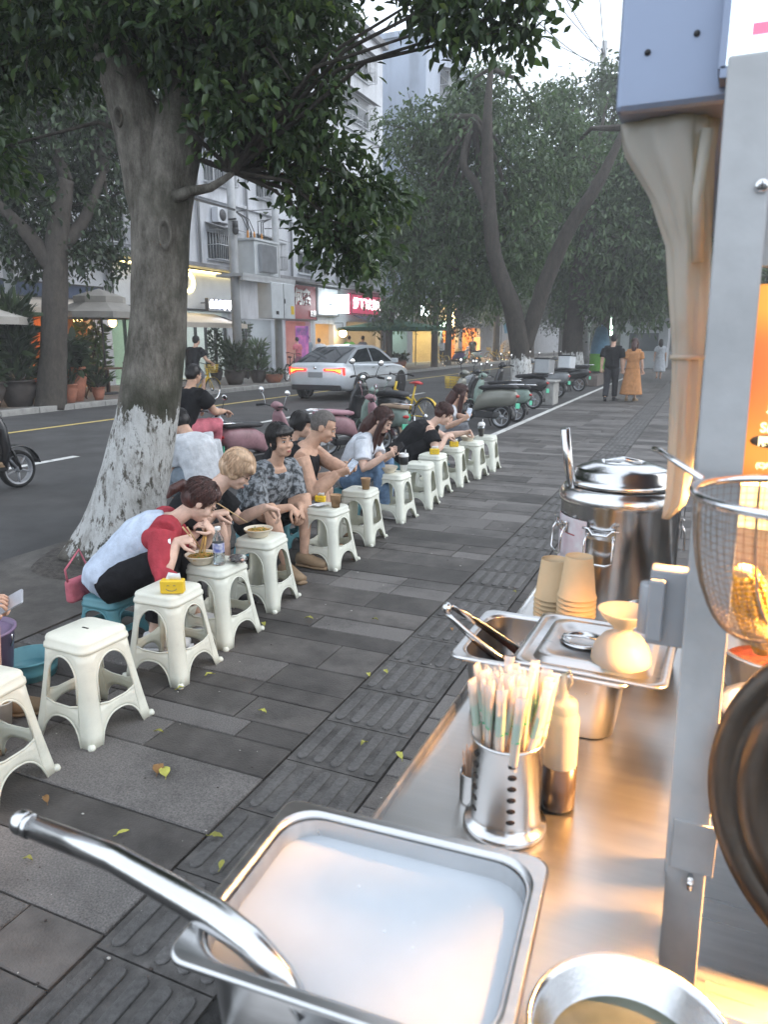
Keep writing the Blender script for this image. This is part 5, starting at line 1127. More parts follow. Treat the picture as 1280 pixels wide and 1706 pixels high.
# --- woman in the grey patterned shirt looking up
Wg = (-2.98,4.42,0); f = -104
pr, gr, hm = person('short black haired woman in grey patterned shirt looking up to the right', Wg, f, s=.99, hip=(0,0,.31), lean=(22,34), head=(0,-8,4), hands=((-2.58,4.26,.47),(-2.56,4.36,.44)), feet=((-2.54,4.12,.1),(-2.56,4.40,.1)), top=dict(m='shirt_pattern', loose=.022, sleeve=.8, belly=.012), bottom=dict(m='cloth_black', loose=.025, cut=.72, name='shorts'), hair=('bob','hair_black'), skin='skin_tan', shoes=('sandal','sandal'), wide=1.08, hand_dir=((.5,.3,-.6),(.4,-.3,-.7)), palm=((-.3,.2,-.6),(-.4,-.3,-.5)), curl=(.45,.45), elbow_out=(.55,.55), group='people eating along the row of stools')
# --- man in the black vest
Wt = (-3.05,4.86,0); f = -68
pr, gr, hm = person('man with cropped hair in black sleeveless vest holding a phone', Wt, f, s=1.04, hip=(0,0,.34), lean=(22,36), head=(26,-2,0), hands=((-2.47,4.76,.63),(-2.45,4.92,.62)), feet=seat_feet(Wt,f,.40,.16), top=dict(m='cloth_black', loose=.02, neck='tank', belly=.02, sleeve=0), bottom=dict(m='cloth_grey', loose=.03, cut=.8, name='shorts'), hair=('buzz','hair_buzz'), skin='skin_tan', shoes=('sandal','rubber'), male=True, wide=1.24, hand_dir=((.75,.3,.25),(.75,.0,.25)), palm=((-.2,.6,.6),(-.2,-.6,.6)), curl=(.6,.6), elbow_out=(.2,.4), elbow_y=.25, group='people eating along the row of stools')
phone(gr[1], 'dark phone held by the man in the black vest', back='black_plastic', up=(.55,.25,.75))
# --- long haired woman with phone
Wl = (-3.02,6.05,0); f = -82
pr, gr, hm = person('long haired woman in white T-shirt and jeans looking at her phone', Wl, f, s=.96, hip=(0,0,.33), lean=(20,34), head=(34,-6,0), hands=((-2.56,5.86,.60),(-2.55,6.0,.60)), feet=seat_feet(Wl,f,.38,.12), top=dict(m='tee_stripe', loose=.02, sleeve=.7), bottom=dict(m='jeans', loose=.02, cut=1.9), hair=('long','hair_brown'), skin='skin_pale', shoes=('shoe_white','shoe_white'), hand_dir=((.7,.3,.3),(.7,-.2,.3)), palm=((-.3,.6,.5),(-.3,-.6,.5)), curl=(.6,.6), elbow_out=(.4,.4), group='people eating along the row of stools')
b = MB()
for k in range(9): b.tube([hm @ Vector((-.15+.0*k,-.02-.004*k,-.155-.012*k)), hm @ Vector((-.17,.04,-.17-.012*k))], .003, 4)
phone(gr[-1], 'dark phone in the hands of the long haired woman', back='black_plastic', up=(.6,.1,.7))
# --- woman in black bent over
Wk = (-3.12,7.55,0); f = -58
pr, gr, hm = person('woman with hair bun in black off shoulder top bent over her bowl', Wk, f, s=1.0, hip=(0,0,.33), lean=(36,56), head=(38,0,0), hands=((-2.58,7.60,.57),(-2.52,8.05,.56)), feet=seat_feet(Wk,f,.36,.14), top=dict(m='cloth_black', loose=.02, neck='off', sleeve=.6), bottom=dict(m='cloth_black', loose=.03, cut=1.8), hair=('bun','hair_brown'), skin='skin_pale', shoes=('black_plastic','rubber'), wide=1.12, hand_dir=((.6,.6,.1),(.5,.2,.1)), palm=((0,.5,-.5),(0,-.5,-.5)), curl=(.6,.6), elbow_out=(.6,.5), group='people eating along the row of stools')
# --- woman in white with glasses, phone raised
Wh = (-3.14,8.85,0); f = -70
pr, gr, hm = person('woman with glasses in white top raising a phone beside the woman in black', Wh, f, s=.98, hip=(0,0,.33), lean=(18,30), head=(20,-4,0), hands=((-2.68,8.52,.66),(-2.66,8.66,.66)), feet=seat_feet(Wh,f), top=dict(m='tee_white', loose=.016, sleeve=.35), bottom=dict(m='cloth_grey', loose=.03, cut=1.5), hair=('long','hair_brown'), skin='skin', shoes=('shoe_white','shoe_white'), glasses=True, hand_dir=((.6,.3,.5),(.6,.0,.5)), palm=((-.4,.5,.4),(-.4,-.5,.4)), group='people eating along the row of stools')
phone(gr[1], 'silver phone raised by the woman with glasses', up=(.25,.1,.95))
# --- person in white T-shirt behind the tree, back to us
Wx = (-4.02,5.2,0); f = 62
pr, gr, hm = person('person with black hair in white T-shirt seen from behind by the tree trunk', Wx, f, s=1.0, hip=(.0,0,.36), lean=(22,52), head=(40,14,0), hands=((-4.36,5.52,.46),(-4.44,5.30,.46)), feet=seat_feet(Wx,f), elbow_out=(.25,.25), top=dict(m='tee_white', loose=.02, sleeve=.75), bottom=dict(m='cloth_bluegrey', loose=.025, cut=1.7), hair=('short','hair_black'), skin='skin', shoes=('black_plastic','rubber'), male=True, group='people sitting by the road edge')
# --- person half hidden behind the man in the vest
Wz = (-3.66,5.62,0); f = -60
person('black haired person in black half hidden behind the man in the vest', Wz, f, s=.98, hip=(0,0,.27), lean=(22,36), head=(20,0,0), hands=((-3.2,5.6,.5),(-3.2,5.9,.5)), feet=seat_feet(Wz,f), top=dict(m='cloth_black', loose=.02, sleeve=.8), bottom=dict(m='cloth_charcoal', loose=.025, cut=1.7), hair=('bob','hair_black'), skin='skin', shoes=('black_plastic',), detail=.5, group='people sitting by the road edge')
# --- person cut off by the left edge: hand with phone, knee
We = (-3.12,1.78,0); f = -70
pr, gr, hm = person('person at the left picture edge of whom a hand with a phone shows', We, f, s=1.0, hip=(0,0,.33), lean=(12,18), head=(20,0,0), hands=((-2.70,1.80,.50),(-2.66,1.97,.49)), feet=((-2.62,1.72,.1),(-2.72,1.98,.1)), top=dict(m='cloth_grey', loose=.02, sleeve=.6), bottom=dict(m='cloth_charcoal', loose=.025, cut=.6, name='shorts'), hair=('short','hair_black'), skin='skin', shoes=('sandal','sandal'), hand_dir=((.6,.4,.2),(.75,.3,.25)), palm=((-.2,.5,.6),(.2,-.5,.7)), curl=(.5,.55), group='people eating along the row of stools')
phone(gr[-1], 'pale phone in the hand at the left picture edge', up=(.75,.35,.45))
copy_tree(low, (-3.12,1.78,0), R(5), 'low teal stool under the person at the left edge')
# --- couple walking away
def walker(label, x, y, f, s, top, bottom, hair, skin='skin', stride=.22, male=True, detail=.5, shoes=('black_plastic',), skirt=None, hands=None, group='people walking', wide=1.0, lean=(2,4)):
    l = Vector((x,y,0)); F = fdir(f); Rr = rdir(f)
    h = .90*s
    hands = hands or (tuple(l+Rr*.25*s+F*.1+Vector((0,0,.80*s))), tuple(l-Rr*.25*s-F*.08+Vector((0,0,.80*s))))
    return person(label, (x,y,0), f, s=s, hip=(0,0,h), lean=lean, head=(4,0,0), hands=hands, feet=(tuple(l+F*stride+Rr*.08+Vector((0,0,.09))), tuple(l-F*stride-Rr*.08+Vector((0,0,.12)))), top=top, bottom=bottom, hair=hair, skin=skin, male=male, detail=detail, shoes=shoes, skirt=skirt, knee_out=.05, elbow_out=(.5,.5), group=group, wide=wide)
walker('man in black shirt and dark trousers walking away along the pavement', -2.38, 20.6, -4, 1.03, dict(m='cloth_black', loose=.025, sleeve=.8), dict(m='cloth_charcoal', loose=.02, cut=1.95), ('short','hair_black'))
walker('woman in long orange dress walking away beside the man in black', -1.85, 20.7, -4, .97, dict(m='cloth_orange', loose=.02, sleeve=.7), dict(m='cloth_orange', loose=.02, cut=.5, name='dress'), ('long','hair_brown'), male=False, stride=.15, shoes=('sandal','sandal'), skirt=dict(rings=[(0,.17,.13),(.2,.21,.17),(.45,.25,.22),(.68,.29,.26)], sway=-.4))
walker('woman in pale grey dress far along the pavement', -1.9, 33, 10, .97, dict(m='tee_white', loose=.02, sleeve=.7), dict(m='tee_white', loose=.02, cut=.5, name='dress'), ('long','hair_black'), male=False, stride=.12, detail=.3, skirt=dict(rings=[(0,.17,.13),(.3,.22,.18),(.55,.25,.21)]))
walker('person in grey far along the pavement behind the couple', -1.1, 35, 5, 1.0, dict(m='cloth_grey', loose=.02, sleeve=.8), dict(m='cloth_bluegrey', loose=.02, cut=1.9), ('short','hair_black'), detail=.3)
for i, (px_y, x, lb, tm_, bm_, hr, f, s_) in enumerate(((28.1,-16.4,'woman in pink top standing before the red shop sign','cloth_pink','cloth_mauve',('bun','hair_black'),70,.95),(29.9,-16.9,'person in blue grey shirt at the cafe door','cloth_bluegrey','cloth_charcoal',('short','hair_black'),80,1.0),(30.6,-16.5,'person in white shirt bending at the cafe door','tee_white','cloth_charcoal',('short','hair_black'),60,1.0),(32.9,-16.3,'person in bright green top behind the white car','cloth_green','cloth_charcoal',('short','hair_black'),20,1.0),(34.4,-16.3,'person in blue grey top behind the roof of the white car','cloth_bluegrey','cloth_charcoal',('short','hair_black'),-20,1.0),(46.5,-16.2,'person in white standing by the far yellow bikes','tee_white','cloth_charcoal',('long','hair_black'),-160,.95),(49.5,-16.8,'person in grey before the warm far shop','cloth_grey','cloth_charcoal',('short','hair_black'),90,1.0),(49.0,-14.9,'person in olive shirt standing at the far kerb','cloth_olive','cloth_charcoal',('short','hair_black'),-150,1.0))):
    pr, gr, hm = walker(lb, x, px_y, f, s_, dict(m=tm_, loose=.025, sleeve=.7), dict(m=bm_, loose=.02, cut=1.9), hr, male=i not in (0,5), stride=.08, detail=.3, group='people outside the shops', lean=((30,45) if i == 2 else (2,4)))
    pr.location.z = .11
# ================================================================== VEHICLES
M['paint_white'] = mat('paint_white', (.60,.63,.66), .28, .25, .05, 3, coat=.5); M['paint_pink'] = mat('paint_pink', (.30,.165,.185), .45, 0, .15, 4, stain=(7,.3,.5,.7)); M['paint_mint'] = mat('paint_mint', (.20,.265,.23), .45, 0, .12, 4, stain=(7,.3,.5,.7))
M['paint_olive'] = mat('paint_olive', (.20,.20,.17), .35, .2, .08, 4, coat=.3); M['paint_black'] = mat('paint_black', (.02,.02,.022), .25, 0, .1, 4, coat=.4); M['paint_yellow'] = mat('paint_yellow', (.62,.42,.03), .35, 0, .06, 4); M['paint_grey'] = mat('paint_grey', (.26,.27,.28), .3, .2, .06, 4, coat=.4); M['paint_red'] = mat('paint_red', (.45,.03,.03), .3, 0, .06, 4); M['paint_purple'] = mat('paint_purple', (.2,.16,.3), .3, 0, .06, 4)
M['seat_tan'] = mat('seat_tan', (.36,.26,.18), .6, 0, .1, 8, .1, 60); M['seat_black'] = mat('seat_black', (.025,.025,.028), .6, 0, .2, 8, .1, 60); M['seat_pink'] = mat('seat_pink', (.34,.18,.21), .6, 0, .1, 8, .1, 60); M['plate_green'] = mat('plate_green', (.1,.5,.32), .4, 0, .05, 8)
glow('tail_red', (1.0,.02,.01), 2.2); glow('tail_amber', (1.0,.22,.03), 4.0); M['lamp_red'] = mat('lamp_red', (.4,.02,.02), .2, 0, .05); M['lamp_clear'] = mat('lamp_clear', (.7,.72,.75), .1, .3, .05)
def wheel(parent, c, r, w, name='wheel', spokes=5, thin=False):
    X = Matrix.Translation(c) @ Matrix.Rotation(R(90), 4, 'Y')
    b = MB(); t = r*.2 if not thin else r*.07
    b.lathe([(r-t,-w*.42),(r-t*.4,-w*.5),(r-.004,-w*.3),(r,0),(r-.004,w*.3),(r-t*.4,w*.5),(r-t,w*.42),(r-t,-w*.42)], 32, M=X); ty = b.build('tyre', M['rubber'], parent)
    rm = MB(); q = r-t
    rm.lathe([(q+.002,-w*.38),(q-.02,-w*.3),(q-.022,w*.3),(q+.002,w*.38)], 32, M=X); rm.lathe([(0,-w*.45),(r*.16,-w*.42),(r*.16,w*.42),(0,w*.45)], 14, M=X)
    for k in range(spokes):
        a = 2*math.pi*k/spokes
        if thin: rm.tube([X @ Vector((r*.08*math.cos(a+.5),r*.08*math.sin(a+.5),w*.3*(1 if k % 2 else -1))), X @ Vector((q*.97*math.cos(a),q*.97*math.sin(a),0))], .0016, 4)
        else: rm.tube([X @ Vector((r*.12*math.cos(a),r*.12*math.sin(a),w*.22)), X @ Vector((q*.97*math.cos(a),q*.97*math.sin(a),w*.22))], [r*.07,r*.05], 6)
    rm.build('rim', M['grey_metal'] if not thin else M['chrome'], ty); return ty
def scooter(label, x, y, f, paint='paint_pink', seat='seat_pink', mirror=None, basket=None, plate=True, rack=True, group='scooters parked along the road edge', scale=1.0, box=None, lean=4, trim='black_plastic', z=0):
    t = thing('parked_scooter', label, 'scooter', (x,y,z), 0, group); t.rotation_euler = (0, R(lean), R(f)); t.scale = (scale,)*3
    wheel(t, (0,.62,.21), .21, .09, spokes=5); wheel(t, (0,-.55,.22), .22, .1, spokes=5)
    b = MB()   # rear body
    st = [(-.86,.05,.56,.66),(-.78,.12,.44,.74),(-.55,.15,.40,.75),(-.25,.15,.36,.72),(-.05,.13,.30,.62),(.02,.12,.27,.42)]
    b.loft([ering((0,yy,(z0+z1)/2), (1,0,0), (0,0,1), w_, (z1-z0)/2, 16, 2.8) for yy, w_, z0, z1 in st]); b.build('rear_body', M[paint], t)
    b = MB(); b.rbox((0,.2,.27), (.3,.5,.09), .05); b.rbox((0,-.15,.24),(.24,.6,.12),.04); b.build('floorboard', M[trim], t)
    b = MB()   # leg shield
    b.loft([ering((0,yy,zz), (1,0,0), Vector((0,.9,.4)).normalized(), w_, d_, 16, 2.6) for zz, yy, w_, d_ in ((.26,.40,.15,.05),(.45,.44,.19,.06),(.68,.42,.18,.065),(.86,.37,.12,.06),(.93,.35,.07,.05))]); b.build('leg_shield', M[paint], t)
    b = MB(); b.loft([ering((0,.62+.26*math.cos(a),.21+.26*math.sin(a)), (1,0,0), Vector((0,math.cos(a),math.sin(a))), .065, .012, 10) for a in np.linspace(R(10),R(165),9)]); b.build('front_fender', M[paint], t)
    b = MB(); b.tube([(0,.62,.21),(0,.5,.5),(0,.37,.9),(0,.33,1.0)], [.03,.03,.028,.025], 8)
    for s_ in (-1,1): b.tube([(s_*.07,.62,.21),(s_*.07,.55,.42),(0,.5,.5)], .016, 6)
    b.build('fork', M['dark_metal'], t)
    b = MB(); b.tube([(-.34,.2,1.0),(-.2,.27,1.02),(0,.31,.99),(.2,.27,1.02),(.34,.2,1.0)], .013, 8); hb = b.build('handlebar', M['dark_metal'], t)
    for s_ in (-1,1):
        g = MB(); g.tube([(s_*.34,.2,1.0),(s_*.23,.255,1.02)], .019, 8); g.build('grip', M['rubber'], hb); g = MB(); g.tube([(s_*.33,.24,.99),(s_*.2,.33,1.0)], .006, 6); g.build('brake_lever', M['chrome'], hb)
        m = MB(); m.tube([(s_*.2,.27,1.02),(s_*.24,.27,1.14),(s_*.27,.26,1.2)], .006, 6); m.ell((s_*.29,.26,1.25), (.062,.014,.05)); mo = m.build('mirror', M[mirror or 'black_plastic'], t); g = MB(); g.ell((s_*.29,.25,1.25), (.053,.008,.042)); g.build('mirror_glass', M['chrome'], mo)
    b = MB(); b.loft([ering((0,yy,zz), (1,0,0), (0,0,1), a_, c_, 14, 2.6) for yy, zz, a_, c_ in ((.24,1.02,.06,.03),(.32,1.02,.09,.07),(.40,1.0,.07,.06),(.43,.99,.05,.045))]); b.build('headlamp_cowl', M[paint], t); b = MB(); b.ell((0,.43,.99), (.05,.02,.045)); b.build('headlamp', M['lamp_clear'], t)
    b = MB(); b.loft([ering((0,yy,zz), (1,0,0), (0,0,1), w_, h_, 14, 3) for yy, zz, w_, h_ in ((-.84,.78,.07,.02),(-.78,.79,.12,.045),(-.5,.79,.135,.05),(-.25,.765,.13,.045),(-.12,.755,.11,.045),(-.04,.75,.06,.025))]); b.build('saddle', M[seat], t)
    b = MB(); b.ell((0,-.87,.62), (.07,.02,.03)); b.build('tail_lamp', M['lamp_red'], t)
    b = MB(); b.loft([ering((0,-.55+.27*math.cos(a),.22+.27*math.sin(a)), (1,0,0), Vector((0,math.cos(a),math.sin(a))), .06, .01, 10) for a in np.linspace(R(60),R(190),8)]); b.build('rear_fender', M[trim], t)
    if plate: b = MB(); b.rbox((0,-.88,.44), (.16,.01,.1), .012); b.build('number_plate', M['plate_green'], t)
    if rack:
        b = MB(); b.tube([(-.1,-.5,.82),(-.11,-.85,.84),(-.06,-.98,.84),(.06,-.98,.84),(.11,-.85,.84),(.1,-.5,.82)], .011, 6)
        for yy in (-.7,-.85): b.cyl((-.11,yy,.835),(.11,yy,.835),.007)
        b.build('grab_rail', M['chrome'], t)
    b = MB(); b.tube([(.1,-.2,.2),(.16,-.25,.02)], .012, 6); b.tube([(-.1,-.2,.2),(-.16,-.25,.02)], .012, 6); b.build('stand', M['dark_metal'], t)
    if basket: wire_basket(t, (0,.58,.72), .3, .24, .22, basket)
    if box: b = MB(); b.rbox((0,-.75,1.0), (.38,.38,.34), .04); bo = b.build('delivery_box', M[box], t); b = MB(); b.rbox((0,-.75,1.18), (.39,.39,.03), .04); b.build('box_lid', M['black_plastic'], bo)
    return t
def wire_basket(parent, c, w_, d_, h_, m):
    b = MB(); x, y, z = c
    for k in range(5):
        zz = z+h_*k/4; q = .85+.15*k/4
        b.tube([(x-w_/2*q,y-d_/2*q,zz),(x+w_/2*q,y-d_/2*q,zz),(x+w_/2*q,y+d_/2*q,zz),(x-w_/2*q,y+d_/2*q,zz),(x-w_/2*q,y-d_/2*q,zz)], .005, 5)
    for k in range(8):
        u = -.5+k/7
        for s_ in (-1,1): b.cyl((x+u*w_*.85,y+s_*d_/2*.85,z),(x+u*w_,y+s_*d_/2,z+h_),.004,n=4); b.cyl((x+s_*w_/2*.85,y+u*d_*.85,z),(x+s_*w_/2,y+u*d_,z+h_),.004,n=4)
        b.cyl((x+u*w_*.85,y-d_/2*.85,z),(x+u*w_*.85,y+d_/2*.85,z),.004,n=4)
    b.build('basket', M[m], parent)
def bicycle(label, x, y, f, paint='paint_yellow', basket='paint_yellow', group='bicycles by the road', z=0, lean=5, saddle='seat_black', name='parked_bicycle'):
    t = thing(name, label, 'bicycle', (x,y,z), 0, group); t.rotation_euler = (0, R(lean), R(f))
    wheel(t, (0,.52,.31), .31, .045, spokes=16, thin=True); wheel(t, (0,-.52,.31), .31, .045, spokes=16, thin=True)
    b = MB()
    for p, q, r in (((0,-.52,.31),(0,-.08,.3),.012),((0,-.52,.31),(0,-.17,.62),.011),((0,-.08,.3),(0,-.2,.82),.017),((0,-.08,.3),(0,.37,.66),.026),((0,-.14,.56),(0,.36,.74),.018),((0,.33,.88),(0,.39,.6),.022)): b.cyl(p,q,r,n=8)
    for s_ in (-1,1): b.tube([(s_*.035,.52,.31),(s_*.035,.45,.5),(0,.40,.6)], .011, 6)
    b.build('frame', M[paint], t)
    for yy in (.52,-.52):
        b = MB(); b.loft([ering((0,yy+.33*math.cos(a),.31+.33*math.sin(a)), (1,0,0), Vector((0,math.cos(a),math.sin(a))), .03, .004, 8) for a in (np.linspace(R(20),R(150),8) if yy > 0 else np.linspace(R(30),R(170),8))]); b.build('fender', M[paint], t)
    b = MB(); b.tube([(-.27,.2,1.0),(-.2,.28,1.02),(0,.34,.98),(.2,.28,1.02),(.27,.2,1.0)], .011, 8); b.cyl((0,.34,.98),(0,.36,.8),.013); hb = b.build('handlebar', M['dark_metal'], t)
    for s_ in (-1,1): g = MB(); g.cyl((s_*.28,.185,.998),(s_*.2,.28,1.02),.017); g.build('grip', M['rubber'], hb)
    b = MB(); b.loft([ering((0,yy,zz), (1,0,0), (0,0,1), w_, h_, 12) for yy, zz, w_, h_ in ((-.33,.87,.06,.02),(-.26,.88,.085,.03),(-.16,.875,.05,.025),(-.05,.87,.02,.015))]); b.cyl((0,-.2,.82),(0,-.21,.86),.014); b.build('saddle', M[saddle], t)
    b = MB(); b.lathe([(.085,-.004),(.085,.004),(.07,.004),(.07,-.004)], 20, M=Matrix.Translation((.04,-.08,.3)) @ Matrix.Rotation(R(90),4,'Y'))
    for s_ in (-1,1): b.cyl((s_*.05,-.08,.3),(s_*.06,-.08+s_*.12,.3-s_*.1),.009); b.box((s_*.1,-.08+s_*.12,.3-s_*.1),(.09,.06,.02))
    b.build('crank', M['dark_metal'], t)
    if basket: wire_basket(t, (0,.52,.76), .3, .24, .2, basket)
    b = MB(); b.tube([(-.02,-.45,.3),(-.14,-.5,.02)], .008, 5); b.build('stand', M['dark_metal'], t)
    return t
# parked scooters at the road edge
scooter('pink scooter whose handlebar shows behind the man in the vest', -5.1,7.75,-12,'paint_pink','seat_black','paint_white',scale=.78)
scooter('pink scooter with ribbed pink saddle behind the long haired woman', -4.65,9.5,-35,'paint_pink','seat_pink','paint_pink',scale=.78)
scooter('mint green scooter with a tan saddle behind the woman in black', -4.6,10.3,55,'paint_mint','seat_tan','paint_mint',trim='seat_tan',scale=.82)
scooter('black scooter crowded behind the mint green one', -5.0,10.9,60,'paint_black','seat_black',rack=False)
scooter('large olive grey scooter with a yellow basket, its rear wheel at the parking line', -3.98,13.45,76,'paint_olive','seat_black',scale=.97,basket='paint_yellow')
scooter('mint scooter half hidden behind the olive one', -3.95,14.6,82,'paint_mint','seat_black','paint_mint',scale=.88)
scooter('dark scooter standing behind the olive and mint scooters', -4.5,15.9,70,'paint_black','seat_black',basket='paint_white',scale=.9)
scooter('black scooter with a grey top box in front of the planter tree', -4.3,17.6,78,'paint_black','seat_black',box='paint_grey')
scooter('grey scooter parked beside the limewashed tree foot', -4.4,21.2,75,'paint_grey','seat_black',box='paint_white')
scooter('dark scooter parked by the stone planter', -4.3,24.2,80,'paint_black','seat_black')
bicycle('bicycle with a red saddle cover and yellow fenders behind the woman in white', -4.9,12.1,62,'paint_yellow',None,saddle='paint_red')
bicycle('grey bicycle leaning by the far planter', -4.0,29.8,70,'paint_grey','paint_grey')
# shared bikes and scooters on the far pavement
for i, (yy, ff, lb) in enumerate(((41.5,60,'yellow shared bike nearest the green parasol'),(46.2,70,'yellow shared bike beside the purple scooter'),(53.5,75,'yellow shared bike under the round blue sign'),(55.2,70,'farthest yellow shared bike at the kerb'))): bicycle(lb, -14.6, yy, ff, z=.11)
bicycle('black bicycle leaning by the orange bowl planter', -14.55,24.3,15,'paint_black',None,z=.11)
scooter('purple patterned scooter on the far pavement', -14.7,44.3,70,'paint_purple','seat_black',z=.11); scooter('white scooter at the far end of the shop row', -14.6,57.5,70,'paint_white','seat_black',z=.11); scooter('white scooter behind the dark plants of the far pavement', -14.7,48.0,65,'paint_white','seat_black',z=.11)
# --- white saloon car driving away
car = thing('moving_car', 'white saloon car with lit tail lamps driving along the road', 'car', (-9.6,19.7,0), R(-1))
def car_ring(y, w_, z0, z1):
    zm = z0+(z1-z0)*.45
    half = [(0,z0),(w_*.86,z0),(w_*.97,z0+.07),(w_,zm),(w_*.985,z1-.1),(w_*.93,z1-.03),(w_*.8,z1),(0,z1+.015)]
    return [(px,y,pz) for px,pz in half] + [(-px,y,pz) for px,pz in half[-2:0:-1]]
b = MB(); b.loft([car_ring(*q) for q in ((-2.30,.60,.46,.80),(-2.27,.80,.36,.93),(-2.15,.87,.30,1.00),(-1.7,.90,.25,1.01),(-1.2,.905,.23,.985),(0,.91,.22,.955),(1.0,.905,.22,.94),(1.6,.89,.23,.88),(2.1,.82,.27,.77),(2.27,.72,.33,.68),(2.31,.5,.38,.6))]); cb = b.build('car_body', M['paint_white'], car)
pr_ = [(-2.02,.99),(-1.6,1.20),(-1.05,1.40),(-.5,1.455),(.1,1.445),(.45,1.36),(1.25,.94)]
def gh(yz): y, z = yz; w_ = .80-(z-.95)*.42; return [(-w_,y,z),(-w_*.9,y,z+.012),(0,y,z+.03),(w_*.9,y,z+.012),(w_,y,z)]
b = MB(); b.loft([gh(p) for p in pr_[2:5]], caps=False, closed=False); b.build('roof', M['paint_white'], car)
b = MB(); b.loft([gh(p) for p in pr_[:3]], caps=False, closed=False); b.build('rear_window', M['glass'], car)
b = MB(); b.loft([gh(p) for p in pr_[4:]], caps=False, closed=False); b.build('windscreen', M['glass'], car)
for s_ in (-1,1):
    pts = [(s_*(.80-(z-.95)*.42),y,z) for y,z in pr_]; base_ = [(s_*.80,1.25,.93),(s_*.80,-2.02,.97)]
    b = MB(); b.add(pts+base_, [tuple(range(len(pts)+2)) if s_ < 0 else tuple(range(len(pts)+1,-1,-1))]); b.build('side_panel', M['paint_white'], car)
    for wn_, poly in (('rear_side_window', [(-1.72,1.06),(-1.05,1.34),(-.5,1.385),(-.42,1.385),(-.42,1.01),(-1.5,1.02)]),('front_side_window', [(-.34,1.01),(-.34,1.385),(.08,1.375),(.36,1.3),(.95,.99)])):
        b = MB(); q = [(s_*(.80-(z-.95)*.42+.006),y,z) for y,z in poly]; b.add(q, [tuple(range(len(q)))]); b.build(wn_, M['glass'], car)
    b = MB(); b.rbox((s_*.98,.75,1.02),(.2,.1,.13),.03); b.build('wing_mirror', M['paint_white'], car)
    for yy in (-1.42,1.4):
        b = MB(); b.lathe([(0,0),(.375,0),(.375,.012),(0,.012)], 28, M=Matrix.Translation((s_*.9+(0 if s_ > 0 else -.012),yy,.34)) @ Matrix.Rotation(R(90),4,'Y')); b.build('wheel_arch', M['rubber'], car)
        wheel(car, (s_*.82,yy,.33), .33, .21, spokes=7)
    b = MB(); b.box((s_*.905,-.1,.62),(.02,3.0,.02)); b.box((s_*.915,-.6,.86),(.02,.16,.025)); b.box((s_*.915,.3,.85),(.02,.16,.025)); b.build('door_trim', M['chrome'], car)
    b = MB(); b.loft([[(s_*xx,yy,zz-h_),(s_*(xx-.005),yy-.03,zz-h_),(s_*(xx-.005),yy-.03,zz+h_),(s_*xx,yy,zz+h_)] for xx, yy, zz, h_ in ((.28,-2.30,.83,.03),(.55,-2.295,.83,.035),(.72,-2.265,.81,.07),(.85,-2.20,.79,.10))]); tl = b.build('tail_lamp', M['tail_red'], car)
    b = MB(); b.loft([[(s_*xx,yy,zz-h_),(s_*(xx-.003),yy-.03,zz-h_),(s_*(xx-.003),yy-.03,zz+h_),(s_*xx,yy,zz+h_)] for xx, yy, zz, h_ in ((.34,-2.315,.835,.010),(.6,-2.31,.83,.012),(.76,-2.28,.80,.045))]); b.build('lamp_bar', M['tail_amber'], tl)
b = MB(); b.rbox((0,-2.31,.70),(.44,.02,.14),.01); b.build('number_plate', M['paint_grey'], car); b = MB(); b.rbox((0,-2.27,.36),(1.5,.1,.14),.03); b.build('lower_bumper', M['black_plastic'], car); b = MB(); b.ell((0,-2.315,.88),(.05,.015,.04)); b.build('badge', M['chrome'], car)
# --- riders
sc_ = scooter('small pale scooter ridden past behind the tree', -5.4,6.95,-8,'paint_white','seat_black',scale=.76,lean=0,group='ridden two wheelers')
person('rider in dark shirt and pink trousers on a scooter behind the tree', (-5.4,6.72,0), -8, s=.94, hip=(0,-.1,.62), lean=(16,26), head=(10,0,0), hands=((-5.16,7.10,.79),(-5.60,7.14,.79)), feet=((-5.3,7.02,.3),(-5.52,7.02,.3)), top=dict(m='cloth_black', loose=.025, sleeve=.6), bottom=dict(m='cloth_pink', loose=.03, cut=1.9), hair=('short','hair_black'), skin='skin_tan', male=True, detail=.5, group='riders on the road', knee_out=.5)
bk_ = bicycle('yellow shared bike being ridden along the far lane', -12.3,15.85,-6,group='ridden two wheelers',lean=0,name='ridden_bicycle')
person('cyclist in black T-shirt and grey shorts on the yellow shared bike', (-12.3,15.7,0), -6, s=1.0, hip=(0,-.05,.93), lean=(12,22), head=(0,0,0), hands=((-12.02,16.06,1.03),(-12.56,16.12,1.03)), feet=((-12.2,15.92,.2),(-12.42,15.72,.42)), top=dict(m='cloth_black', loose=.025, sleeve=.6), bottom=dict(m='cloth_grey', loose=.03, cut=.85, name='shorts'), hair=('short','hair_black'), skin='skin', male=True, detail=.5, group='riders on the road', knee_out=.12)
sc_ = scooter('dark scooter entering at the left edge of the road', -7.0,5.05,-6,'paint_black','seat_black',lean=0,group='ridden two wheelers')
person('rider in olive shirt and shorts entering at the left edge of the road', (-7.0,4.8,0), -6, s=1.0, hip=(0,-.1,.80), lean=(10,16), head=(0,0,0), hands=((-6.7,5.32,1.02),(-7.3,5.38,1.02)), feet=((-6.86,5.2,.38),(-7.12,5.2,.38)), top=dict(m='cloth_olive', loose=.025, sleeve=.6), bottom=dict(m='cloth_charcoal', loose=.03, cut=.75, name='shorts'), hair=('short','hair_black'), skin='skin', male=True, detail=.5, group='riders on the road', knee_out=.45, shoes=('sandal','sandal'))
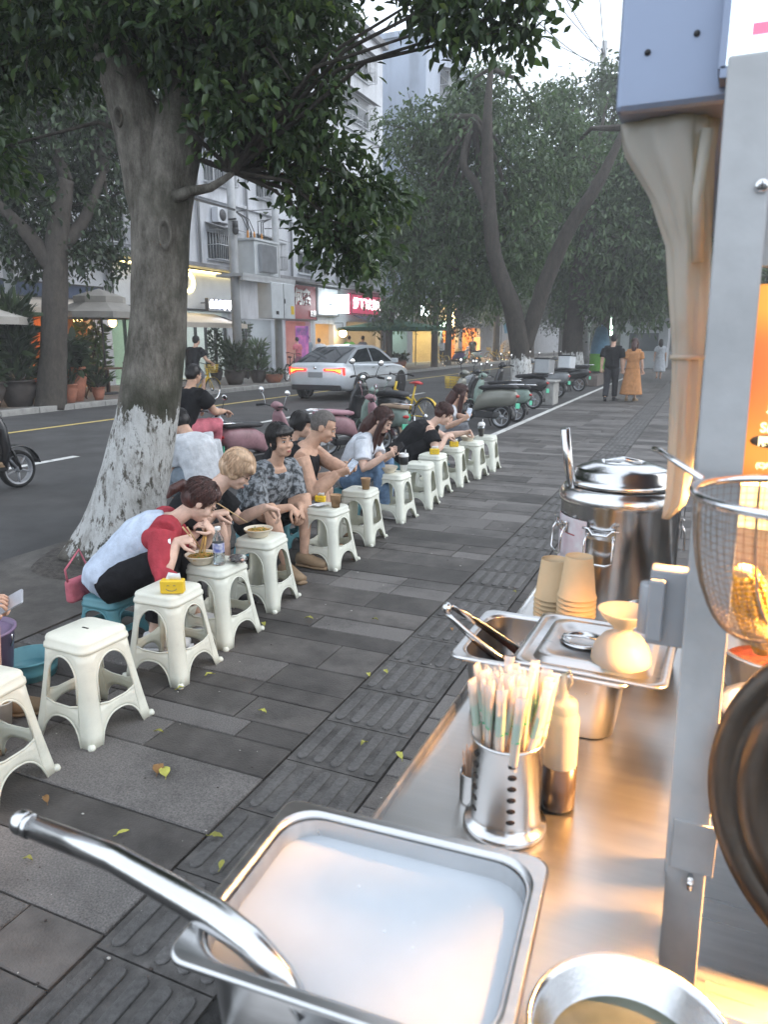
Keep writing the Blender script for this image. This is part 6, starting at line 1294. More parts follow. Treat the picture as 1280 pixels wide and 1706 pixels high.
# ================================================================== THE FOOD CART IN FRONT
M['counter'] = mat('counter', (.58,.56,.54), .30, 1, .03, 5, .02, 300, stretch=(1,20,1), rvar=.05, detail=3)
M['post_paint'] = mat('post_paint', (.42,.425,.43), .5, .1, .14, 7, .05, 40, detail=9, rvar=.1)
M['alu_sheet'] = mat('alu_sheet', (.24,.28,.37), .42, .55, .08, 3, .03, 30)
M['soy'] = mat('soy', (.56,.60,.64), .25, 0, .05, 6, .008, 12); M['foam'] = mat('foam', (.68,.72,.76), .4, 0, .02, 30)
M['film'] = mat('film', (.90,.84,.81), .3, 0, 0, alpha=.5); M['print_green'] = mat('print_green', (.02,.40,.18), .5, 0, .1, 30)
M['translucent'] = plastic('translucent', (.82,.76,.73), .65, .3); M['sauce'] = mat('sauce', (.03,.022,.02), .25, 0, .1, 9); M['paper_cup'] = mat('paper_cup', (.55,.40,.24), .7, 0, .05, 14)
M['curtain'] = plastic('curtain', (.70,.67,.62), .5, .2); M['wok_lid'] = mat('wok_lid', (.085,.07,.058), .32, .7, .25, 5, .05, 60, rvar=.1); M['grease'] = mat('grease', (.12,.09,.07), .4, .2, .3, 30)
M['chili'] = mat('chili', (.22,.05,.025), .3, 0, .3, 30, .4, 60); M['label_paper'] = mat('label_paper', (.62,.6,.62), .7, 0, 0, 24, c2=(.55,.42,.46), detail=5)
M['poster'] = mat('poster', (.7,.08,.04), .5, 0, 0, 2.2, c2=(.85,.35,.06), detail=1, stretch=(1,1,3)); 
pb = M['poster'].node_tree; pbs = pb.nodes['Principled BSDF']; pb.links.new(pbs.inputs['Base Color'].links[0].from_socket, pbs.inputs['Emission Color']); pbs.inputs['Emission Strength'].default_value = .55
glow('sign_white', (.80,.93,1.0), 1.0); glow('sign_red', (.95,.12,.2), .9); glow('lamp_tube', (1.0,.62,.22), 9.0); glow('lamp_diffuser', (1.0,.68,.26), 1.6); glow('poster_text', (1.0,.85,.45), 1.4)
ZC = .88
M['old_wire'] = mat('old_wire', (.30,.22,.16), .4, .7, .2, 20)
cart = thing('food_cart', 'stainless steel food cart with counter, white posts and roof', 'food cart', (0,1.3,0))
OC = Vector((0,1.3,0))
def cpart(b, name, m, parent=None, bevel=0): 
    o = b.build(name, M[m], parent or cart, bevel=bevel)
    if parent is None: o.location = -OC
    return o
b = MB(); b.box((-.195,1.30,ZC-.006), (.41,1.9,.012)); cpart(b,'counter_top','counter')
b = MB(); b.loft([[(-.400,yy,ZC),(-.400,yy,ZC+.012),(-.404,yy,ZC+.016),(-.410,yy,ZC+.012),(-.412,yy,ZC-.03),(-.405,yy,ZC-.03)] for yy in (.35,2.25)], smooth=False); cpart(b,'counter_edge','steel')
b = MB(); b.box((-.385,1.30,.49),(.012,1.86,.76)); b.box((.0,.372,.49),(.76,.012,.76)); b.box((.38,1.3,.49),(.012,1.86,.76)); b.box((0,2.23,.49),(.76,.012,.76)); b.box((0,1.3,.12),(.76,1.86,.02)); cpart(b,'cabinet','steel_brushed')
for xx, yy in ((-.3,.5),(.3,.5),(-.3,2.1),(.3,2.1)):
    wo = MB(); X = Matrix.Translation((xx,yy,.055)) @ Matrix.Rotation(R(90),4,'Y'); wo.lathe([(.0,-.02),(.05,-.02),(.055,-.012),(.055,.012),(.05,.02),(0,.02)], 18, M=X); wo.box((xx,yy,.1),(.05,.06,.03)); cpart(wo,'castor','rubber')
# posts
def post(name, x0, x1, y, z0, z1, w_=.058, d_=.03):
    b = MB(); b.loft([[(x-w_/2,y-d_/2,z),(x+w_/2,y-d_/2,z),(x+w_/2,y+d_/2,z),(x-w_/2,y+d_/2,z)] for x, z in ((x0,z0),(x0+(x1-x0)*.5,(z0+z1)/2),(x1,z1))], smooth=False); return cpart(b,name,'post_paint',bevel=.003)
p1 = post('post', .048, .014, .97, .14, 1.9, .052)
post('post', 1.15, 1.15, .97, .14, 1.9); post('post', 1.15, 1.15, 2.2, .14, 1.9); post('post', .05, .03, 2.2, .14, 1.9)
b = MB(); b.lathe([(0,.004),(.006,.004),(.0075,.001),(.0075,0)], 14, M=Matrix.Translation((.035,.953-1.3,1.765)) @ Matrix.Rotation(R(90),4,'X')); b.build('screw', M['chrome'], cart); b = MB(); b.box((.035,.9485-1.3,1.765),(.008,.001,.0016)); b.box((.035,.9484-1.3,1.765),(.0016,.001,.008)); b.build('screw_slot', M['eye_dark'], cart)
b = MB(); b.rbox((0,0,0),(.054,.003,.075),.001); o = b.build('patch_plate', M['post_paint'], cart); o.location = (.041,.953-1.3,.93)
b = MB(); b.cyl((.041,.955-1.3,.885),(.041,.942-1.3,.885),.004); b.cyl((.041,.944-1.3,.885),(.041,.944-1.3,.872),.004); b.build('bolt', M['chrome'], cart)
b = MB(); b.box((.30,1.012,1.77),(.52,.02,.17)); cpart(b,'header_panel','post_paint')
b = MB(); b.box((-.02,.99,1.256),(.05,.03,.105)); b.box((-.035,.985,1.256),(.02,.05,.085)); b.cyl((-.045,.975,1.22),(-.045,.975,1.29),.012,n=10); cpart(b,'latch','grey_metal',bevel=.003)
# roof and sign
b = MB(); b.box((.53,1.70,2.04),(1.34,1.30,.32)); cpart(b,'roof_box','alu_sheet',bevel=.008)
b = MB()
for xx, zz in ((-.105,1.945),(-.05,1.958)): b.lathe([(0,.003),(.003,.003),(.004,0)], 10, M=Matrix.Translation((xx,1.0495,zz)) @ Matrix.Rotation(R(90),4,'X'))
cpart(b,'rivets','dark_metal'); tag(cart.children[-1], kind='stuff')
sg = thing('cart_sign', 'white glowing light box sign on the cart roof with a red bar', 'sign', (.40,1.03,1.905)); b = MB(); b.box((0,0,.16),(.83,.03,.32)); b.build('sign_face', M['sign_white'], sg); b = MB(); b.box((.0,-.017,.036),(.80-.02,.003,.012)); b.build('red_bar', M['sign_red'], sg)
b = MB(); b.box((0,0,-.004),(.84,.036,.012)); b.box((-.418,0,.16),(.008,.036,.32)); b.build('sign_frame', M['alu_sheet'], sg)
ps = thing('cart_poster', 'red and orange backlit poster hanging on the cart', 'poster', (.182,1.0,1.434)); b = MB(); b.box((0,0,.115),(.28,.006,.23)); b.build('poster_sheet', M['poster'], ps)
for body, sz, xx, zz in (('Sm',.016,-.118,.062),('限',.013,-.119,.045),('(C)Poke',.008,-.118,.016),('J',.014,-.112,.088)):
    me = text_mesh(body, sz, .0004, 'LEFT', .0003); me.materials.clear(); me.materials.append(M['poster_text']); o = link('poster_lettering', me, ps, (xx,-.0042,zz)); o.rotation_euler = (R(90),0,0)
b = MB(); b.ell((-.104,-.0035,.046),(.024,.0006,.0085),14,6); b.build('poster_oval', M['grease'], ps)
# lamp inside the cart: a warm tube under the header
lt_ = thing('cart_lamp', 'warm tube lamp glowing under the poster of the cart', 'lamp', (.33,1.14,1.385)); b = MB(); b.cyl((-.27,0,0),(.27,0,0),.013,n=12); b.build('tube', M['lamp_tube'], lt_); b = MB(); b.box((0,.03,.022),(.58,.06,.012)); b.box((-.285,0,0),(.02,.03,.03)); b.box((.285,0,0),(.02,.03,.03)); b.build('reflector', M['white_plastic'], lt_); b = MB(); b.box((0,-.022,-.012),(.58,.004,.062)); b.build('diffuser', M['lamp_diffuser'], lt_)  # glowing front strip is an opaque baffle added to keep light off the pan
ld = bpy.data.lights.new('cart_lamp_light', 'AREA'); ld.shape = 'RECTANGLE'; ld.size = .5; ld.size_y = .03; ld.spread = R(120); ld.energy = 78.0; ld.color = (1.0,.47,.13); lo_ = bpy.data.objects.new('cart_lamp_light', ld); col.objects.link(lo_); lo_.parent = lt_; lo_.location = (0,-.005,-.02); lo_.rotation_euler = (R(-6),R(22),0)
# warm display case behind the post
ds = thing('display_case', 'amber lit display case with steel trays behind the cart post', 'display case', (.45,1.45,.88)); b = MB(); b.box((0,0,.04),(.78,.75,.03)); b.box((0,.37,.28),(.78,.012,.46)); b.box((.38,0,.28),(.012,.75,.46)); b.build('case_panels', M['steel'], ds)
for i, (xx,yy) in enumerate(((-.28,-.22),(-.28,.05),(-.02,-.22),(-.02,.05),(.24,-.22))):
    b = MB(); b.lathe([(0,.01),(.085,.01),(.1,.085),(.108,.088),(.108,.092),(.095,.09),(.08,.016),(0,.016)], 22, c=(xx,yy,.05)); b.build('food_bin', M['steel'], ds); b = MB(); b.lathe([(0,.075),(.06,.07),(.09,.06)], 16, c=(xx,yy,.05)); b.build('food', M['chili' if i % 2 else 'noodle'], ds)
co = thing('corn_cob', 'bright yellow corn cob behind the wire strainer', 'corn', (.088,1.085,1.235)); b = MB(); g = random.Random(3)
for i in range(16):
    for k in range(12): a = 2*math.pi*k/12; rr_ = .021*math.sin(math.pi*min(.97,(i+1)/18))**.4; b.ell((rr_*math.cos(a), rr_*math.sin(a), -.07+.009*i), (.0058,.0058,.0055), 6, 4)
b.build('kernels', mat('corn', (.75,.45,.03), .35, 0, .1, 30), co); tag(co.children[0], kind='stuff'); b = MB(); b.cyl((0,0,-.08),(0,0,.075),.016,.012); b.build('core', M['bamboo'], co); co.rotation_euler = (R(25),R(-18),0)
# rolled plastic curtain
cu_ = thing('rolled_curtain', 'rolled brown plastic curtain hanging from the cart roof beside the post', 'curtain', (-.05,1.12,1.88)); rings = []
KP = [(0,-.030,.058,.036),(.06,-.027,.054,.034),(.18,-.004,.036,.028),(.29,.010,.0265,.024),(.56,.021,.0195,.021),(.85,.026,.0175,.019),(.95,.024,.016,.017),(1,.012,.006,.008)]
for i in range(46):
    t = i/45; k0 = max(k for k in range(len(KP)-1) if KP[k][0] <= t+1e-9); a0, a1 = KP[k0], KP[k0+1]; q = (t-a0[0])/(a1[0]-a0[0]); cx, wv, dv = [a0[j]+(a1[j]-a0[j])*q for j in (1,2,3)]; z = -.535*t
    ring = []
    for k in range(48):
        a = 2*math.pi*k/48; fold = 1+.07*math.sin(4*a+t*5)+.06*math.sin(9*a-t*7)+.03*math.sin(17*a+t*11); ring.append((cx+wv*math.cos(a)*fold, dv*math.sin(a)*fold, z))
    rings.append(ring)
b = MB(); b.loft(rings); b.build('curtain_roll', M['curtain'], cu_)
b = MB(); b.tube([(.02,-.03,-.02),(.016,-.032,-.1),(.024,-.03,-.18)], .008, 6); b.build('loose_fold', M['curtain'], cu_)
b = MB(); b.loft([ering((.021,0,zz),(1,0,0),(0,1,0),.023,.025,20) for zz in (-.30,-.306)]); b.build('tie', M['translucent'], cu_)
# ---------------- pans, pots and jars on the counter
def rr_ring(w_, d_, r, z, n=6, cx=0, cy=0):
    o = []
    for sx, sy, a0 in ((1,1,0),(-1,1,90),(-1,-1,180),(1,-1,270)):
        for k in range(n+1): a = R(a0+90*k/n); o.append((cx+sx*(w_/2-r)+r*math.cos(a), cy+sy*(d_/2-r)+r*math.sin(a), z))
    return o
def gn_pan(label, x, y, rz, w_, d_, h_, name='steel_pan'):
    t = thing(name, label, 'pan', (x,y,ZC+.001), R(rz)); b = MB(); n = 8
    b.loft([rr_ring(w_-.066,d_-.066,.038,0,n), rr_ring(w_-.052,d_-.052,.043,.005,n), rr_ring(w_-.036,d_-.036,.046,h_-.006,n)], caps=False)
    b.add(rr_ring(w_-.066,d_-.066,.038,0,n), [tuple(range(4*(n+1)-1,-1,-1))])
    b.loft([rr_ring(w_-.034,d_-.034,.046,h_-.0035,n), rr_ring(w_-.004,d_-.004,.02,h_-.0035,n), rr_ring(w_,d_,.022,h_-.006,n), rr_ring(w_+.003,d_+.003,.0225,h_-.004,n), rr_ring(w_+.002,d_+.002,.022,h_,n), rr_ring(w_-.003,d_-.003,.0215,h_+.0015,n)], caps=False)
    b.loft([rr_ring(w_-.003,d_-.003,.0215,h_+.0015,n), rr_ring(w_-.022,d_-.022,.044,h_+.0012,n)], caps=False)
    b.loft([rr_ring(w_-.022,d_-.022,.044,h_+.0012,n), rr_ring(w_-.028,d_-.028,.046,h_-.0005,n), rr_ring(w_-.032,d_-.032,.046,h_-.005,n)], caps=False)
    b.loft([rr_ring(w_-.032,d_-.032,.046,h_-.005,n), rr_ring(w_-.056,d_-.056,.042,.012,n), rr_ring(w_-.068,d_-.068,.037,.007,n)], caps=False)
    b.add(rr_ring(w_-.068,d_-.068,.037,.007,n), [tuple(range(4*(n+1)))])
    b.build('pan_body', M['steel'], t); return t
pan = gn_pan('large steel pan of milky white liquid at the front of the counter', -.283,.615,3.5,.345,.275,.118)
b = MB(); b.loft([rr_ring(.345-.037,.275-.037,.045,.0895,8), rr_ring(.345-.037,.275-.037,.045,.090,8)], caps=True, smooth=False); b.build('milky_liquid', M['soy'], pan)
b = MB(); g = random.Random(2)
for i in range(5): b.ell((g.uniform(-.05,.1),g.uniform(-.05,.07),.0901),(g.uniform(.001,.0025),)*2+(.0006,),8,4)
tag(b.build('bubbles', M['foam'], pan), kind='stuff')
# ladle lying across the pan corner
la = thing('ladle', 'thick steel ladle with ball end resting on the corner of the milky pan', 'ladle', (-.43,.523,1.0)); O_ = Vector((-.43,.523,1.0)); pts = [Vector(p)-O_ for p in ((-.722,.548,1.012),(-.575,.540,1.018),(-.422,.520,1.013),(-.375,.514,1.003),(-.335,.508,.985),(-.305,.504,.955))]
b = MB(); b.tube(pts, [.0135,.0152,.0168,.016,.0135,.010], 20); b.build('handle', M['steel_smooth'], la); b = MB(); b.ell(Vector((-.736,.549,1.012))-O_, .0155, 18, 12); b.tube([pts[0]-Vector((.004,0,0)),pts[0]+Vector((.004,0,0))], .0150, 18); b.build('ball_end', M['steel_smooth'], la)
b = MB(); b.lathe([(0,-.03),(.02,-.026),(.034,-.012),(.038,0),(.036,0),(.03,-.012),(0,-.027)], 22, c=tuple(Vector((-.280,.502,.938))-O_)); b.build('ladle_cup', M['steel_smooth'], la)
# bowl in the lower right corner
bw = thing('mixing_bowl', 'round steel bowl at the bottom right beside the milky pan', 'bowl', (-.008,.605,ZC+.001)); bw.scale = (.96,.96,.9); b = MB(); b.lathe([(0,0),(.05,0),(.058,.006),(.088,.05),(.0985,.078),(.102,.080),(.1035,.083),(.102,.086),(.0985,.0845),(.095,.078),(.084,.05),(.05,.01),(0,.008)], 48); b.build('bowl_wall', M['steel_smooth'], bw); b = MB(); b.lathe([(0,.046),(.06,.046),(.0815,.046)], 32); b.build('cloudy_water', mat('cloudy', (.13,.14,.105), .15, 0, .25, 9), bw)
# chopstick holder and wrapped chopsticks
hd_ = thing('chopstick_holder', 'perforated steel cylinder full of wrapped chopsticks', 'holder', (-.222,.965,ZC+.001)); b = MB(); b.lathe([(0,.002),(.056,.002),(.0575,.006),(.056,.012),(.049,.016),(.0475,.03),(.0475,.146),(.0492,.148),(.0492,.152),(.046,.152),(.0455,.02),(0,.018)], 44); b.build('cylinder', M['steel_smooth'], hd_)
hole = MB(); hole.ell((0,0,0),(.0062,.0012,.0042),10,6); hme = hole.mesh('hole', M['eye_dark'])  # solid dark ellipsoids, the shade inside the perforations put into their colour
for a in (-48,22,200,245,150):
    for k in range(6): ho_ = link('slot_hole', hme, hd_, (.0476*math.sin(R(a)),-.0476*math.cos(R(a)),.04+.018*k)); ho_.rotation_euler = (0,0,R(a))
pk = None; g = random.Random(12); spots = []
for ring, n_ in ((.0,1),(.013,6),(.026,11),(.036,16),(.0425,20)):
    for k in range(n_): spots.append((ring, 2*math.pi*k/n_+g.uniform(-.15,.15)))
for rr_, a in spots:
    x, y = rr_*math.cos(a), rr_*math.sin(a)
    if pk is None:
        pk = thing('wrapped_chopsticks', 'plastic wrapped pair of wooden chopsticks standing in the steel holder', 'chopsticks', (0,0,0), 0, 'wrapped chopsticks in the holder')
        for s_ in (-1,1): b = MB(); b.tube([(s_*.0030,0,0),(s_*.0034,0,.205)],[.0026,.0036],6); b.build('chopstick', M['bamboo'], pk)
        b = MB(); b.loft([ering((0,0,zz),(1,0,0),(0,1,0),.0066+e,.0040+e,8,3) for zz, e in ((.002,0),(.1,.0002),(.207,.0004),(.216,.0008))]+[ering((.001,0,.228),(1,0,0),(0,1,0),.0085,.0016,8,3)], caps=False); b.build('film', M['film'], pk)
        b = MB(); b.loft([ering((0,0,zz),(1,0,0),(0,1,0),.0069,.0043,8,3) for zz in (.152,.186)], caps=False); b.build('green_print', M['print_green'], pk)
        cur = pk
    else: cur = copy_tree(pk)
    tilt = rr_*4.2; cur.location = (-.222+x*.72,.965+y*.72,ZC+.021+g.uniform(0,.006)); cur.rotation_euler = Euler((-math.sin(a)*tilt, math.cos(a)*tilt, g.uniform(0,3.1)), 'XYZ')
# sauce bottle
sb_ = thing('sauce_bottle', 'squeeze bottle half full of dark sauce behind the chopstick holder', 'bottle', (-.158,1.045,ZC+.001)); b = MB(); b.lathe([(0,0),(.025,0),(.027,.004),(.027,.15),(.0255,.158),(.021,.166),(.019,.170)], 30); b.build('bottle_wall', M['translucent'], sb_); b = MB(); b.lathe([(0,.0005),(.0272,.003),(.0275,.006),(.0275,.076),(0,.077)], 28); b.build('sauce', M['sauce'], sb_)
b = MB(); b.lathe([(.0235,.166),(.0235,.178),(.02,.183),(.009,.186),(.007,.20),(.004,.224),(.0025,.225),(0,.225)], 24); cp = b.build('nozzle_cap', M['translucent'], sb_); b = MB(); b.tube([(.005,0,.2),(.012,0,.215),(.008,0,.232),(.003,0,.226)], .0028, 6); b.build('tip_cover', M['translucent'], cp)
# toothpick can
tp = thing('toothpick_can', 'small steel can of toothpicks behind the chopstick holder', 'can', (-.284,1.005,ZC+.001)); b = MB(); b.lathe([(0,0),(.021,0),(.022,.002),(.022,.05),(.023,.051),(.0215,.052),(.021,.004),(0,.004)], 26); b.build('can_wall', M['steel_smooth'], tp); b = MB(); g = random.Random(4)
for i in range(60): a = g.uniform(0,6.28); q = .018*g.random()**.5; b.tube([(q*.7*math.cos(a),q*.7*math.sin(a),.006),(q*1.05*math.cos(a),q*1.05*math.sin(a),.082+g.uniform(0,.006)),(q*1.06*math.cos(a),q*1.06*math.sin(a),.09)],[.001,.001,.0002],5)
tag(b.build('toothpicks', mat('toothpick', (.62,.40,.28), .6, 0, .1, 20), tp), kind='stuff')
# pan with tongs and its lid slid aside
p2 = gn_pan('deep steel pan with tongs and a lid slid to one side', -.24,1.368,0,.33,.268,.132); b = MB(); b.loft([rr_ring(.25,.19,.04,.05,8), rr_ring(.02,.02,.008,.056,8)]); b.build('chili_sauce', M['chili'], p2)
li = thing('pan_lid', 'square steel lid with a recessed round grip over the deep pan', 'lid', (-.148,1.382,1.0145), R(-1.5)); b = MB(); n = 8
b.loft([rr_ring(.272,.276,.02,0,n), rr_ring(.276,.28,.022,.002,n), rr_ring(.274,.278,.022,.005,n), rr_ring(.25,.254,.03,.005,n), rr_ring(.24,.244,.034,-.004,n), rr_ring(.222,.226,.034,-.004,n), rr_ring(.205,.209,.03,.009,n), rr_ring(.17,.174,.03,.010,n), rr_ring(.155,.159,.03,.003,n), rr_ring(.03,.03,.012,.003,n)], smooth=True); b.build('lid_plate', M['steel'], li)
b = MB(); b.lathe([(.044,.0035),(.043,.006),(.036,.007),(.033,.004),(.02,-.004),(0,-.006)], 30, c=(-.03,.01,.003)); b.build('grip_recess', M['steel_smooth'], li); b = MB(); b.tube([(-.07,.01,.011),(-.03,.01,.014),(.01,.01,.011)], .0035, 8); b.build('grip_bar', M['steel_smooth'], li)
tg = thing('tongs', 'steel tongs leaning in the deep pan', 'tongs', (-.425,1.285,1.085)); O_ = Vector((-.425,1.285,1.085))
for s_ in (-1,1):
    rings = []
    for t in np.linspace(0,1,9):
        c = Vector((-.425,1.285,1.085)).lerp(Vector((-.285,1.33,.975)), t)-O_+Vector((.004*s_,.020*s_*math.sin(t*2.2),.006*s_)); w_ = .006+.006*t; nrm = Vector((.3,.93,.1)).normalized(); up_ = Vector((.55,-.2,.8)).normalized()
        rings.append([c+nrm*s_*.003-up_*w_, c+nrm*s_*.006, c+nrm*s_*.003+up_*w_, c+nrm*s_*.0015+up_*w_*.9, c+nrm*s_*.0045, c+nrm*s_*.0015-up_*w_*.9])
    b = MB(); b.loft(rings); b.build('tong_arm', M['steel_smooth'], tg)
b = MB(); b.ell((-.003,0,.003),(.010,.012,.012),14,10); b.build('tong_hinge', M['steel_smooth'], tg)
fu = thing('plastic_funnel', 'translucent white plastic funnel standing wide side down on the lid', 'funnel', (-.100,1.320,1.0215)); b = MB(); b.lathe([(.052,0),(.054,.004),(.053,.016),(.047,.034),(.034,.050),(.019,.058),(.016,.064),(.020,.070),(.036,.084),(.046,.098),(.0475,.101),(.045,.101),(.034,.087),(.016,.072),(.012,.066)], 36); b.build('funnel_wall', M['translucent'], fu)
# cups
def cup_stack(label, x, y, ztop, r, n_):
    t = thing('cup_stack', label, 'cups', (x,y,ZC+.001), 0, 'stacks of upturned paper cups'); h_ = .098; top_ = ztop-ZC
    for k in range(n_):
        z = top_-h_-k*.0115
        if z < 0: break
        b = MB(); b.lathe([(r*1.05,z),(r*1.07,z+.002),(r*1.05,z+.0045),(r,z+.0045),(r*.73,z+h_),(r*.70,z+h_),(r*.69,z+h_-.004),(0,z+h_-.004)], 32); b.build('paper_cup', M['paper_cup'], t)
cup_stack('taller front stack of upturned tan paper cups', -.232,1.645,1.118,.0425,12); cup_stack('shorter rear stack of upturned tan paper cups', -.300,1.72,1.082,.0435,9)
# steel drum
dr_ = thing('soup_drum', 'tall stainless steel soup drum with a lid and wire handles', 'drum', (-.182,1.97,ZC+.001)); rD = .152
b = MB(); b.lathe([(0,0),(rD-.004,0),(rD,.004),(rD,.262),(rD+.004,.266),(rD+.006,.275),(rD+.002,.287),(rD-.004,.296),(rD-.010,.300),(rD-.02,.298),(rD-.022,.26),(0,.2)], 72); b.build('drum_wall', M['steel_smooth'], dr_)
b = MB(); b.lathe([(rD-.014,.304),(rD-.012,.310),(rD-.02,.318),(rD-.03,.322),(rD-.034,.334),(rD-.045,.340),(rD-.07,.347),(.06,.352),(.052,.350),(.046,.342),(.02,.342),(0,.343)], 60); dl = b.build('drum_lid', M['steel_smooth'], dr_); b = MB(); b.tube([(-.046,0,.351),(0,0,.357),(.046,0,.351)], .006, 8); b.build('lid_grip', M['steel_smooth'], dl)
for a in (-62,-10,118):
    X = Matrix.Rotation(R(a),4,'Z') @ Matrix.Translation((0,-rD-.002,.165)); b = MB(); b.rbox((0,-.001,.045),(.075,.004,.022),.004,M=X) if False else b.box((0,-.001,.045),(.075,.004,.02),M=X); b.tube([X @ Vector(p) for p in ((-.032,-.004,.046),(-.036,-.012,.03),(-.036,-.014,-.012),(-.02,-.014,-.018),(.02,-.014,-.018),(.036,-.014,-.012),(.036,-.012,.03),(.032,-.004,.046))], .0028, 8); b.tube([X @ Vector(p) for p in ((-.046,-.003,.058),(-.03,-.006,.058),(-.018,-.008,.046),(.018,-.008,.046),(.03,-.006,.058),(.046,-.003,.058))], .0026, 8); b.build('wire_handle', M['chrome'], dr_)
def curved_patch(name, a0, a1, z0, z1, r, m, parent): b = MB(); b.loft([[(r*math.cos(R(a)),r*math.sin(R(a)),z) for a in np.linspace(a0,a1,16)] for z in (z0,z1)], caps=False, closed=False); return b.build(name, M[m], parent)
dr_.scale = (1,1,1.17)
lb_ = curved_patch('paper_label', 196, 246, .075, .235, rD+.0012, 'label_paper', dr_); curved_patch('label_line', 197, 232, .196, .199, rD+.0018, 'brick_red', lb_)
b = MB(); b.tube([(-.105,-.075,.28),(-.122,-.098,.34),(-.135,-.112,.43)], .0115, 14); b.lathe([(0,0),(.0115,0)],14,c=(-.135,-.112,.4302)); b.build('ladle_handle', M['steel_smooth'], dr_)
bo2 = thing('steel_basin', 'small steel basin between the pan lid and the drum', 'basin', (-.062,1.67,ZC+.001)); b = MB(); b.lathe([(0,0),(.05,0),(.068,.12),(.074,.122),(.073,.126),(.066,.122),(.048,.006),(0,.006)], 34); b.build('basin_wall', M['steel_smooth'], bo2)
# wire strainer
ws = thing('wire_strainer', 'round wire mesh strainer hanging by the cart post', 'strainer', (.104,.845,1.442)); b = MB(); b.tube([(.108*math.cos(a),.108*math.sin(a),0) for a in np.linspace(0,2*math.pi,41)], .0052, 8, caps=False); b.build('rim', M['chrome'], ws)
b = MB(); b.tube([(-.1,.05,.004),(-.15,.14,.02),(-.16,.16,.02)], .004, 6); b.build('hook', M['chrome'], ws)
b = MB(); NM, NP = 64, 30; prof = lambda t: (.106*math.cos(t*math.pi/2)**.55, -.16*math.sin(t*math.pi/2))
for k in range(NM):
    a = 2*math.pi*k/NM; b.tube([(prof(t)[0]*math.cos(a),prof(t)[0]*math.sin(a),prof(t)[1]) for t in np.linspace(0,.97,10)], .00038, 3, caps=False)
for j in range(1,NP):
    r_, z_ = prof(j/NP); b.tube([(r_*math.cos(a),r_*math.sin(a),z_) for a in np.linspace(0,2*math.pi,33)], .00038, 3, caps=False)
tag(b.build('mesh_wires', M['old_wire'], ws), kind='stuff')
b = MB()
for k in range(4): a = R(20+90*k); b.tube([((prof(t)[0]+.001)*math.cos(a),(prof(t)[0]+.001)*math.sin(a),prof(t)[1]) for t in np.linspace(0,.97,14)], .0018, 5)
b.build('support_wires', M['old_wire'], ws)
# dark wok lid at the right edge
wl_ = thing('wok_lid', 'large dark round wok lid leaning at the right edge of the picture', 'lid', (.262,.86,1.08)); X = Vector((-.30,-.95,.12)).to_track_quat('Z','Y').to_matrix().to_4x4(); b = MB(); b.lathe([(.224,-.014),(.228,-.010),(.226,.0),(.208,.007),(.2,.001),(.192,.001),(.186,.014),(.16,.024),(.154,.017),(.146,.018),(.141,.030),(.10,.042),(.05,.052),(0,.055)], 90, M=X); b.build('lid_shell', M['wok_lid'], wl_); b = MB(); b.lathe([(0,.055),(.02,.056),(.016,.075),(.028,.085),(.024,.094),(0,.096)], 24, M=X); b.build('knob', M['black_plastic'], wl_)
b = MB(); b.box((.20,1.3,.66),(.36,1.84,.012)); cpart(b,'inner_shelf','steel')
b = MB(); b.box((.30,.93,.715),(.45,.05,.02)); cpart(b,'ledge','steel'); hd_.scale = (1.1,1.1,1)
# ================================================================== STREET FURNITURE AND REMAINING THINGS
M['pole_grey'] = mat('pole_grey', (.42,.43,.44), .7, .1, .12, 3, .1, 30); M['cable'] = mat('cable', (.02,.02,.022), .7, 0, .1); M['box_white'] = mat('box_white', (.55,.58,.60), .5, .2, .1, 2)
def pole(label, x, y, h_, r, z=.1, name='utility_pole', arms=()):
    t = thing(name, label, 'pole', (x,y,z)); b = MB(); b.tube([(0,0,0),(0,0,h_)],[r,r*.72],16); b.build('shaft', M['pole_grey'], t)
    for az in arms: b = MB(); b.box((0,0,az),(.08,1.6,.08)); b.build('cross_arm', M['dark_metal'], t)
    return t
pA = pole('thick grey utility pole left of the transformer', -15,21.6,9.5,.17,arms=(8.2,)); pole('thick grey utility pole right of the transformer', -15,24.3,9.0,.15,arms=(7.9,)); pole('tall far utility pole with cross arms against the sky', -6.3,42,16.2,.2,z=0,arms=(14.9,15.6)); pole('slim grey lamp pole before the red shop sign', -15.6,35.3,7,.09); pole('leaning old pole with tangled cables over the terrace', -15.8,13.3,6,.14)
# camera on the pole
t = thing('security_camera', 'black dome camera on a bracket of the transformer pole', 'camera', (-14.78,21.45,5.15)); b = MB(); b.cyl((0,0,0),(0,0,.28),.1,n=14); b.ell((0,0,0),(.11,.11,.16)); b.build('dome', M['black_plastic'], t); b = MB(); b.box((-.1,0,.34),(.3,.05,.05)); b.box((0,-1.1,.62),(.06,2.2,.06)); b.build('bracket', M['dark_metal'], t)
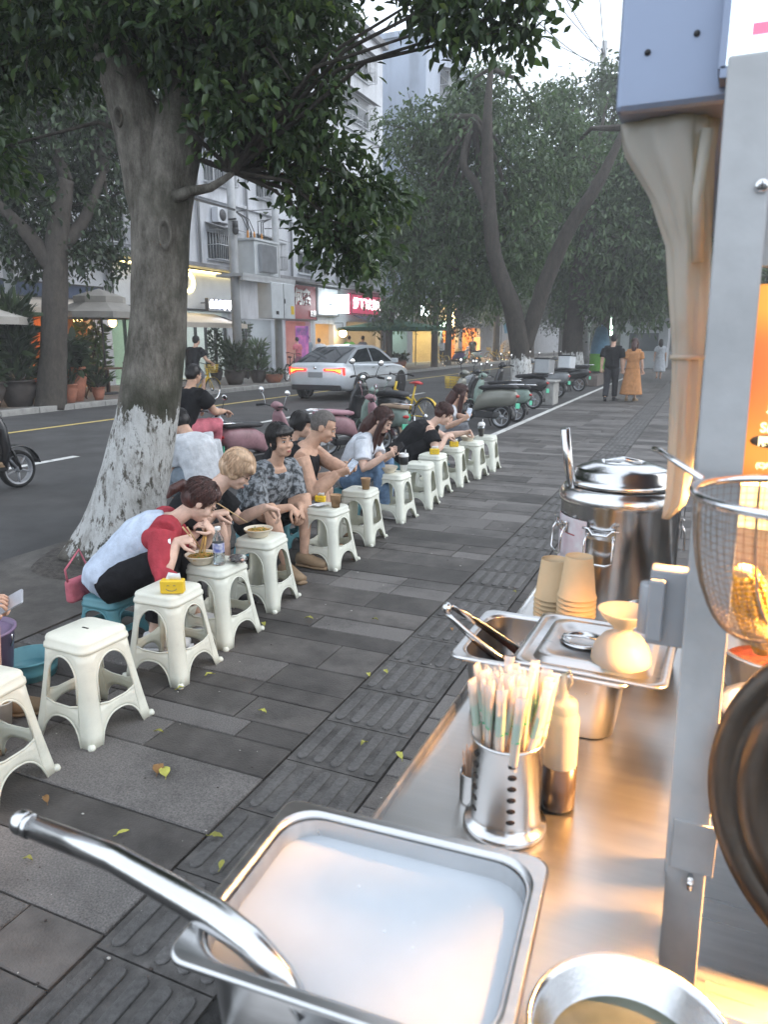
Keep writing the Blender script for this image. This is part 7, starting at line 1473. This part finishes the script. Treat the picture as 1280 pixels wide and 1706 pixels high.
# transformer
t = thing('transformer', 'grey finned transformer on a platform between two poles', 'transformer', (-15,22.95,3.78)); b = MB(); b.rbox((0,0,.58),(.9,1.5,1.12),.04); b.build('tank', M['box_white'], t)
for k in range(18): b = MB(); b.box((.52,-.52+k*.055,.58),(.16,.02,.9)); b.build('cooling_fin', M['grey_metal'], t)
b = MB(); b.box((0,0,1.17),(1.0,1.62,.07)); b.build('cover', M['box_white'], t); M['bush_orange'] = mat('bush_orange', (.5,.2,.03), .5, 0, .1)
for k, yy in enumerate((-.45,-.25,-.05,.2,.42,.55)): b = MB(); b.lathe([(0,0),(.05,0),(.035,.05),(.05,.1),(.035,.15),(.045,.2),(.02,.3),(0,.3)],12,c=(0,yy,1.2)); b.build('bushing', M['bush_orange' if k % 2 == 0 else 'black_plastic'], t); b = MB(); b.tube([(0,yy,1.5),(-.1,yy-.15*(1 if k < 3 else -1),1.9),(-.1,(-1.2 if k < 3 else 1.2),2.1)],.015,5); b.build('lead', M['cable'], t)
b = MB(); b.box((0,.05,-.05),(1.1,3.4,.1)); b.box((.5,.05,-.16),(.08,3.4,.14)); b.build('platform', M['pole_grey'], t)
t = thing('switch_cabinet', 'white steel switch cabinet under the transformer', 'cabinet', (-14.7,23.75,2.36)); b = MB(); b.rbox((0,0,.62),(.6,1.6,1.24),.03); b.build('cabinet_body', M['box_white'], t); b = MB(); b.box((.305,-.0,.62),(.012,.02,1.2)); b.box((.31,.06,.62),(.03,.04,.16)); b.build('door_handle', M['dark_metal'], t); b = MB(); b.box((.306,.6,.32),(.008,.22,.3)); b.build('warning_label', mat('warn', (.75,.5,.02), .5, 0, .1), t); b = MB(); b.box((.306,-.45,.2),(.008,.18,.12)); b.build('name_plate', M['black_plastic'], t)
# overhead cables
def cable(label, p, q, sag, r=.018):
    p, q = Vector(p), Vector(q); b = MB(); b.tube([p.lerp(q,t)-Vector((0,0,sag*4*t*(1-t)))-p for t in np.linspace(0,1,20)], r, 5); o = b.build('overhead_cable', M['cable'], None, p); tag(o, label, 'cable', 'overhead cables')
cable('overhead cable slanting down right in front of the blue grey block', (-17.9,19,17.8), (-6.3,41.4,14.9), .5)
cable('overhead cable from the transformer poles up to the far pole', (-15,24.3,8.0), (-6.3,42,14.9), .9)
cable('uppermost overhead cable running towards us from the far pole', (-6.3,42.6,15.6), (-5.4,11,12.2), .7)
cable('second overhead cable running towards us from the far pole', (-6.3,41.4,15.6), (-6.0,11,11.8), .8)
cable('third overhead cable running towards us from the far pole', (-6.3,41.6,14.9), (-7.0,11,11.2), .9)
cable('overhead cable passing right of the far pole behind the cart roof', (-6.3,42.6,15.6), (-2.4,11,11.5), .7)
cable('low cable along the white facade', (-17.8,26,6.6), (-17.2,46,11.5), .4)
cable('second low cable along the white facade', (-17.8,28,6.2), (-17.2,46,9.8), .3)
# parasols on the far pavement
def parasol(label, x, y, h_, r, m, tiers=2, z=.11, sides=8):
    t = thing('parasol', label, 'parasol', (x,y,z), R(12), 'parasols on the far pavement'); b = MB(); b.cyl((0,0,0),(0,0,h_),.03); b.cyl((0,0,0),(0,0,.06),.3); b.build('pole', M['frame_dark'], t)
    def cone(r0, z0, r1, z1, r2, z2): 
        b = MB(); b.loft([[(rr_*math.cos(2*math.pi*k/sides),rr_*math.sin(2*math.pi*k/sides),zz) for k in range(sides)] for rr_, zz in ((r0,z0),(r1,z1),(r2,z2),(r2*.985,z2-.16),(r2*.97,z2-.16),(r2*.97,z2-.01),(r0*.9+.01,z0-.03))], smooth=False, caps=False); return b
    cone(.35 if tiers == 2 else .02, h_-.18, r*.55, h_-.42, r, h_-.62).build('canopy', M[m], t)
    if tiers == 2: cone(.02, h_+.02, r*.3, h_-.1, r*.52, h_-.2).build('canopy_top', M[m], t)
    b = MB()
    for k in range(sides): a = 2*math.pi*k/sides; b.cyl((0,0,h_-.5),(r*.9*math.cos(a),r*.9*math.sin(a),h_-.64),.012,n=5)
    b.build('ribs', M['frame_dark'], t); return t
parasol('grey two tier parasol over the restaurant terrace', -15.6,16.0,2.85,1.35,'canvas_grey'); parasol('dark parasol at the left picture edge', -15.2,11.4,2.6,1.5,'canvas_grey'); parasol('green parasol beyond the white car', -15.5,36.4,2.75,3.0,'canvas_green',1)
# awnings
def awning(label, y0, y1, x0, x1, z0, z1, m, name='awning'):
    t = thing(name, label, 'awning', (x0,(y0+y1)/2,0)); w_ = y1-y0; b = MB(); n_ = 8; vs_ = []
    for k in range(n_+1):
        for j in range(5): q = j/4; vs_.append(((x1-x0)*q, -w_/2+w_*k/n_, z1+(z0-z1)*q-.06*math.sin(math.pi*q)))
    b.add(vs_, [(k*5+j,k*5+j+1,(k+1)*5+j+1,(k+1)*5+j) for k in range(n_) for j in range(4)], 0, True); b.add([((x1-x0),-w_/2,z0),((x1-x0),w_/2,z0),((x1-x0)+.005,w_/2,z0-.16),((x1-x0)+.005,-w_/2,z0-.16)], [(0,1,2,3)]); o = b.build('fabric', M[m], t); o.modifiers.new('t','SOLIDIFY').thickness = .01
    b = MB()
    for s_ in (-1,1): b.tube([((x1-x0)*.98,s_*w_/2*.98,z0),((x1-x0)*.98,s_*w_/2*.98,.11)], .03, 8); b.tube([((x1-x0)*.98,s_*w_/2*.98,z0-.02),(0,s_*w_/2*.98,z1-.03)], .025, 6); b.build('frame_arm', M['frame_dark'], t); b = MB()
awning('cream canvas canopy over the restaurant terrace', 9.8,18.8,-18.2,-15.9,2.42,2.82,'canvas_cream'); awning('pale awning in front of the glass shopfront', 20.0,24.6,-18.1,-16.6,2.2,2.6,'canvas_cream'); awning('dark blue awning under the pink red sign', 37.3,41.8,-18.2,-16.2,2.3,2.95,'canvas_blue')
# terrace table and chairs
M['wood_dark'] = mat('wood_dark', (.10,.05,.03), .6, 0, .2, 8)
t = thing('terrace_table', 'small wooden terrace table beside the far tree', 'table', (-15.3,15.6,.11)); b = MB(); b.box((0,0,.73),(.7,1.1,.04)); b.build('table_top', M['wood_dark'], t)
for sx in (-1,1):
    for sy in (-1,1): b = MB(); b.box((sx*.28,sy*.45,.36),(.05,.05,.7)); b.build('leg', M['wood_dark'], t)
for i, (yy, lb) in enumerate(((14.6,'folding wooden chair left of the terrace table'),(16.5,'folding wooden chair right of the terrace table'))):
    t = thing('folding_chair', lb, 'chair', (-15.0,yy,.11), R(90 if i == 0 else -90), 'folding terrace chairs'); b = MB(); b.box((0,0,.45),(.42,.4,.03)); b.build('seat', M['wood_dark'], t); b = MB(); b.box((0,-.22,.78),(.42,.03,.2)); b.build('backrest', M['wood_dark'], t)
    for s_ in (-1,1): b = MB(); b.tube([(s_*.2,-.24,.88),(s_*.2,.2,0)],.018,6); b.build('leg', M['wood_dark'], t); b = MB(); b.tube([(s_*.18,.2,.44),(s_*.18,-.22,0)],.018,6); b.build('leg', M['wood_dark'], t)
# rolling banner, boards and signs on the far pavement
t = thing('banner_stand', 'pink and purple roll up banner outside the red shop', 'banner', (-16.7,29.0,.11), R(75)); b = MB(); b.box((0,0,1.1),(.8,.02,2.0)); b.build('banner_sheet', mat('banner', (.75,.2,.5), .5, 0, 0, 2.2, c2=(.22,.08,.35), detail=2), t); b = MB(); b.box((0,0,.05),(.85,.3,.08)); b.build('base', M['grey_metal'], t)
me = text_mesh('招新优惠\n大促销', .17, .004, 'CENTER'); me.materials.clear(); me.materials.append(M['paint_purple']); o = link('lettering', me, t, (0,-.014,1.85)); o.rotation_euler = (R(90),0,0)
t = thing('menu_board', 'orange lit menu board standing on the far pavement', 'sign', (-15.4,51.5,.11), R(70)); b = MB(); b.rbox((0,0,.95),(.9,.1,1.5),.03); b.build('board', mat('menu', (.85,.42,.12), .5, 0, .15, 3, emit=(1.0,.45,.12), es=.9), t); b = MB(); b.box((-.4,0,.1),(.05,.4,.2)); b.box((.4,0,.1),(.05,.4,.2)); b.build('feet', M['frame_dark'], t)
t = thing('round_sign', 'blue and white sign on a thin post at the far kerb', 'sign', (-14.3,56,.11), R(60)); b = MB(); b.cyl((0,0,0),(0,0,2.2),.03); b.build('post', M['pole_grey'], t); b = MB(); b.loft([[(.5*math.cos(R(a))*.9,yy,2.4+.5*math.sin(R(a))) for a in (18,90,162,234,306)] for yy in (-.02,.02)],smooth=False); b.build('plate', mat('sign_blue', (.15,.35,.5), .5, 0, .1), t)
t = thing('mannequin_rack', 'red cloth covered stall under the green parasol', 'stall', (-15.6,34.6,.11)); b = MB(); b.box((0,0,.45),(.8,1.6,.9)); b.build('cloth', M['paint_red'], t, bevel=.03); b = MB(); b.box((0,0,.93),(.9,1.7,.05)); b.build('table_top', M['paint_yellow'], t)
t = thing('tarp_covered_cart', 'grey tarpaulin covered tricycle near the far kerb', 'cart', (-14.9,59,.11)); b = MB(); b.loft([ering((0,yy,.5+hh/2),(1,0,0),(0,0,1),w_,.35+hh/2,14,3) for yy, w_, hh in ((-.9,.3,.1),(-.6,.55,.5),(.1,.6,.7),(.7,.5,.3),(.9,.3,.0))]); b.build('tarpaulin', M['canvas_grey'], t); wheel(t,(.5,.3,.3),.3,.06,spokes=12,thin=True); wheel(t,(-.5,.3,.3),.3,.06,spokes=12,thin=True)
t = thing('lamp_wrap', 'blue and green wrapped street bin beside the planter tree', 'bin', (-3.85,29.3,0)); b = MB(); b.lathe([(0,.45),(.36,.45),(.38,.5),(.37,1.1)],20); b.build('green_lower', M['cloth_green'], t); b = MB(); b.lathe([(.37,1.1),(.34,1.5),(.22,2.0),(.1,2.15),(0,2.17)],20); b.build('blue_upper', mat('wrap_blue', (.1,.22,.32), .6, 0, .15, 5), t); b = MB(); b.cyl((0,0,0),(0,0,.46),.3,n=20); b.build('base', M['dark_metal'], t)
# lanterns along the restaurant terrace
for i, (yy, zz) in enumerate(((11.0,2.2),(12.6,2.25),(14.4,2.2),(16.8,2.2),(18.2,2.15))):
    t = thing('terrace_lantern', 'warm glowing lantern under the cream restaurant canopy', 'lantern', (-17.3,yy,zz), 0, 'lanterns under the restaurant canopy'); b = MB(); b.ell((0,0,0),(.13,.13,.16)); b.build('shade', M['lantern'], t); b = MB(); b.cyl((0,0,.15),(0,0,.4),.01); b.build('cord', M['cable'], t)
# planters
M['planter_stone'] = mat('planter_stone', (.16,.13,.115), .85, 0, .2, 4, .2, 30)
t = thing('stone_planter', 'low brown stone planter round the thick tree', 'planter', (-4.6,28,0)); b = MB(); n = 6
for s_ in (-1,1): b.rbox((s_*.95,0,.2),(.16,2.06,.4),.02); b.rbox((0,s_*.95,.2),(1.74,.16,.4),.02)
b.build('planter_wall', M['planter_stone'], t); b = MB(); b.box((0,0,.16),(1.78,1.78,.3)); b.build('earth', M['soil'], t)
t = thing('concrete_block', 'square concrete block beside the black scooter', 'block', (-3.85,18.9,0)); b = MB(); b.rbox((0,0,.28),(.7,.7,.56),.03); b.build('block_body', M['kerb_stone'], t, bevel=.01); b = MB(); b.rbox((0,0,.585),(.78,.78,.05),.03); b.build('cap', M['kerb_stone'], t)
# kiosk and parked car far along the pavement
t = thing('kiosk', 'small grey kiosk with a flat roof far along the pavement', 'kiosk', (-3.6,47,0)); b = MB(); b.box((0,0,1.3),(2.6,2.6,2.6)); b.build('kiosk_wall', M['wall_grey'], t); b = MB(); b.box((0,0,2.72),(3.3,3.3,.16)); b.build('kiosk_roof', M['slab'], t); b = MB(); b.box((0,-1.31,1.5),(1.6,.03,1.0)); b.build('hatch', M['pane'], t)
t = thing('lit_sign', 'small pale green lit sign far beyond the walking couple', 'sign', (-5.2,42,1.9)); b = MB(); b.rbox((0,0,.5),(.5,.2,1.1),.05); b.build('case', M['led_green'], t); b = MB(); b.cyl((0,0,-1.9),(0,0,0),.05); b.build('post', M['pole_grey'], t)
t = thing('paper_cup_litter', 'crumpled white paper lying on the far side of the road', 'litter', (-12.9,14.6,.004)); b = MB(); b.ell((0,0,.04),(.13,.09,.05),12,8); o = b.build('crumple', M['tissue'], t)
for v in o.data.vertices: v.co += Vector(noise.noise_vector(v.co*18))*.03

# evening haze over the street
b = MB(); b.box((-8,56,9.6),(70,140,21.4)); hz = b.build('haze', None); tag(hz, 'thin pale evening haze over the street', None, None, 'stuff')
hmt = bpy.data.materials.new('haze'); hmt.use_nodes = True; hn = hmt.node_tree.nodes; hmt.node_tree.links.clear(); hn.remove(hn['Principled BSDF'])
pv = hn.new('ShaderNodeVolumePrincipled'); pv.inputs['Color'].default_value = (.93,.93,.93,1); pv.inputs['Density'].default_value = .0038; pv.inputs['Anisotropy'].default_value = .3
hmt.node_tree.links.new(pv.outputs[0], hn['Material Output'].inputs['Volume']); hz.data.materials.clear(); hz.data.materials.append(hmt)
